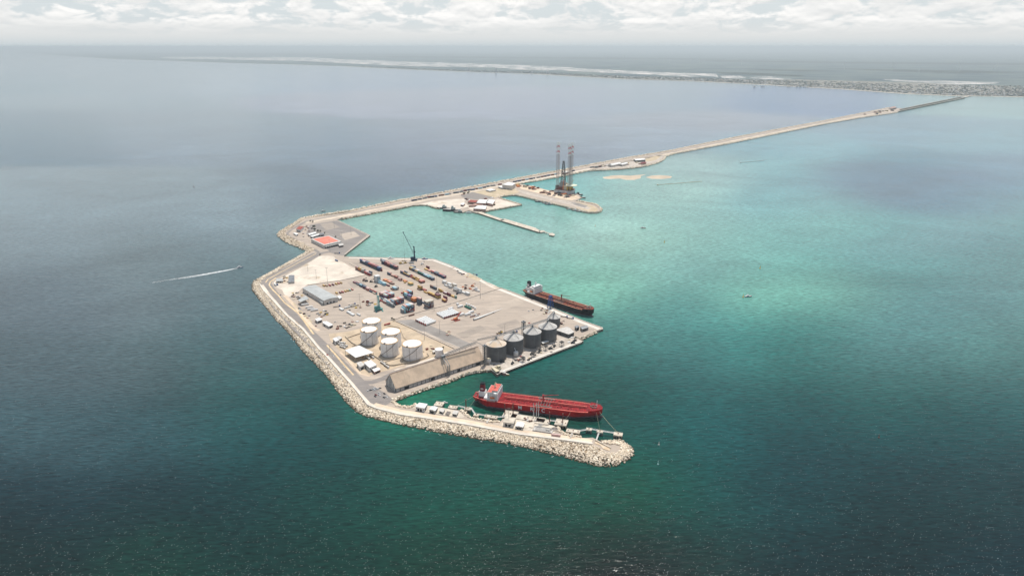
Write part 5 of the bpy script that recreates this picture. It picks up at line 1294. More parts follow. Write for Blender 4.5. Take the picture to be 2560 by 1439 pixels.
def quay_loader():
    x, y = G(1376, 769, ZL); h = Zat(1376, 742, x, y)-ZL; t = thing('ship_loader', 'dark blue ship loader tower on the quay beside the black tanker', 'crane', (x, y, ZL), A_AX)
    f = MB()
    for a in (-3, 3):
        for b in (-3, 3): f.tube((a*1.5, b*1.5, 0.5), (a*0.8, b*0.8, h), 0.6, 5)
    for k in (0.3, 0.6, 0.85, 1.0):
        for a, b, c, d in ((-1,-1,1,-1),(1,-1,1,1),(1,1,-1,1),(-1,1,-1,-1)): s_ = 4.5-2.1*k; f.tube((a*s_, b*s_, h*k), (c*s_, d*s_, h*k), 0.35, 4); f.tube((a*s_, b*s_, h*k), (c*(s_+.7), d*(s_+.7), h*(k-.28)), 0.25, 4)
    f.build('frame', M['blue'], t); MB().box((0, 0, h*0.35), (5.5, 5.5, 7), 0, 0.5).build('hopper', M['navy'], t)
    MB().box((0, 0, h), (5, 5, 2.6)).build('head_house', M['blue'], t)
    w_ = MB()
    for a in (-4.5, 4.5):
        for b in (-4.5, 4.5): w_.tube((a, b-.6, .8), (a, b+.6, .8), .8, 10)
    w_.build('wheel_set', M['black'], t)
quay_loader()

# ================================================================== WIND TURBINE PARTS ON THE APRON
def towersec(p0, p1, r, label, group, cap):
    a = Vector(G(p0[0], p0[1], ZL)); b = Vector(G(p1[0], p1[1], ZL)); c = (a+b)/2; d = b-a
    t = thing('tower_section', label, 'tower section', (c.x, c.y, ZL), math.atan2(d.y, d.x), group); L_ = d.length/2
    mb = MB(); mb.tube((-L_, 0, r+.2), (L_, 0, r+.2), r, 20); mb.build('tube', M['blade'], t, False)
    for s_ in (-1, 1): mb = MB(); mb.tube((s_*L_, 0, r+.2), (s_*(L_+.25), 0, r+.2), r*0.98, 20); mb.build('end_cover', cap, t)
    cr_ = MB()
    for x in (-L_*.7, L_*.7): cr_.box((x, 0, 0), (.8, r*1.7, .5))
    cr_.build('cradle', M['dark'], t)
DR = mat('dark_red_cover', (0.20, 0.03, 0.03), 0.7, var=.15); RC = mat('red_cover', (0.50, 0.07, 0.05), 0.7, var=.15)
for i in range(6):
    f = i/5; towersec((1040.5+23*f, 803.5+10.5*f), (1065.5+23*f, 794.5+10.5*f), 2.25, 'white tower section in the left rack, %s from the top left' % ORD[i], 'white tower sections lying on the apron', DR if i < 2 else RC)
for i in range(8):
    f = i/7; towersec((1093+35*f, 785.5-10.5*f), (1112+35*f, 796.5-10.5*f), 2.1, 'white tower section in the right rack, %s from the left' % ORD[i], 'white tower sections lying on the apron', DR)
def blade():
    a = Vector(G(1184, 801, ZL)); b = Vector(G(1257, 773, ZL)); d = b-a; L_ = d.length
    t = thing('stored_blade', 'very long white turbine blade lying across the apron', 'blade', (a.x, a.y, ZL), math.atan2(d.y, d.x)); secs = []
    for f, w_, h_ in ((0, 1.7, 1.7), (.06, 1.7, 1.6), (.18, 2.3, 1.1), (.35, 1.9, .8), (.6, 1.3, .5), (.85, .8, .3), (1, .25, .12)):
        secs.append([(L_*f, math.cos(q*math.pi/5)*w_, 2.2+math.sin(q*math.pi/5)*h_) for q in range(10)])
    MB().loft(secs).build('shell', M['blade'], t, True)
    mb = MB(); mb.tube((-.1, 0, 2.2), (0.05, 0, 2.2), 1.5, 16); mb.build('root_flange', M['navy'], t)
    for f in (.12, .68): MB().box((L_*f, 0, 0), (2.2, 4.0, 2.4 if f < .5 else 1.9)).build('support_frame', M['greywall'], t)
blade()
def nacelle(u, v, rz, ln, label, m='white', w_=4.2, h_=4.2):
    x, y = G(u, v, ZL); t = thing('nacelle', label, 'nacelle', (x, y, ZL), rz, 'white turbine nacelles and hubs on the apron')
    b = MB(); b.loft([[(xx, -w_/2*k, .6), (xx, w_/2*k, .6), (xx, w_/2*k, h_*.8*k), (xx, w_/2*.8*k, h_*k), (xx, -w_/2*.8*k, h_*k), (xx, -w_/2*k, h_*.8*k)] for xx, k in ((-ln/2, .8), (-ln*.42, 1), (ln*.36, 1), (ln/2, .75))]); b.build('housing', M[m], t)
    s_ = MB(); s_.box((-ln*.3, 0, 0), (1, w_*.9, .6)); s_.box((ln*.3, 0, 0), (1, w_*.9, .6)); s_.build('cradle', M['dark'], t)
for u, v, rz, ln, lab in ((1127,773,B_AX,12,'nacelle at the upper end of the right tower-section rack'),(1151,767.5,B_AX,13,'nacelle left of the dark green box'),(1154,788,B_AX,13,'nacelle beside the red crane'),(1170,787,B_AX,14,'nacelle just above the blade root'),(1178,781.5,B_AX,13,'nacelle between the dark green box and the blade bundles'),(1144,762+0*1,B_AX,5,'tiny nacelle cover near the apron wall')):
    nacelle(u, v, rz, ln, 'white '+lab)
nacelle(1170, 770, A_AX, 21, 'long dark green crate beside the white hubs', 'green', 5, 3.6)
for i, (u, v) in enumerate(((1166.5,762.5),(1172.5,764.5),(1178,767),(1183,769.5),(1188,773))):
    x, y = G(u, v, ZL); t = thing('turbine_hub', 'white rounded turbine hub, %s in the curved line above the green crate' % ORD[i], 'hub', (x, y, ZL), 0, 'white turbine nacelles and hubs on the apron')
    MB().ball((0, 0, 2.3), 2.3, 12, 8).build('cover', M['white'], t, True); MB().cyl((0, 0, 0), 1.6, .6, 10).build('stand', M['dark'], t)
def crawler():
    x, y = G(1139, 799.5, ZL); t = thing('crawler_crane', 'red crawler crane with folded lattice boom beside the tower sections', 'crane', (x, y, ZL), B_AX)
    for s_ in (-1, 1): MB().box((0, s_*2.6, 0), (9, 1.3, 1.6)).build('track', M['black'], t)
    MB().box((0, 0, 1.6), (7.5, 4.2, 2.6)).build('upper_body', M['orange'], t)
    lg = MB(); rm = mat('crane_red', (0.55, .10, .07), .6, var=.1)
    truss(lg, (2, 0, 3), (14, 1, 12), 1.6, 1.5, 8, .22); lg.build('boom', rm, t)
    lg = MB(); truss(lg, (-3, -2, 2), (-14, -5, 4.5), 1.4, 1.4, 7, .22); truss(lg, (-6, -6, .4), (6, -6.5, .4), 1.5, 1.5, 6, .22); lg.build('jib', rm, t)
crawler()
rr = random.Random(3)
for i in range(9):
    u, v = 1180+16*i/9+rr.uniform(-3, 3), 792-7*i/9+rr.uniform(-2.5, 3); x, y = G(u, v, ZL)
    t = thing('crate_bundle', 'strapped brown and white bundle, %s in the heap beside the blade' % ORD[i], 'crate', (x, y, ZL), B_AX+rr.uniform(-.2, .2), 'crates heaped beside the blade')
    l_ = rr.uniform(4, 8); MB().box((0, 0, .2), (l_, 2.0, 1.6)).build('load', M['white' if rr.random() < .5 else 'pinkwall'], t)
    b = MB()
    for k in (-.3, .3): b.box((l_*k, 0, 0), (.4, 2.1, 1.9))
    b.build('frame', M['dark'], t)

# ================================================================== LIGHT MASTS
def masts():
    L_ = [(770,678.5,661,'beside the curved road at the sand lot'),(819.5,710,670,'standing tall in the middle of the sand lot'),(791,696,674,'on a small scrub mound in the sand lot'),(878,588,566,'near the quay tip of the western platform'),(825.6,630,599,'at the road fork by the red-roofed building'),(854.5,592,580,'right of the red-roofed building'),(836,569,553,'at the far side of the western platform'),(1012,647,633,'on the north quay left of the navy crane'),(901,769,735,'in the truck yard left of the teal crane'),(1092.5,719,681,'between the container rows and the white boxes'),(1201,745.7,705,'by the dividing wall at its quay end'),(1085.5,777,745,'by the dividing wall below the grey block'),(1061.5,848,803,'at the edge of the tank yard and dark pavement'),(1099.6,833,803,'alone on the open apron'),(1262,836,810,'behind the dusty grain silo'),(825,881,860,'at the roadside near the loading canopy'),(1128,672.5,656,'near the bend of the long quay'),(1027,668,652,'among the container rows below the navy crane'),(1272,1054,1020,'beside the square jetty control building')]
    proto = None
    for u, v, vt, wh_ in L_:
        x, y = G(u, v, ZL); h = Zat(u, vt, x, y)-ZL; lab = 'thin tall floodlight mast '+wh_
        if proto is None:
            t = thing('light_mast', lab, 'light mast', (x, y, ZL), 0, 'floodlight masts of the port'); hh = 25.0
            MB().cyl((0, 0, 0), 0.34, hh, 8, r2=0.16).build('pole', M['galv'], t); MB().cyl((0, 0, 0), .9, .5, 8).build('base', M['deckc'], t)
            b = MB(); b.tube((-1.8, 0, hh), (1.8, 0, hh), .12, 4); b.tube((0, -1.3, hh), (0, 1.3, hh), .12, 4)
            b.build('crossarm', M['galv'], t)
            f = MB()
            for a in (-1.8, -.9, .9, 1.8): f.box((a, 0, hh), (.6, .5, .5))
            f.build('floodlights', M['ladder'], t); proto = t; t.scale = (1, 1, h/25)
        else: dup(proto, (x, y, ZL), 0, lab, (1, 1, h/25))
masts()
# ================================================================== VEHICLES
_car = {}
CARC = {'white': (0.75,0.75,0.74), 'silver': (0.42,0.43,0.44), 'dark': (0.05,0.055,0.06), 'maroon': (0.22,0.03,0.035), 'blue': (0.04,0.09,0.2), 'red': (0.5,0.05,0.04)}
def car(u, v, rz, col, label, group='cars parked in the lot below the long shed'):
    x, y = G(u, v, ZL)
    if col not in _car:
        t = thing('parked_car', label, 'car', (x, y, ZL), rz, group); m = mat('car_'+col, CARC[col], .3, var=.03)
        b = MB(); b.loft([[(xx, -.88*k, .35), (xx, .88*k, .35), (xx, .88*k, z), (xx, -.88*k, z)] for xx, k, z in ((-2.2,.9,.75),(-2.0,1,.95),(-.9,1,1.0),(1.0,1,.98),(2.0,.98,.8),(2.25,.88,.6))]); b.build('body', m, t)
        b = MB(); b.loft([[(xx, -.8*k, .95), (xx, .8*k, .95), (xx, .68*k, z), (xx, -.68*k, z)] for xx, k, z in ((-1.7,.95,1.0),(-1.2,1,1.5),(.3,1,1.52),(1.1,.97,1.0))]); b.build('windows', M['window'], t)
        b = MB(); b.box((-.45, 0, 1.5), (1.5, 1.32, .06)); b.build('roof', m, t)
        for a in (-1.35, 1.4):
            for s_ in (-1, 1): b = MB(); b.tube((a, s_*.72, .34), (a, s_*.92, .34), .34, 10); b.build('wheel', M['black'], t)
        _car[col] = t
    else:
        d = dup(_car[col], (x, y, ZL), rz, label); d['group'] = group
cl = [(920,977,'white','far left of the back row'),(926,975.5,'dark','dark one in the back row'),(930,974,'silver','centre left of the back row'),(934.5,972.5,'white','centre of the back row'),(938,970,'white','behind the back row'),(941,973.5,'silver','right of centre in the back row'),(945.5,972,'white','fifth in the back row'),(950,970.5,'dark','second from right in the back row'),(936.5,975.5,'white','just in front of the back row'),
      (939.5,987,'maroon','only maroon car'),(948,983,'white','upper of the white middle pair'),(948,987.5,'white','lower of the white middle pair'),(938,991,'dark','below the maroon car'),(961,984,'dark','alone at the right of the lot'),(960,993.5,'dark','near the rock edge'),(966,992,'white','nearest the rock edge')]
for u, v, c, w_ in cl: car(u, v, R(25 if v < 980 else -40), c, '%s car in the lot below the long shed, %s' % (c, w_))
for u, v, c, rz, w_ in ((818,887,'red',-48,'on the road beside the crest wall'),(832,889,'white',-48,'on the road near the yellow median'),(859,917.5,'white',-50,'on the road opposite the canopy'),(702,737,'blue',-55,'on the curved road below the sand lot'),(1322,778,'white',10,'alone on the open apron near the long quay'),(1333,775,'silver',10,'second from left on the apron near the quay'),(1323,808,'red',-20,'alone on the apron behind the elevator tower'),(1236,912,'dark',30,'on the grain quay by the front tower'),(1302,891,'red',30,'beside the small hopper silo'),(866,812,'silver',30,'by the pipe racks left of the tanks'),(838,805,'white',30,'in the truck yard by the workshop'),(790,815,'maroon',-50,'at the yard fence by the road')):
    car(u, v, R(rz), c, '%s car %s' % (c, w_), 'cars on the roads and aprons')
_tk = {}
def truck(u, v, rz, kind, label, group='lorries parked round the port', s=1.0):
    x, y = G(u, v, ZL)
    if kind not in _tk:
        t = thing('truck', label, 'truck', (x, y, ZL), rz, group)
        b = MB(); b.box((6.3, 0, .6), (2.2, 2.4, 2.6)); b.box((5.6, 0, 3.1), (1.4, 2.3, .5)); b.build('cab', M['white' if kind in ('tanker', 'box') else 'blue'], t)
        b = MB(); b.box((7.42, 0, 1.9), (.08, 2.0, .9)); b.build('windscreen', M['window'], t)
        if kind == 'tanker': b = MB(); b.tube((-7, 0, 2.3), (4.6, 0, 2.3), 1.25, 14); b.build('tank', M['lightwall'], t)
        elif kind == 'box': b = MB(); b.box((-1.2, 0, 1.1), (12, 2.5, 2.7)); b.build('cargo_box', M['white'], t)
        else: b = MB(); b.box((-1.2, 0, 1.1), (12, 2.5, .5)); b.build('flatbed', M['ladder'], t)
        b = MB(); b.box((-.5, 0, .8), (13.5, .9, .35)); b.build('chassis', M['dark'], t)
        for a in (-5.8, -4.6, 3.4, 6.3):
            for s_ in (-1, 1): b = MB(); b.tube((a, s_*.8, .5), (a, s_*1.2, .5), .5, 10); b.build('wheel', M['black'], t)
        _tk[kind] = t
        t.scale = (s, s, s)
    else: d = dup(_tk[kind], (x, y, ZL), rz, label, (s, s, s)); d['group'] = group
for u, v, rz, k, w_ in ((848,857.5,-25,'tanker','uppermost of the curved line by the beige bund'),(855,858,-25,'tanker','second of the curved line by the beige bund'),(852,863,-35,'tanker','left one above the loading canopy'),(861,865,-30,'tanker','middle one above the loading canopy'),(856.5,869,-35,'tanker','dark one touching the canopy shadow'),(919,896,-48,'tanker','leaving the loading canopy'),(929,893,-48,'tanker','right one leaving the loading canopy'),(957,909.5,-50,'tanker','upper of the pair beside the bund wall'),(966.5,917,-50,'tanker','lower of the pair beside the bund wall'),
    (820,757,-48,'box','parked at the open end of the grey warehouse'),(763,763,25,'box','in the shade of the small open shed'),(773,769.5,25,'box','nearest of three below the small open shed'),(778,774,25,'box','last of three below the small open shed'),(786,777,30,'box','beside the road verge in the truck yard'),(842,767,30,'flat','in the middle of the truck yard'),(880,762,25,'flat','dark one in the truck yard near the mast'),(688,713,-55,'box','standing by the curved road at the sand lot'),(692,711,-55,'flat','low red one by the curved road'),
    (1188,687+0,-48,'flat','near the long quay scrub strip'),(843,633+.5,0,'flat','at the narrow neck by the channel'),(1284,831,10,'flat','on the apron behind the grain silos'),(1410,792,-20,'flat','yellow machinery right of the last silo'),(1425,796,-20,'flat','low one near the quay right of the silos')):
    truck(u, v, R(rz), k, '%s truck, %s' % ({'tanker':'tank','box':'white box','flat':'flatbed'}[k], w_))
# handling machines
def reach(u, v, rz, m, label):
    x, y = G(u, v, ZL); t = thing('reach_stacker', label, 'machine', (x, y, ZL), rz, 'handling machines in the port')
    MB().box((0, 0, .9), (7, 3.2, 1.6)).build('body', M[m], t); MB().box((-.8, 0, 2.5), (1.8, 1.7, 1.6)).build('cab', M['window'], t)
    b = MB(); b.tube((-3, 0, 2.6), (6, 0, 7.5), .5, 6); b.build('boom', M[m], t); MB().box((6, 0, 6.2), (1.2, 6, .7)).build('spreader', M['dark'], t)
    for a in (-2.3, 2.4):
        for s_ in (-1, 1): b = MB(); b.tube((a, s_*1.3, .8), (a, s_*1.9, .8), .8, 10); b.build('wheel', M['black'], t)
for u, v, rz, m, w_ in ((910,702,20,'postred','beside the brown and cream row'),(916,703.5,200,'dark','left of the two dark machines by the white block'),(928,705,10,'dark','touching the tall white block'),(1001,659,30,'yellow','near the blue crane, among yellow gear'),(1013,658,200,'yellow','right one near the blue crane'),(1055,661,40,'white','near the longest row, at its far end'),(1164,722,60,'postred','above the orange barge boxes'),(1181,716,10,'orange','near the white yacht hull'),(1143,735,80,'dark','tall black one by the white boxes'),(1093,741-8,50,'dark','small one at the mixed line'),(940,717,50,'dark','at the stepped row end'),(1402,810,0,'postred','brown one near the machine houses'),(1255,905,20,'dark','on the grain quay, left group'),(1281,909,70,'dark','front left of the grain quay'),(1330,886,20,'dark','middle of the grain quay'),(1350,878,60,'dark','right of the middle of the grain quay'),(1376,872,30,'dark','beyond the quay hoppers'),(1386,866,70,'dark','among the gear at the quay turn'),(1432,858,10,'dark','near the end of the grain quay'),(1436,853,60,'dark','last one at the end of the grain quay')):
    reach(u, v, R(rz), m, 'wheeled handling machine %s' % w_)
def quay_hopper(u, v, label):
    x, y = G(u, v, ZL); t = thing('quay_hopper', label, 'hopper', (x, y, ZL), B_AX, 'open steel hoppers on the grain quay')
    f = MB()
    for a in (-3, 3):
        for b in (-3, 3): f.tube((a, b, 0), (a, b, 8), .25, 4)
    for z in (3.5, 8):
        for a, b, c, d in ((-3,-3,3,-3),(3,-3,3,3),(3,3,-3,3),(-3,3,-3,-3)): f.tube((a, b, z), (c, d, z), .22, 4)
        f.tube((-3, -3, 0), (3, -3, z), .18, 4)
    f.build('frame', M['galv'], t)
    h_ = MB(); h_.loft([[(-r, -r, z), (r, -r, z), (r, r, z), (-r, r, z)] for r, z in ((.8, 4.2), (3.0, 8.2))], cap=False); h_.build('funnel', M['ladder'], t)
for u, v, w_ in ((1307,903,'nearest the small barge'),(1334,889.5,'third from the left'),(1347,879,'fourth from the left'),(1364,874,'fifth from the left'),(1404,864,'standing alone towards the quay end')): quay_hopper(u, v, 'open steel hopper on the grain quay, '+w_)
rr = random.Random(11)
GEAR = ['pinkwall', 'dark', 'white', 'ladder', 'yellow', 'cream', 'rust', 'galv']
GN = {'pinkwall': 'brown', 'dark': 'dark', 'white': 'white', 'ladder': 'grey-brown', 'yellow': 'yellow', 'cream': 'cream', 'rust': 'rusty', 'galv': 'grey', 'orange': 'orange', 'tree': 'dark green', 'postred': 'dark red', 'greywall': 'grey'}
def nth(i): return ORD[i] if i < 12 else '%d%s' % (i+1, 'th' if 10 <= (i+1) % 100 <= 20 else {1: 'st', 2: 'nd', 3: 'rd'}.get((i+1) % 10, 'th'))
def gear(n, px, lab, name='gear_pile', cat='gear', z=ZL, s=1.0, mats=GEAR, dense=1):
    """n separate piles of port gear scattered inside a four-cornered patch"""
    A, B, C_, D = px; pts = []
    for i in range(n):
        f, g = rr.random(), rr.random(); pts.append(((A[0]*(1-f)+B[0]*f)*(1-g)+(D[0]*(1-f)+C_[0]*f)*g, (A[1]*(1-f)+B[1]*f)*(1-g)+(D[1]*(1-f)+C_[1]*f)*g))
    pts.sort(); cnt = {}
    for i, (u, v) in enumerate(pts):
        x, y = G(u, v, z); b = MB(); k = rr.choice([2, 3, 4])
        for q in range(k): b.box((rr.uniform(-.9, .9)*s, rr.uniform(-.9, .9)*s, 0), (rr.uniform(1.8, 5)*s, rr.uniform(1.0, 2.2)*s, rr.uniform(.6, 2.0)*s+q*.013), A_AX if q % 2 else B_AX)
        b.tube((-2.6*s, 0, .5*s), (2.6*s, .8*s, .5*s), .4*s, 6)
        m = rr.choice(mats); o = b.build(name, M[m]); o.location = (x, y, z); cnt[m] = cnt.get(m, 0)+1
        tag(o, ' '.join(('%s heap %s, %s from left' % (GN[m], lab, nth(cnt[m]-1))).split()[:16]), cat, 'heaps of gear '+lab)
gear(16, [(728,733),(752,730),(762,748),(733,752)], 'beside the small open shed')
gear(12, [(790,780),(812,776),(826,790),(800,800)], 'behind the white cabins')
gear(14, [(838,815),(895,797),(900,808),(845,828)], 'in the pipe racks left of the tanks', s=1.2)
gear(10, [(868,762),(900,758),(905,772),(868,778)], 'around the truck yard mast')
gear(12, [(902,752),(925,749),(940,760),(918,765)], 'in the pallet field left of the teal crane', s=1.2)
gear(10, [(1150,715),(1165,712),(1190,728),(1180,732)], 'right of the white boxes', mats=['orange', 'dark', 'pinkwall', 'white'])
gear(10, [(1125,668),(1135,668),(1198,704),(1185,706)], 'along the long quay strip')
gear(12, [(1350,770),(1372,773),(1378,785),(1355,786)], 'between the silos and the ship loader', mats=['cream', 'dark', 'rust', 'white'])
gear(10, [(1240,829),(1270,824),(1280,832),(1245,838)], 'behind the dusty silo')
gear(14, [(1285,900),(1380,868),(1400,872),(1290,912)], 'along the grain quay')
gear(10, [(1415,845),(1440,840),(1450,850),(1420,860)], 'below the flat shed')
gear(8, [(1060,870),(1085,862),(1090,872),(1070,880)], 'behind the widest tank', mats=['rust', 'pinkwall', 'cream'])
gear(8, [(706,685),(720,686),(722,706),(700,704)], 'at the western sand lot')
gear(10, [(760,566),(785,560),(790,572),(765,578)], 'in the scrapyard of the western platform')
gear(8, [(752,580),(775,578),(780,592),(756,592)], 'beside the white hangars')
gear(6, [(1110,828),(1122,826),(1126,838),(1115,840)], 'on the apron below the tower sections', mats=['pinkwall', 'cream'])
gear(10, [(730,770-4),(745,763),(790,800),(780,806)], 'along the truck yard fence')
# a few dark trees by the hangars
def tree(u, v, h, label, group='dark trees of the port'):
    x, y = G(u, v, ZL); t = thing('tree', label, 'tree', (x, y, ZL), 0, group)
    MB().cyl((0, 0, 0), h*.05, h*.5, 6, r2=h*.03).build('trunk', M['ladder'], t)
    b = MB()
    for _ in range(150):
        a, e = rr.uniform(0, 6.3), rr.uniform(-.5, 1.5); r_ = h*.42*(.45+.6*rr.random()); c = Vector((math.cos(a)*math.cos(e)*r_, math.sin(a)*math.cos(e)*r_, h*.62+math.sin(e)*r_*.7)); s_ = h*.085
        p = [c+Vector((rr.uniform(-1, 1), rr.uniform(-1, 1), rr.uniform(-1, 1)))*s_*1.6 for _ in range(4)]
        b.add(p, [(0,1,2),(0,2,3),(0,3,1),(1,3,2)])
    b.build('crown', M['tree'], t)
for i, (u, v, h, w_) in enumerate([(785.5,571,10,'tallest, by the white wall of the western platform'),(787,577,8,'just below the tallest one'),(795,580,7,'left of the dark grey block'),(801,580,6,'behind the dark grey block'),(782,557,7,'beside the causeway bend'),(776,555,6,'left one beside the causeway bend'),(839,594,5,'at the corner of the red roof'),(800,639,5,'at the top corner of the sand lot'),(980,799,5,'at the tip of the tank yard'),(985,802,5,'second at the tip of the tank yard'),(1108,871,4,'yellowish one by the small tank'),(812,584,5,'right of the dark grey block')]): tree(u, v, h, 'dark bushy tree '+w_)

# ================================================================== BREAKWATER PADS AND BUILDINGS
PADZ = 0.25
def pad(px, m, nm='platform_slab', dz=PADZ, z=ZL): return sheet(nm, px, m, dz, z)
pad([(1028,1019),(1046,1010),(1100,1017),(1134,1024),(1152,1031),(1162,1041),(1150,1044),(1060,1028)], M['deckc'])
pad([(1247,1063),(1262,1049),(1290,1044),(1362,1060),(1386,1064),(1392,1078),(1380,1084),(1300,1073)], M['deckc'])
bq('terminal_building', 'white building with a broad flat roof at the left end of the near breakwater', 'building', [(1038,1015),(1048,1005.5),(1069,1009),(1061,1020)], 6.5, wall='white', roof='roofwhite')
bq('terminal_building', 'white barrel-roofed shed second from the left on the near breakwater', 'building', [(1072,1022),(1079,1014),(1095,1016.5),(1088,1026)], 5.5, wall='lightwall', roof='roofwhite', ridge=1.0)
bq('machine_block', 'low stepped grey plant block in the middle of the left breakwater pad', 'plant block', [(1097,1026),(1102,1020),(1113,1022),(1108,1030)], 3.5, wall='greywall', roof='lightwall', windows=2)
bq('machine_block', 'low grey plant block at the right of the left breakwater pad', 'plant block', [(1130,1033),(1135,1025),(1147,1027),(1142,1036)], 3.5, wall='greywall', roof='lightwall', windows=2)
bq('machine_block', 'small tan tank pen between the two plant blocks', 'plant block', [(1113,1034),(1118,1027),(1127,1028.5),(1122,1037)], 1.6, wall='deckc', roof='ladder', windows=0, doors=0)
bq('terminal_building', 'square flat-roofed building with two dark doorways on the right breakwater pad', 'building', [(1257,1054),(1263,1041),(1290,1044),(1284,1058)], 6.5, wall='lightwall', roof='deckc', windows=2, doors=2)
bq('terminal_building', 'white ridged shed right of the square flat-roofed building', 'building', [(1287,1064),(1293,1053),(1312,1056),(1308,1067)], 4.5, wall='lightwall', roof='roofwhite', ridge=1.2)
def pumppad():
    x, y = G(1358, 1075, ZL); t = thing('pipe_manifold_pad', 'fenced pad of pipes and valves beside the road of the near breakwater', 'pipework', (x, y, ZL+PADZ), R(-16))
    b = MB(); b.box((0, 0, 0), (27, 11, .3)); b.build('slab', M['lightwall'], t)
    b = MB()
    for i in range(9): b.tube((-10+i*2.4, -4, .9), (-10+i*2.4, 4, .9), .3, 6)
    for y_ in (-4, -1, 2, 4): b.tube((-11, y_, 1.2), (11, y_, 1.2), .25, 6)
    b.build('pipes', M['lightwall'], t); b = MB()
    for i in range(6): b.box((4+i*1.2, rr.uniform(-3, 3), .3), (.7, .7, 1.6))
    b.build('valves', M['dark'], t); b = MB()
    for s_ in (-1, 1): b.box((0, s_*5.6, 0), (27.5, .3, 1.5)); b.box((s_*13.6, 0, 0), (.3, 11, 1.5))
    b.build('fence', M['greywall'], t)
pumppad()
b = MB(); p0, p1 = G(1338, 1070, ZL), G(1350, 1060, ZL)
for k in range(5): b.tube((p0[0]+k*1.2, p0[1], ZL+.8), (p1[0]+k*1.2, p1[1], ZL+.8), .3, 6)
tag(b.build('pipe_run', M['lightwall']), 'short bundle of parallel pipes leading to the jetty link', 'pipes')
def holding_pond():
    x, y = G(1387, 1073, ZL); t = thing('round_basin', 'small round rock-rimmed basin at the end of the right breakwater pad', 'basin', (x, y, ZL)); b = MB()
    for i in range(30): a = 2*math.pi*i/30; b.box((math.cos(a)*5, math.sin(a)*5, 0), (1.2, .8, 1.2), a)
    b.build('rim', M['deckc'], t); MB().cyl((0, 0, 0), 4.6, .3, 20).build('fill', M['ladder'], t)
holding_pond()
ROWS.clear(); row('lone box on the breakwater road', (1378,1089), (1393,1092.5), [1], 1, ['pink'], dirn=R(-13)); flush_rows()
def head_slab():
    P = GP([(1486,1103),(1500,1103),(1527,1120),(1524,1126),(1508,1121),(1500,1112),(1488,1108)], ZL+.3); mb = MB(); mb.prism(P, ZL+.1, ZL+.5); o = mb.build('turning_slab', mat('orange_stained_slab', (.62, .45, .28), .9, col2=(.70, .60, .47), scale=.15)); tag(o, 'orange-stained concrete slab at the breakwater head', kind='structure')
    mb = MB(); mb.strip(GP([(1488,1101),(1505,1110),(1527,1121)], ZL), 1.2, ZL, 2.0); tag(mb.build('low_wall', M['deckc']), 'short low wall beside the orange-stained slab', 'wall')
head_slab()
# --- jetty: dolphins, links, posts
JZ = 5.2
def piled(u, v, sx, sy, rz, name, label, group, th=1.6, post=None, cat='dolphin'):
    x, y = G(u, v, JZ); t = thing(name, label, cat, (x, y, 0), rz, group)
    b = MB(); b.box((0, 0, JZ-th), (sx, sy, th)); b.build('cap', M['deckc'], t)
    b = MB(); nx, ny = max(2, int(sx/3.0)), max(2, int(sy/3.0))
    for i in range(nx):
        for j in range(ny):
            if 0 < i < nx-1 and 0 < j < ny-1: continue
            b.cyl((-sx/2+.8+(sx-1.6)*i/(nx-1), -sy/2+.8+(sy-1.6)*j/(ny-1), -2), .62, JZ-th+2.1, 7)
    b.build('piles', M['pile'], t)
    bo = MB(); bo.cyl((0, 0, JZ), .55, .9, 8); bo.cyl((0, 0, JZ+.9), .8, .25, 8)
    if sx > 12: bo.cyl((-sx*.36, -sy*.1, JZ), .55, 1.1, 8); bo.cyl((sx*.36, -sy*.1, JZ), .55, 1.1, 8)
    bo.build('bollard', M['postred'], t)
    b = MB()
    for s_ in (-1, 1): b.tube((-sx/2, s_*(sy/2-.2), JZ+1), (sx/2, s_*(sy/2-.2), JZ+1), .07, 4)
    for i in range(5):
        for s_ in (-1, 1): b.tube((-sx/2+sx*i/4, s_*(sy/2-.2), JZ), (-sx/2+sx*i/4, s_*(sy/2-.2), JZ+1), .07, 4)
    b.build('railing', M['lightwall'], t)
    if post:
        for (px_, py_, hp) in post:
            q = MB(); q.cyl((px_, py_, JZ), .75, hp, 10); q.cyl((px_, py_, JZ+hp), 1.1, .5, 10); q.build('guide_post', M['postred'], t)
    return t
JR = R(-15.6); gD = 'mooring dolphins along the near breakwater'
piled(1098, 1008.5, 13, 12, JR, 'mooring_dolphin', 'concrete dolphin behind the leftmost breakwater buildings, with a boat moored', gD)
piled(1132.5, 1016.5, 13, 8, JR, 'mooring_dolphin', 'concrete dolphin left of the first tall dark post', gD)
piled(1170, 1020, 9.5, 7, JR, 'mooring_dolphin', 'concrete dolphin carrying the leftmost tall dark post', gD, post=[(-3, 0, 13.5)])
piled(1191, 1035.5, 7.5, 6, JR, 'mooring_dolphin', 'small concrete dolphin where the walkway bends', gD)
piled(1228, 1040, 19, 7, JR, 'mooring_dolphin', 'long concrete dolphin left of the jetty platform', gD)
piled(1276, 1034, 20, 18, JR, 'breasting_dolphin', 'large square dolphin left of the loading platform, with a tall dark post', gD, post=[(-8, -1, 15)])
piled(1320, 1043+1, 49, 12, JR, 'jetty_platform', 'widest jetty platform, carrying the loading arms beside the red tanker', None, th=2.2, post=[(-23, 4, 17)], cat='jetty')
piled(1357, 1052.5, 20, 14, JR, 'jetty_platform', 'right wing of the jetty platform with a tall dark post', None, th=2.2, post=[(9, 2, 15)], cat='jetty')
piled(1403.5, 1054.5, 17, 16, JR, 'breasting_dolphin', 'large square dolphin right of the loading platform, with a tall dark post', gD, post=[(2, -1, 14)])
piled(1433, 1076, 19, 8, JR, 'mooring_dolphin', 'long concrete dolphin right of the jetty platform', gD)
piled(1472.5, 1071.5, 8, 6, JR, 'mooring_dolphin', 'small concrete dolphin off the tanker bow', gD)
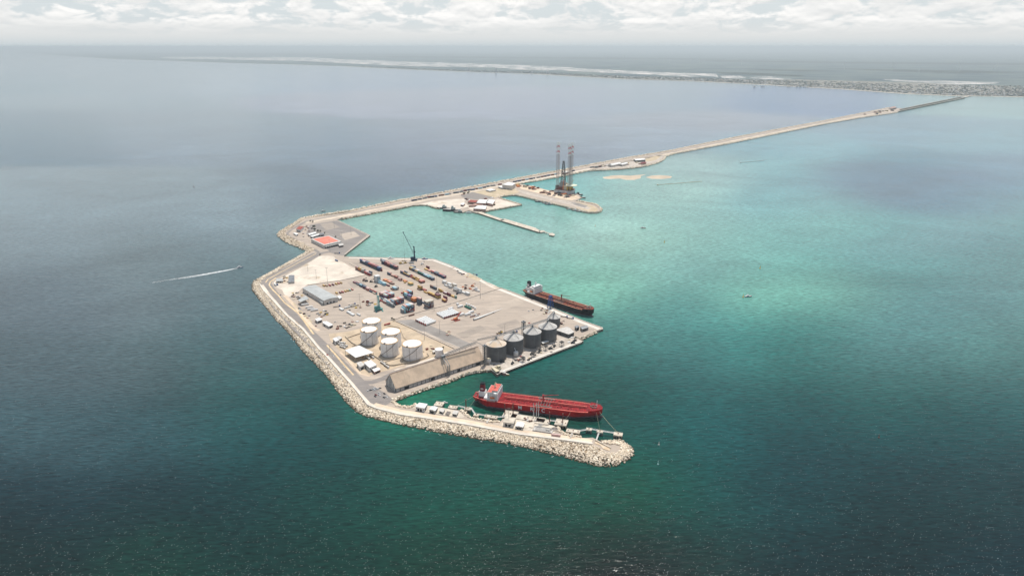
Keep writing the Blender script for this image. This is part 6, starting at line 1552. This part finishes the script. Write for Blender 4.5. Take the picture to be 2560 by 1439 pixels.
piled(1500, 1077, 8.5, 6, JR, 'mooring_dolphin', 'small concrete dolphin joined to the breakwater head by a walkway', gD)
piled(1545.5, 1083.5, 12, 8, JR, 'mooring_dolphin', 'outermost concrete dolphin off the breakwater head', gD)
def link(a, b, label, w_=1.7):
    A = Vector((*G(a[0], a[1], JZ), JZ-.3)); B = Vector((*G(b[0], b[1], JZ), JZ-.3)); d = B-A; t = thing('walkway_bridge', label, 'walkway', tuple(A), math.atan2(d.y, d.x), 'grey walkway bridges of the jetty'); L_ = math.hypot(d.x, d.y)
    MB().box((L_/2, 0, 0), (L_, w_, .25)).build('deck', M['lightwall'], t); f = MB(); truss(f, (0, 0, .2), (L_, 0, .2), w_, 1.1, max(3, int(L_/2.5)), .1); f.build('truss', M['white'], t)
for a, b, w_ in (((1144,1014),(1163,1018),'joining the two leftmost dolphins'),((1178,1020),(1187,1033),'steep one by the leftmost dark post'),((1197,1035),(1215,1038),'left of the long left dolphin'),((1223,1046),(1217,1056),'from the long left dolphin to the shore'),((1243,1042),(1262,1041),'between the long left dolphin and the square one'),((1290,1035),(1303,1037),'between the square left dolphin and the wide platform'),((1373,1050),(1390,1052),'right of the wide platform'),((1449,1076),(1466,1073.5),'off the tanker bow, left one'),((1479,1072),(1494,1075),'off the tanker bow, middle one'),((1507,1077),(1536,1081.5),'leading to the outermost dolphin'),((1497,1082),(1491,1099),'from the small dolphin to the breakwater head'),((1431,1082),(1426,1092),'from the long right dolphin to the shore')):
    link(a, b, 'grey lattice walkway bridge '+w_)
mb = MB(); mb.prism(GP([(1331,1053),(1340,1050),(1331,1068),(1322,1066)], JZ), JZ-1.2, JZ); o = mb.build('jetty_link', M['deckc']); tag(o, 'short wide concrete link from the pad to the jetty platform', 'jetty')
def arms():
    for i, (u, vt) in enumerate(((1334,1008),(1341,1007),(1346,1009))):
        x, y = G(u, 1040.5, JZ); h = Zat(u, vt, x, y)-JZ; t = thing('marine_loader', 'tall grey marine loading arm, %s from the left on the wide jetty platform' % ORD[i], 'loading arm', (x, y, JZ), JR, 'marine loading arms')
        MB().cyl((0, 0, 0), .7, h*.45, 8).build('riser', M['greywall'], t); b = MB(); b.tube((0, 0, h*.42), (-.6, .6, h), .38, 6); b.tube((-.6, .6, h), (.2, 5, h*.35), .3, 6); b.tube((0, 0, h*.5), (.6, -2.5, h*.25), .5, 6); b.build('arm', M['lightwall'], t)
        MB().box((.6, -2.5, h*.16), (1.4, 1.4, 1.6)).build('counterweight', M['greywall'], t)
arms()
gear(7, [(1300,1042),(1345,1050),(1350,1056),(1305,1050)], 'on the wide jetty platform', z=JZ, s=.6, mats=['white', 'galv', 'postred', 'greywall'])
def ropes():
    def P(u, v, z): return Vector((*G(u, v, z), z))
    def S_(f, sd=-1, z=12): a = RA; c, s_ = math.cos(RRZ), math.sin(RRZ); x, y = RL*f, sd*13.5; return Vector((a.x+x*c-y*s_, a.y+x*s_+y*c, z))
    L_ = [(S_(.97, -.3, 12.5), P(1545, 1083, JZ+1), 'bow line to the outermost dolphin'), (S_(.97, -.35, 12.5), P(1547, 1082, JZ+1), 'second bow line to the outermost dolphin'), (S_(.955, -.5, 12.5), P(1500, 1076, JZ+1), 'bow line to the small head dolphin'),
          (S_(.78, -.9), P(1408, 1054, JZ+1), 'forward spring line of the red tanker'), (S_(.33, -1), P(1276, 1034, JZ+1), 'aft spring line of the red tanker'), (S_(.03, -.7), P(1170, 1020, JZ+1), 'stern line to the leftmost dark post'), (S_(.01, -.4), P(1133, 1015, JZ+1), 'stern line to the left dolphin')]
    for a, b_, w_ in L_:
        mb = MB(); n = 8; pts = [a.lerp(b_, i/n)-Vector((0, 0, 4.0*(i/n)*(1-i/n))) for i in range(n+1)]; mb.poly(pts, .11, 4); tag(mb.build('mooring_rope', M['rope']), 'pale '+w_, 'rope', 'mooring ropes of the red tanker')
ropes()

# ================================================================== BOATS, BUOYS
def boat(u, v, ln, rz, hull, top, label, name='small_boat', z=0.0, cat='boat', cabin=.35, mast=0, group=None, cabs=.3):
    x, y = G(u, v, z); t = thing(name, label, cat, (x, y, z), rz, group); B_ = ln*.27; hgt = max(1.2, ln*.10)
    secs = []
    for f, k in ((0, .82), (.15, 1), (.55, 1), (.8, .72), (.93, .36), (1, .05)):
        s_ = f*ln-ln/2; secs.append([(s_, -B_/2*k*.75, -.5), (s_, -B_/2*k, hgt*(1+.35*f)), (s_, B_/2*k, hgt*(1+.35*f)), (s_, B_/2*k*.75, -.5)])
    MB().loft(secs).build('hull', M[hull], t)
    d = MB(); d.loft([[(f*ln-ln/2, -B_/2*k*.9, hgt*(1+.35*f)+.05), (f*ln-ln/2, B_/2*k*.9, hgt*(1+.35*f)+.05)] for f, k in ((0, .82), (.15, 1), (.55, 1), (.8, .72), (.93, .36), (.99, .08))], cap=False, closed=False); d.build('deck', M['lightwall'], t)
    c = MB(); c.box((-ln*.12, 0, hgt), (ln*cabin, B_*.66, ln*.12)); c.box((-ln*.08, 0, hgt+ln*.12), (ln*cabin*.5, B_*.5, ln*.09)); c.build('cabin', M[top], t)
    w_ = MB(); w_.box((-ln*.08+ln*cabin*.25, 0, hgt+ln*.13), (.12, B_*.45, ln*.035)); w_.build('window', M['window'], t)
    if mast: MB().cyl((-ln*.1, 0, hgt+ln*.18), .18, mast, 6, r2=.08).build('mast', M['white'], t)
    return t
boat(1262, 935.5, 17, R(-28), 'yellow', 'white', 'small yellow and white work boat at the corner of the grain quay')
boat(1113, 1007, 9, R(-15), 'white', 'white', 'white boat lying against the leftmost mooring dolphin')
boat(1871, 741.5, 16, R(10), 'navy', 'white', 'small dark boat anchored in the turquoise water on the right')
boat(1608, 570.5, 15, R(-15), 'postred', 'white', 'small red and white boat in the pale lagoon', mast=3)
boat(600, 668.5, 14, R(20), 'blue', 'white', 'speedboat drawing a white wake on the left', name='speedboat')
boat(1173, 533.5, 20, R(0), 'greywall', 'roofwhite', 'white-roofed launch off the shipyard wharf', cabin=.8)
boat(1107, 521.5, 42, R(188), 'dark', 'lightwall', 'dark-hulled coaster farthest left at the shipyard wharf', mast=8)
boat(1128, 527.5, 55, R(184), 'black', 'greywall', 'largest black-hulled coaster at the shipyard wharf', mast=12, cabin=.25)
boat(1147, 531.5, 34, R(180), 'dark', 'lightwall', 'grey tug moored by the wharf corner', mast=7, cabin=.4)
for u, v, l_, w_ in ((1346,505,24,'leftmost in the fishing basin'),(1363,508.5,22,'second in the fishing basin'),(1371,511.5,26,'third in the fishing basin'),(1422,523.5,18,'white one under the spit'),(1437,527,22,'under the far end of the spit'),(1447,529.5,18,'last one under the spit')):
    boat(u, v, l_, R(165), 'navy' if u < 1400 else 'dark', 'greywall' if u < 1400 else 'white', 'fishing boat, '+w_, 'fishing_boat', mast=5, group='fishing boats along the spit')
boat(1447, 487, 30, R(-25), 'black', 'dark', 'dark tug beside the drilling rig', mast=7)
boat(1455, 495, 26, R(-20), 'black', 'dark', 'low dark barge at the tip of the rig quay', cabin=.2)
boat(1205-3, 463.5, 10, 0, 'dark', 'white', 'tiny skiff off the causeway') if 0 else None
boat(808, 528, 14, R(10), 'dark', 'white', 'tiny boat outside the causeway')
boat(1249, 929.5, 34, R(-52), 'pinkwall', 'cream', 'flat rusty barge berthed at the short end of the grain quay', name='barge', cabin=.3)
# white hulls ashore
boat(1192, 726, 22, A_AX, 'white', 'white', 'white yacht hull standing ashore near the long quay', z=ZL+.6, cabin=.4)
boat(978, 646, 17, R(0), 'white', 'white', 'white boat hull ashore left of the navy crane', z=ZL+.5, cabin=.3)
boat(1062, 647.5, 15, R(0), 'blue', 'lightwall', 'small blue boat ashore right of the navy crane', z=ZL+.5, cabin=.5)
def buoy(u, v, m, label, s=1.0):
    x, y = G(u, v, 0); t = thing('navigation_buoy', label, 'buoy', (x, y, 0), 0, 'navigation buoys'); t.scale = (s, s, s)
    MB().cyl((0, 0, -.5), 1.5, 1.5, 12, r2=1.3).build('float', M[m], t); f = MB()
    for k in range(4): a = k*math.pi/2; f.tube((math.cos(a), math.sin(a), 1), (math.cos(a)*.3, math.sin(a)*.3, 4.6), .12, 4)
    f.box((0, 0, 4.4), (.8, .8, .9)); f.build('cage', M[m], t)
for u, v, m, w_ in ((1647,1111,'lightwall','pale one off the breakwater head'),(1645,1160,'tealp','green one below the breakwater head'),(2197,1093,'postred','red one far to the right of the breakwater'),(1661,606,'yellow','yellow one in the pale lagoon'),(1900,671,'yellow','yellow one in the middle of the turquoise water'),(1858,742.5,'yellow','yellow one beside the anchored dark boat'),(1488,566,'cream','pale one right of the jetty pier'),(485,468,'postred','red one far out on the left')):
    buoy(u, v, m, 'small navigation buoy, '+w_, 0.85 if v > 900 else 1.3)
def wake():
    P = [G(u, v, .05) for u, v in ((598,669),(560,677),(520,684),(480,691),(440,697),(380,706))]; mb = MB(); n = 60; rs, _ = resample(P, n); r2 = random.Random(5)
    def half(f): return 1.2+5.0*min(1, f*3)*(1-f*.4)
    for k in range(620):
        f = (r2.random())**1.5; i = min(int(f*(n-1)), n-2); c = rs[i].lerp(rs[i+1], f*(n-1)-i); d = (rs[i+1]-rs[i]).normalized(); nn = Vector((-d.y, d.x)); q = c+nn*r2.uniform(-1, 1)*half(f)+d*r2.uniform(-4, 4); L_ = r2.uniform(3, 9)*(1-f*.3); w_ = r2.uniform(.35, 1.3)*max(.08, 1-f*1.1)
        a, b_, c2, d2 = q-d*L_, q+nn*w_, q+d*L_, q-nn*w_; mb.add([(p.x, p.y, .05+.02*(k % 9)) for p in (a, b_, c2, d2)], [(0, 3, 2, 1)])
    tag(mb.build('boat_wake', M['foam']), 'long white wake trailing behind the speedboat', 'wake', kind='stuff')
wake()
def surf():
    mb = MB(); r2 = random.Random(8)
    for poly in ([(692,804),(722,835),(757,882),(782,908)], [(631,728),(660,765)], [(862,1000),(900,1040),(950,1052),(1000,1065),(1072,1079),(1144,1092),(1228,1106),(1316,1122),(1394,1142)], [(715,609),(768,631),(760,632)]):
        rs, ln_ = resample(GP(poly, 0), 60)
        for _ in range(int(ln_/22)):
            i = r2.randrange(59); c = rs[i].lerp(rs[i+1], r2.random()); d = (rs[i+1]-rs[i]).normalized(); nn = Vector((d.y, -d.x)); q = c+nn*r2.uniform(-.5, 2.5); L_, w_ = r2.uniform(.6, 2.4), r2.uniform(.15, .5)
            mb.add([(p.x, p.y, .06) for p in (q-d*L_, q+nn*w_, q+d*L_, q-nn*w_)], [(0, 1, 2, 3)])
    tag(mb.build('surf_foam', M['foam']), 'thin broken foam along the foot of the rocks', 'foam', kind='stuff')
surf()
def glint_flecks():
    """sun glints on the nearest water, modelled as small white flecks"""
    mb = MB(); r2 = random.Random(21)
    for _ in range(5000):  # each white sliver stands in for a glint of sun
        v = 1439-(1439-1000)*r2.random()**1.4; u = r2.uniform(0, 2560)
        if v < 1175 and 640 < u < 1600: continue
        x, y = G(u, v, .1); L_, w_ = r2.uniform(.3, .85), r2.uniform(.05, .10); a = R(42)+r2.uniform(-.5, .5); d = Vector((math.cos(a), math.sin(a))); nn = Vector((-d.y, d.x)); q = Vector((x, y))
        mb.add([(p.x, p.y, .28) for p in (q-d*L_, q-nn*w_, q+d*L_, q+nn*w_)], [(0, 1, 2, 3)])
    tag(mb.build('glint_flecks', M['foam']), 'tiny white flecks painted as sun glints over the near water', 'foam', kind='stuff')
glint_flecks()
def floatline(a, b_, n, label, m='cream'):
    A, B_ = Vector(G(*a, 0)), Vector(G(*b_, 0)); mb = MB(); N_ = int((B_-A).length/7)
    for i in range(N_): p = A.lerp(B_, i/N_); q = A.lerp(B_, (i+.8)/N_); w_ = math.sin(i*.35)*1.2; mb.tube((p.x, p.y+w_, .5), (q.x, q.y+w_, .5), 1.1, 6)
    mb.box((A.x, A.y, 0), (6, 5, 3)); tag(mb.build('floating_pipeline', M[m]), label, 'pipeline')
floatline((1644,462.5), (1755,453.5), 20, 'floating pipeline with a pontoon in the lagoon')
floatline((1851,407), (1911,401.5), 14, 'faint floating pipeline farther out in the lagoon', 'greywall')

# ================================================================== INNER PORT (far)
def pier():
    t = thing('finger_pier', 'long narrow piled pier reaching into the lagoon from the shipyard', 'pier', (0, 0, 0)); z = 4.2
    def slab(px, nm): MB().prism(GP(px, z), z-1.0, z).build(nm, M['deckc'], t)
    slab([(1192,531),(1200,528.5),(1262,549),(1253,551.5)], 'approach_deck'); slab([(1250,549),(1262,546.5),(1338,569),(1352,577),(1346,579.5),(1258,553)], 'main_deck'); slab([(1346,576.5),(1357,575.5),(1364,578),(1352,580.5)], 'end_platform'); slab([(1372,583),(1381,582),(1388,586),(1384,589),(1373,587)], 'outer_platform'); slab([(1360,579.5),(1362,578.8),(1376,583),(1374,584)], 'catwalk')
    b = MB(); A, B_ = Vector(G(1193, 532, z)), Vector(G(1349, 579.5, z)); D = Vector(G(1338, 569, z))-Vector(G(1346, 579.5, z)); D = D.normalized()
    for i in range(56):
        p = A.lerp(B_, i/55)
        for k in (0.6, 7): q = p+D*k; b.cyl((q.x, q.y, -2), .7, z+1.2, 6)
    for u, v in ((1374,586),(1384,588),(1380,583),(1352,580),(1362,579),(1366,581)): q = G(u, v, z); b.cyl((q[0], q[1], -2), .7, z+1.2, 6)
    b.build('piles', M['pile'], t)
pier()
bq('port_shed', 'large white shed at the root of the rig quay', 'warehouse', [(1255,461.5),(1271,455),(1289,458),(1280,464)], 16, wall='lightwall', roof='roofwhite', windows=0)
bq('port_shed', 'low white-roofed shed in front of the large white shed', 'warehouse', [(1245,466),(1258,463.5),(1268,467),(1256,469.5)], 6, wall='lightwall', roof='roofwhite', windows=0)
bq('port_shed', 'small white-roofed shed amid scrub left of the large white shed', 'warehouse', [(1214,474.5),(1228,471.5),(1240,474),(1225,477)], 5, wall='lightwall', roof='roofwhite', windows=0)
bq('workshop', 'large white-roofed shipyard workshop in the middle of the yard', 'building', [(1191,507),(1199,498),(1222,499.5),(1214,508)], 9, wall='pinkwall', roof='roofwhite', windows=3)
bq('workshop', 'white-roofed shipyard workshop at the right, stepped', 'building', [(1214,506),(1222,497.5),(1238,500),(1232,510)], 9, wall='pinkwall', roof='roofwhite', windows=3)
bq('workshop', 'round-ended pink and white shipyard building by the pier root', 'building', [(1183,521),(1194,513.5),(1217,514),(1214,523)], 8, wall='pinkwall', roof='roofwhite', windows=5)
bq('workshop', 'brown-roofed brick workshop at the left of the shipyard', 'building', [(1169,504),(1176,499.5),(1194,501),(1190,506)], 7, wall='pinkwall', roof='darkredroof', windows=3)
bq('workshop', 'small white-roofed brick house nearest the wharf', 'building', [(1151,510.5),(1156,506.5),(1163,508),(1158,512.5)], 6, wall='pinkwall', roof='roofwhite', windows=3)
bq('workshop', 'long pink-roofed shed curving behind the round-ended building', 'building', [(1172,514),(1190,508),(1214,509),(1200,513)], 5, wall='pinkwall', roof='pinkwall', windows=3)
gear(22, [(1150,498),(1240,494),(1240,520),(1165,522)], 'in the shipyard', s=2.0, mats=['pinkwall', 'white', 'rust', 'dark', 'tree'])
gear(40, [(1292,462),(1320,464),(1440,490),(1400,497)], 'on the rig quay', s=2.6, mats=['orange', 'rust', 'pinkwall', 'cream', 'rust', 'dark'])
gear(10, [(1290,461),(1300,462),(1300,467),(1292,468)], 'beside the large white shed', s=2.6, mats=['orange', 'yellow', 'pinkwall'])
bq('island_hall', 'white arched hall on the causeway widening, left of two', 'building', [(1520,411),(1546,406),(1553,408.5),(1530,413)], 9, wall='lightwall', roof='roofwhite', ridge=4, windows=0)
bq('island_hall', 'white arched hall on the causeway widening, right of two', 'building', [(1548,409.5),(1564,405.5),(1570,407.5),(1556,411.5)], 9, wall='lightwall', roof='roofwhite', ridge=3, windows=0)
bq('island_hall', 'long narrow white-roofed hall farther along the causeway widening', 'building', [(1584,397.5),(1611,396),(1614,399),(1590,401)], 9, wall='silo', roof='roofwhite', windows=0)
bq('island_hall', 'reddish roofed shed at the end of the causeway widening', 'building', [(1601,406),(1614,404.5),(1616,407),(1604,409)], 6, wall='pinkwall', roof='maroon', windows=0)
gear(16, [(1470,420),(1510,412),(1600,404),(1600,411)], 'on the causeway widening', s=2.2)
gear(12, [(1140,478),(1180,470),(1200,478),(1150,490)], 'at the far yard by the causeway', s=1.8, mats=['tree', 'pinkwall', 'dark', 'tree'])
bq('customs_gate', 'brown and white gatehouse bridging the causeway road behind the rig', 'building', [(1405,430),(1418,427.5),(1424,429),(1411,432.5)], 9, wall='pinkwall', roof='lightwall', windows=3)
# boxes queued along the causeway
for i, (u, v) in enumerate([(1036,500.5),(1049,498),(1062,495),(1070,493),(1080,492),(1087,491),(1104,488),(1117,486),(1121,485),(1140,481.5),(1152,479.5),(1162,477),(1171,475),(1182,474),(1190,472),(1199,470.5),(1210,468.5),(1219,466),(1232,464),(1250,461),(1287,454),(1297,452),(1308,450),(1317,448.5),(1326,447),(1333,445.5),(1346,443.5),(1353,442),(1362,440.5),(1371,438.5),(1380,437),(1388,435.5),(1433,426.5),(1480,418),(1490,417),(1500,415.5)]):
    c = ['navy', 'slate', 'grey', 'maroon', 'navy', 'blue', 'brown', 'light blue'][i % 8]
    x, y = G(u, v+1.5, ZL); t = thing('truck', '%s lorry on the causeway, %s %s one counted from the western platform' % (c, nth(i//8 if c != 'navy' else (i//8*2+(i % 8 == 4))), c), 'truck', (x, y, ZL), R(33), 'lorries queued along the causeway')
    k = 1.25 if i % 3 else 1.7
    o = bpy.data.objects.new('trailer', cont_mesh(c, 12.2)); C.objects.link(o); o.parent = t; o.location = (0, 0, 1.2); o.scale = (k, 1.4, 1.4)
    MB().box((12.2*k/2+2, 0, .5), (2.6, 3, 3.2)).build('cab', M['white'], t)
    MB().box((0, 0, .3), (12*k, 2.4, .9)).build('chassis', M['black'], t)

# --- jack-up drilling rig
def rig():
    x, y = G(1412, 484, 0); t = thing('jackup_rig', 'jack-up drilling rig with red and white banded lattice legs at the inner quay', 'drilling rig', (x, y, 0), R(-20))
    k = mpp(x, y, 0)
    hw = 24*k
    b = MB(); HZ = 16; base = [(-hw, -hw*.55), (hw*.75, -hw*.75), (hw, -hw*.3), (hw, hw*.45), (hw*.7, hw*.75), (-hw, hw*.6)]
    b.prism(base, 1.5, HZ); b.build('hull', mat('rig_hull_grey', (.62, .63, .62), .6, var=.15, scale=.05), t)
    b = MB(); b.prism([(p[0]*1.002, p[1]*1.002) for p in base], -1, 4.5); b.build('hull_bottom', M['navy'], t)
    b = MB(); b.prism([(p[0]*.98, p[1]*.98) for p in base], HZ, HZ+.4); b.build('main_deck', M['rust'], t)
    htop = Zat(1395, 357, x, y)
    for i, (lx, ly, top) in enumerate(((-20*k, 3*k, htop), (14*k, 6*k, htop*1.0), (12*k, -7*k, htop*.985))):
        f = MB(); w_ = MB(); rd = MB(); r_ = 4.0*k; nseg = 30
        ch = [(lx+math.cos(a)*r_, ly+math.sin(a)*r_) for a in (R(100), R(220), R(340))]
        for s_ in range(nseg):
            z0, z1 = top*s_/nseg, top*(s_+1)/nseg; band_ = s_ >= nseg*.76; tgt = (rd if (s_ % 3 == 0) else w_) if band_ else f
            for q in range(3):
                p0, p1 = ch[q], ch[(q+1) % 3]; tgt.tube((p0[0], p0[1], z0), (p0[0], p0[1], z1), .62 if not band_ else .8, 5); tgt.tube((p0[0], p0[1], z1), (p1[0], p1[1], z1), .34 if not band_ else .6, 4); tgt.tube((p0[0], p0[1], z0), (p1[0], p1[1], z1), .2 if not band_ else .38, 4)
        lg = f.build('leg', mat('rig_leg_grey', (.36, .28, .26), .7, var=.1), t); w_.build('white_band', M['white'], lg); rd.build('red_band', M['stripe_red'], lg)
        jh = MB()
        for q in ch: jh.box((q[0], q[1], HZ), (4.5, 4.5, 12))
        jh.build('jack_house', M['yellow'] if i else M['ladder'], t)
    dx, dy = -5*k, 0; hd = Zat(1403.5, 404, x, y); d = MB(); z0 = HZ+26; n = 8
    for s_ in range(n):
        a0, a1 = 8*(1-s_/n*.72), 8*(1-(s_+1)/n*.72); za, zb = z0+(hd-z0)*s_/n, z0+(hd-z0)*(s_+1)/n
        c0 = [(dx+a*a0, dy+b_*a0, za) for a, b_ in ((-1,-1),(1,-1),(1,1),(-1,1))]; c1 = [(dx+a*a1, dy+b_*a1, zb) for a, b_ in ((-1,-1),(1,-1),(1,1),(-1,1))]
        for q in range(4): d.tube(c0[q], c1[q], .8, 4); d.tube(c0[q], c1[(q+1)%4], .55, 4); d.tube(c0[q], c0[(q+1)%4], .5, 4)
    d.box((dx, dy, hd-4), (6, 6, 6)); d.build('derrick', M['dark'], t)
    df = MB(); df.box((dx, dy, HZ+10), (22, 20, 14)); df.box((dx, dy, HZ+24), (17, 17, 6)); df.box((dx+7, dy-8, HZ), (10, 8, 12)); df.build('drill_floor', M['galv'], t)
    q = MB(); q.box((4*k, -2*k, HZ), (17, 22, 16)); q.box((3*k, 3*k, HZ+16), (12, 10, 5)); q.build('living_quarters', M['cream'], t)
    q = MB(); q.box((-9*k, -5*k, HZ), (14, 10, 9)); q.box((-15*k, 0, HZ), (10, 20, 6)); q.box((10*k, -2*k, HZ), (10, 10, 7)); q.build('machinery', M['rust'], t)
    hp = MB(); hp.cyl((19*k, -7*k, HZ+17), 21, 1.6, 8); hp.build('helideck', mat('helideck_green', (.74, .77, .60), .7), t); hs = MB()
    for a in (-1, 1): hs.tube((14*k, -4*k+a*6, HZ), (18*k, -4*k+a*9, HZ+13), 1, 5)
    hs.build('helideck_strut', M['yellow'], t)
    for (cx_, cy_, tx, ty, tz) in ((-2*k, -9*k, 2, 0, 48), (9*k, 8*k, 14, 5, 32)):
        c = MB(); c.cyl((cx_, cy_, HZ), 2.4, 14, 8); c.tube((cx_, cy_, HZ+14), (cx_+tx, cy_+ty, HZ+tz), 1.2, 5, .6); c.build('deck_crane', M['orange'] if tx < 5 else M['yellow'], t)
    g = MB(); g.tube((-9*k, -13*k, HZ*.9), (-17*k, -22*k, 6), 1.2, 5); g.build('gangway', M['galv'], t)
rig()

# --- viaduct to the town
def viaduct():
    t = thing('viaduct', 'twin concrete viaducts running from the causeway to the town beach', 'bridge', (0, 0, 0))
    for px, nm in (([(2250,273),(2402,242.2)], 'far_deck'), ([(2246,277.6),(2411,244.4)], 'near_deck')):
        P = GP(px, 8); b = MB(); b.strip(P, 13, 6.8, 1.2); b.build('deck', M['deckc'], t); A, B_ = Vector(P[0]), Vector(P[1]); d = (B_-A).normalized(); n = Vector((-d.y, d.x)); L_ = (B_-A).length; N_ = min(150, int(L_/14)); c = MB()
        for i in range(N_+1):
            p = A+d*L_*i/N_; c.box((p.x, p.y, -2), (11, 2.6, 8.8), math.atan2(d.y, d.x)+math.pi/2)
        c.build('piers', M['pile'], t)
        e = MB()
        for s_ in (-1, 1): a, b2 = A+n*6.2*s_, B_+n*6.2*s_; e.strip([tuple(a), tuple(b2)], .8, 8, 1.3)
        e.build('parapet', M['pile'], t)
    b = MB(); b.strip(GP([(2400,242.6),(2412,242),(2424,239)], 7), 30, 3, 3); b.build('abutment', M['deckc'], t)
viaduct()
bq('causeway_works', 'pale scaffolded block at the head of the viaduct', 'building', [(2222,269),(2236,266),(2242,268.5),(2230,271.5)], 13, wall='pinkwall', roof='pinkwall', windows=0, doors=0, open_side=1)
gear(12, [(2160,287),(2200,279),(2240,276),(2170,291)], 'along the last stretch of the causeway', s=5, mats=['pinkwall', 'dark', 'cream'])

# ================================================================== TOWN AND COAST
def town():
    r2 = random.Random(4)
    hm = [mat('town_wall_%d' % i, c, .85, var=.05) for i, c in enumerate(((.78,.76,.72), (.66,.60,.52), (.58,.50,.44), (.80,.80,.80), (.50,.46,.42)))]
    meshes = []
    for i in range(10):
        b = MB(); w_, d_, h_ = r2.uniform(12, 26), r2.uniform(10, 18), r2.uniform(5, 10); b.box((0, 0, 0), (w_, d_, h_)); b.box((r2.uniform(-3, 3), 0, h_), (w_*.4, d_*.5, 3)); b.box((0, 0, h_), (w_+.6, .5, .7)); meshes.append(b.mesh('house', hm[i % 5]))
    def spot(near):
        while True:
            u = r2.uniform(1880, 2640) if near else r2.uniform(900, 2640)
            cv = np.interp(u, [c[0] for c in coast[1:]], [c[1] for c in coast[1:]])
            depth = np.interp(u, [900, 1300, 1600, 1850, 2100, 2300, 2560], [1.5, 3.5, 6, 9, 16, 24, 26])
            k = r2.random()**(1.6 if near else 1.2); v = cv-1.2-k*depth
            if r2.random() < .9: return u, v
    for i in range(290):
        u, v = spot(True); v = max(v, 218) if i % 2 else v; x, y = G(u, v, 4); o = bpy.data.objects.new('house', meshes[i % 10]); C.objects.link(o); o.location = (x, y, 3.6); o.rotation_euler = (0, 0, r2.choice([R(-38), R(52)])); tag(o, 'small pale flat-roofed house in the far seaside town', 'house', 'houses of the far seaside town')
    mb = MB(); tb = MB()
    for i in range(2600):
        u, v = spot(False); x, y = G(u, v, 4); mb.m = r2.randrange(5); mb.box((x, y, 3.6), (r2.uniform(9, 24), r2.uniform(9, 18), r2.uniform(4, 9)), r2.choice([R(-38), R(52)]))
    tag(mb.build('town_houses', hm), 'mass of tiny pale houses along the far shore', 'houses', kind='stuff')
    for i in range(2600):
        u, v = spot(False); x, y = G(u, v-.4, 4); s_ = r2.uniform(8, 20); tb.loft([[(x+math.cos(a)*s_*k, y+math.sin(a)*s_*k*r2.uniform(.7, 1.2), z) for a in (0, 1.05, 2.1, 3.14, 4.2, 5.2)] for k, z in ((.9, 3.6), (1.1, 7), (.6, 11))])
    tag(tb.build('town_trees', MANG), 'dark tree cover among the houses of the far shore', 'trees', kind='stuff')
    for u, v, h, w_ in ((1172,177.5,60,'leftmost'),(1212,179,42,'short one second from left'),(1240,181,75,'tallest, third from left'),(1369,185.5,50,'fourth, above the pale beach'),(1330,184,35,'between the tallest and the fourth')):
        x, y = G(u, v, 2); t = thing('apartment_tower', 'pale apartment tower on the far shore, '+w_, 'tower block', (x, y, 2), R(10), 'apartment towers on the far shore'); MB().box((0, 0, 0), (34, 24, h)).build('wall', hm[3], t); MB().box((0, 0, h), (20, 14, 5)).build('roof_house', hm[1], t)
        for k in range(int(h/9)): MB().box((0, -12.1, 3+k*9), (30, .6, 3.5)).build('balcony_row', M['window'], t)
    proto = None
    for i, (u, v, vt) in enumerate([(1511,148,131),(1555,151,134),(1561,152,133),(1615,154,141),(1674,157,146),(1726,155,143),(1748,158,141),(1854,162,150),(2110,174,152),(2230,176,154),(2297,183,170),(2396,177,157),(2482,178,162),(2491,175,156),(1580,147,139),(1640,148,137)]):
        x, y = G(u, v, 2); h = max(60, Zat(u, vt, x, y)-2)*.72; lab = 'pale wind turbine on the far plain, %s from the left' % nth(sorted([1511,1555,1561,1615,1674,1726,1748,1854,2110,2230,2297,2396,2482,2491,1580,1640]).index(u))
        if proto is None:
            t = thing('wind_turbine', lab, 'wind turbine', (x, y, 2), 0, 'wind turbines on the plain'); MB().cyl((0, 0, 0), 4, 100, 8, r2=2.4).build('tower', M['white'], t); MB().box((0, 3, 99), (4, 12, 4.5)).build('nacelle', M['white'], t)
            for k in range(3): a = R(90+120*k+20); b = MB(); b.tube((0, -4, 101), (math.cos(a)*58, -4, 101+math.sin(a)*58), 1.9, 4, .5); b.build('blade', M['white'], t)
            proto = t; t.scale = (h/100,)*3
        else: dup(proto, (x, y, 2), r2.uniform(-.4, .4), lab, (h/100,)*3)
town()
print('CONTAINERS', NC[0], 'OBJECTS', len(bpy.data.objects))
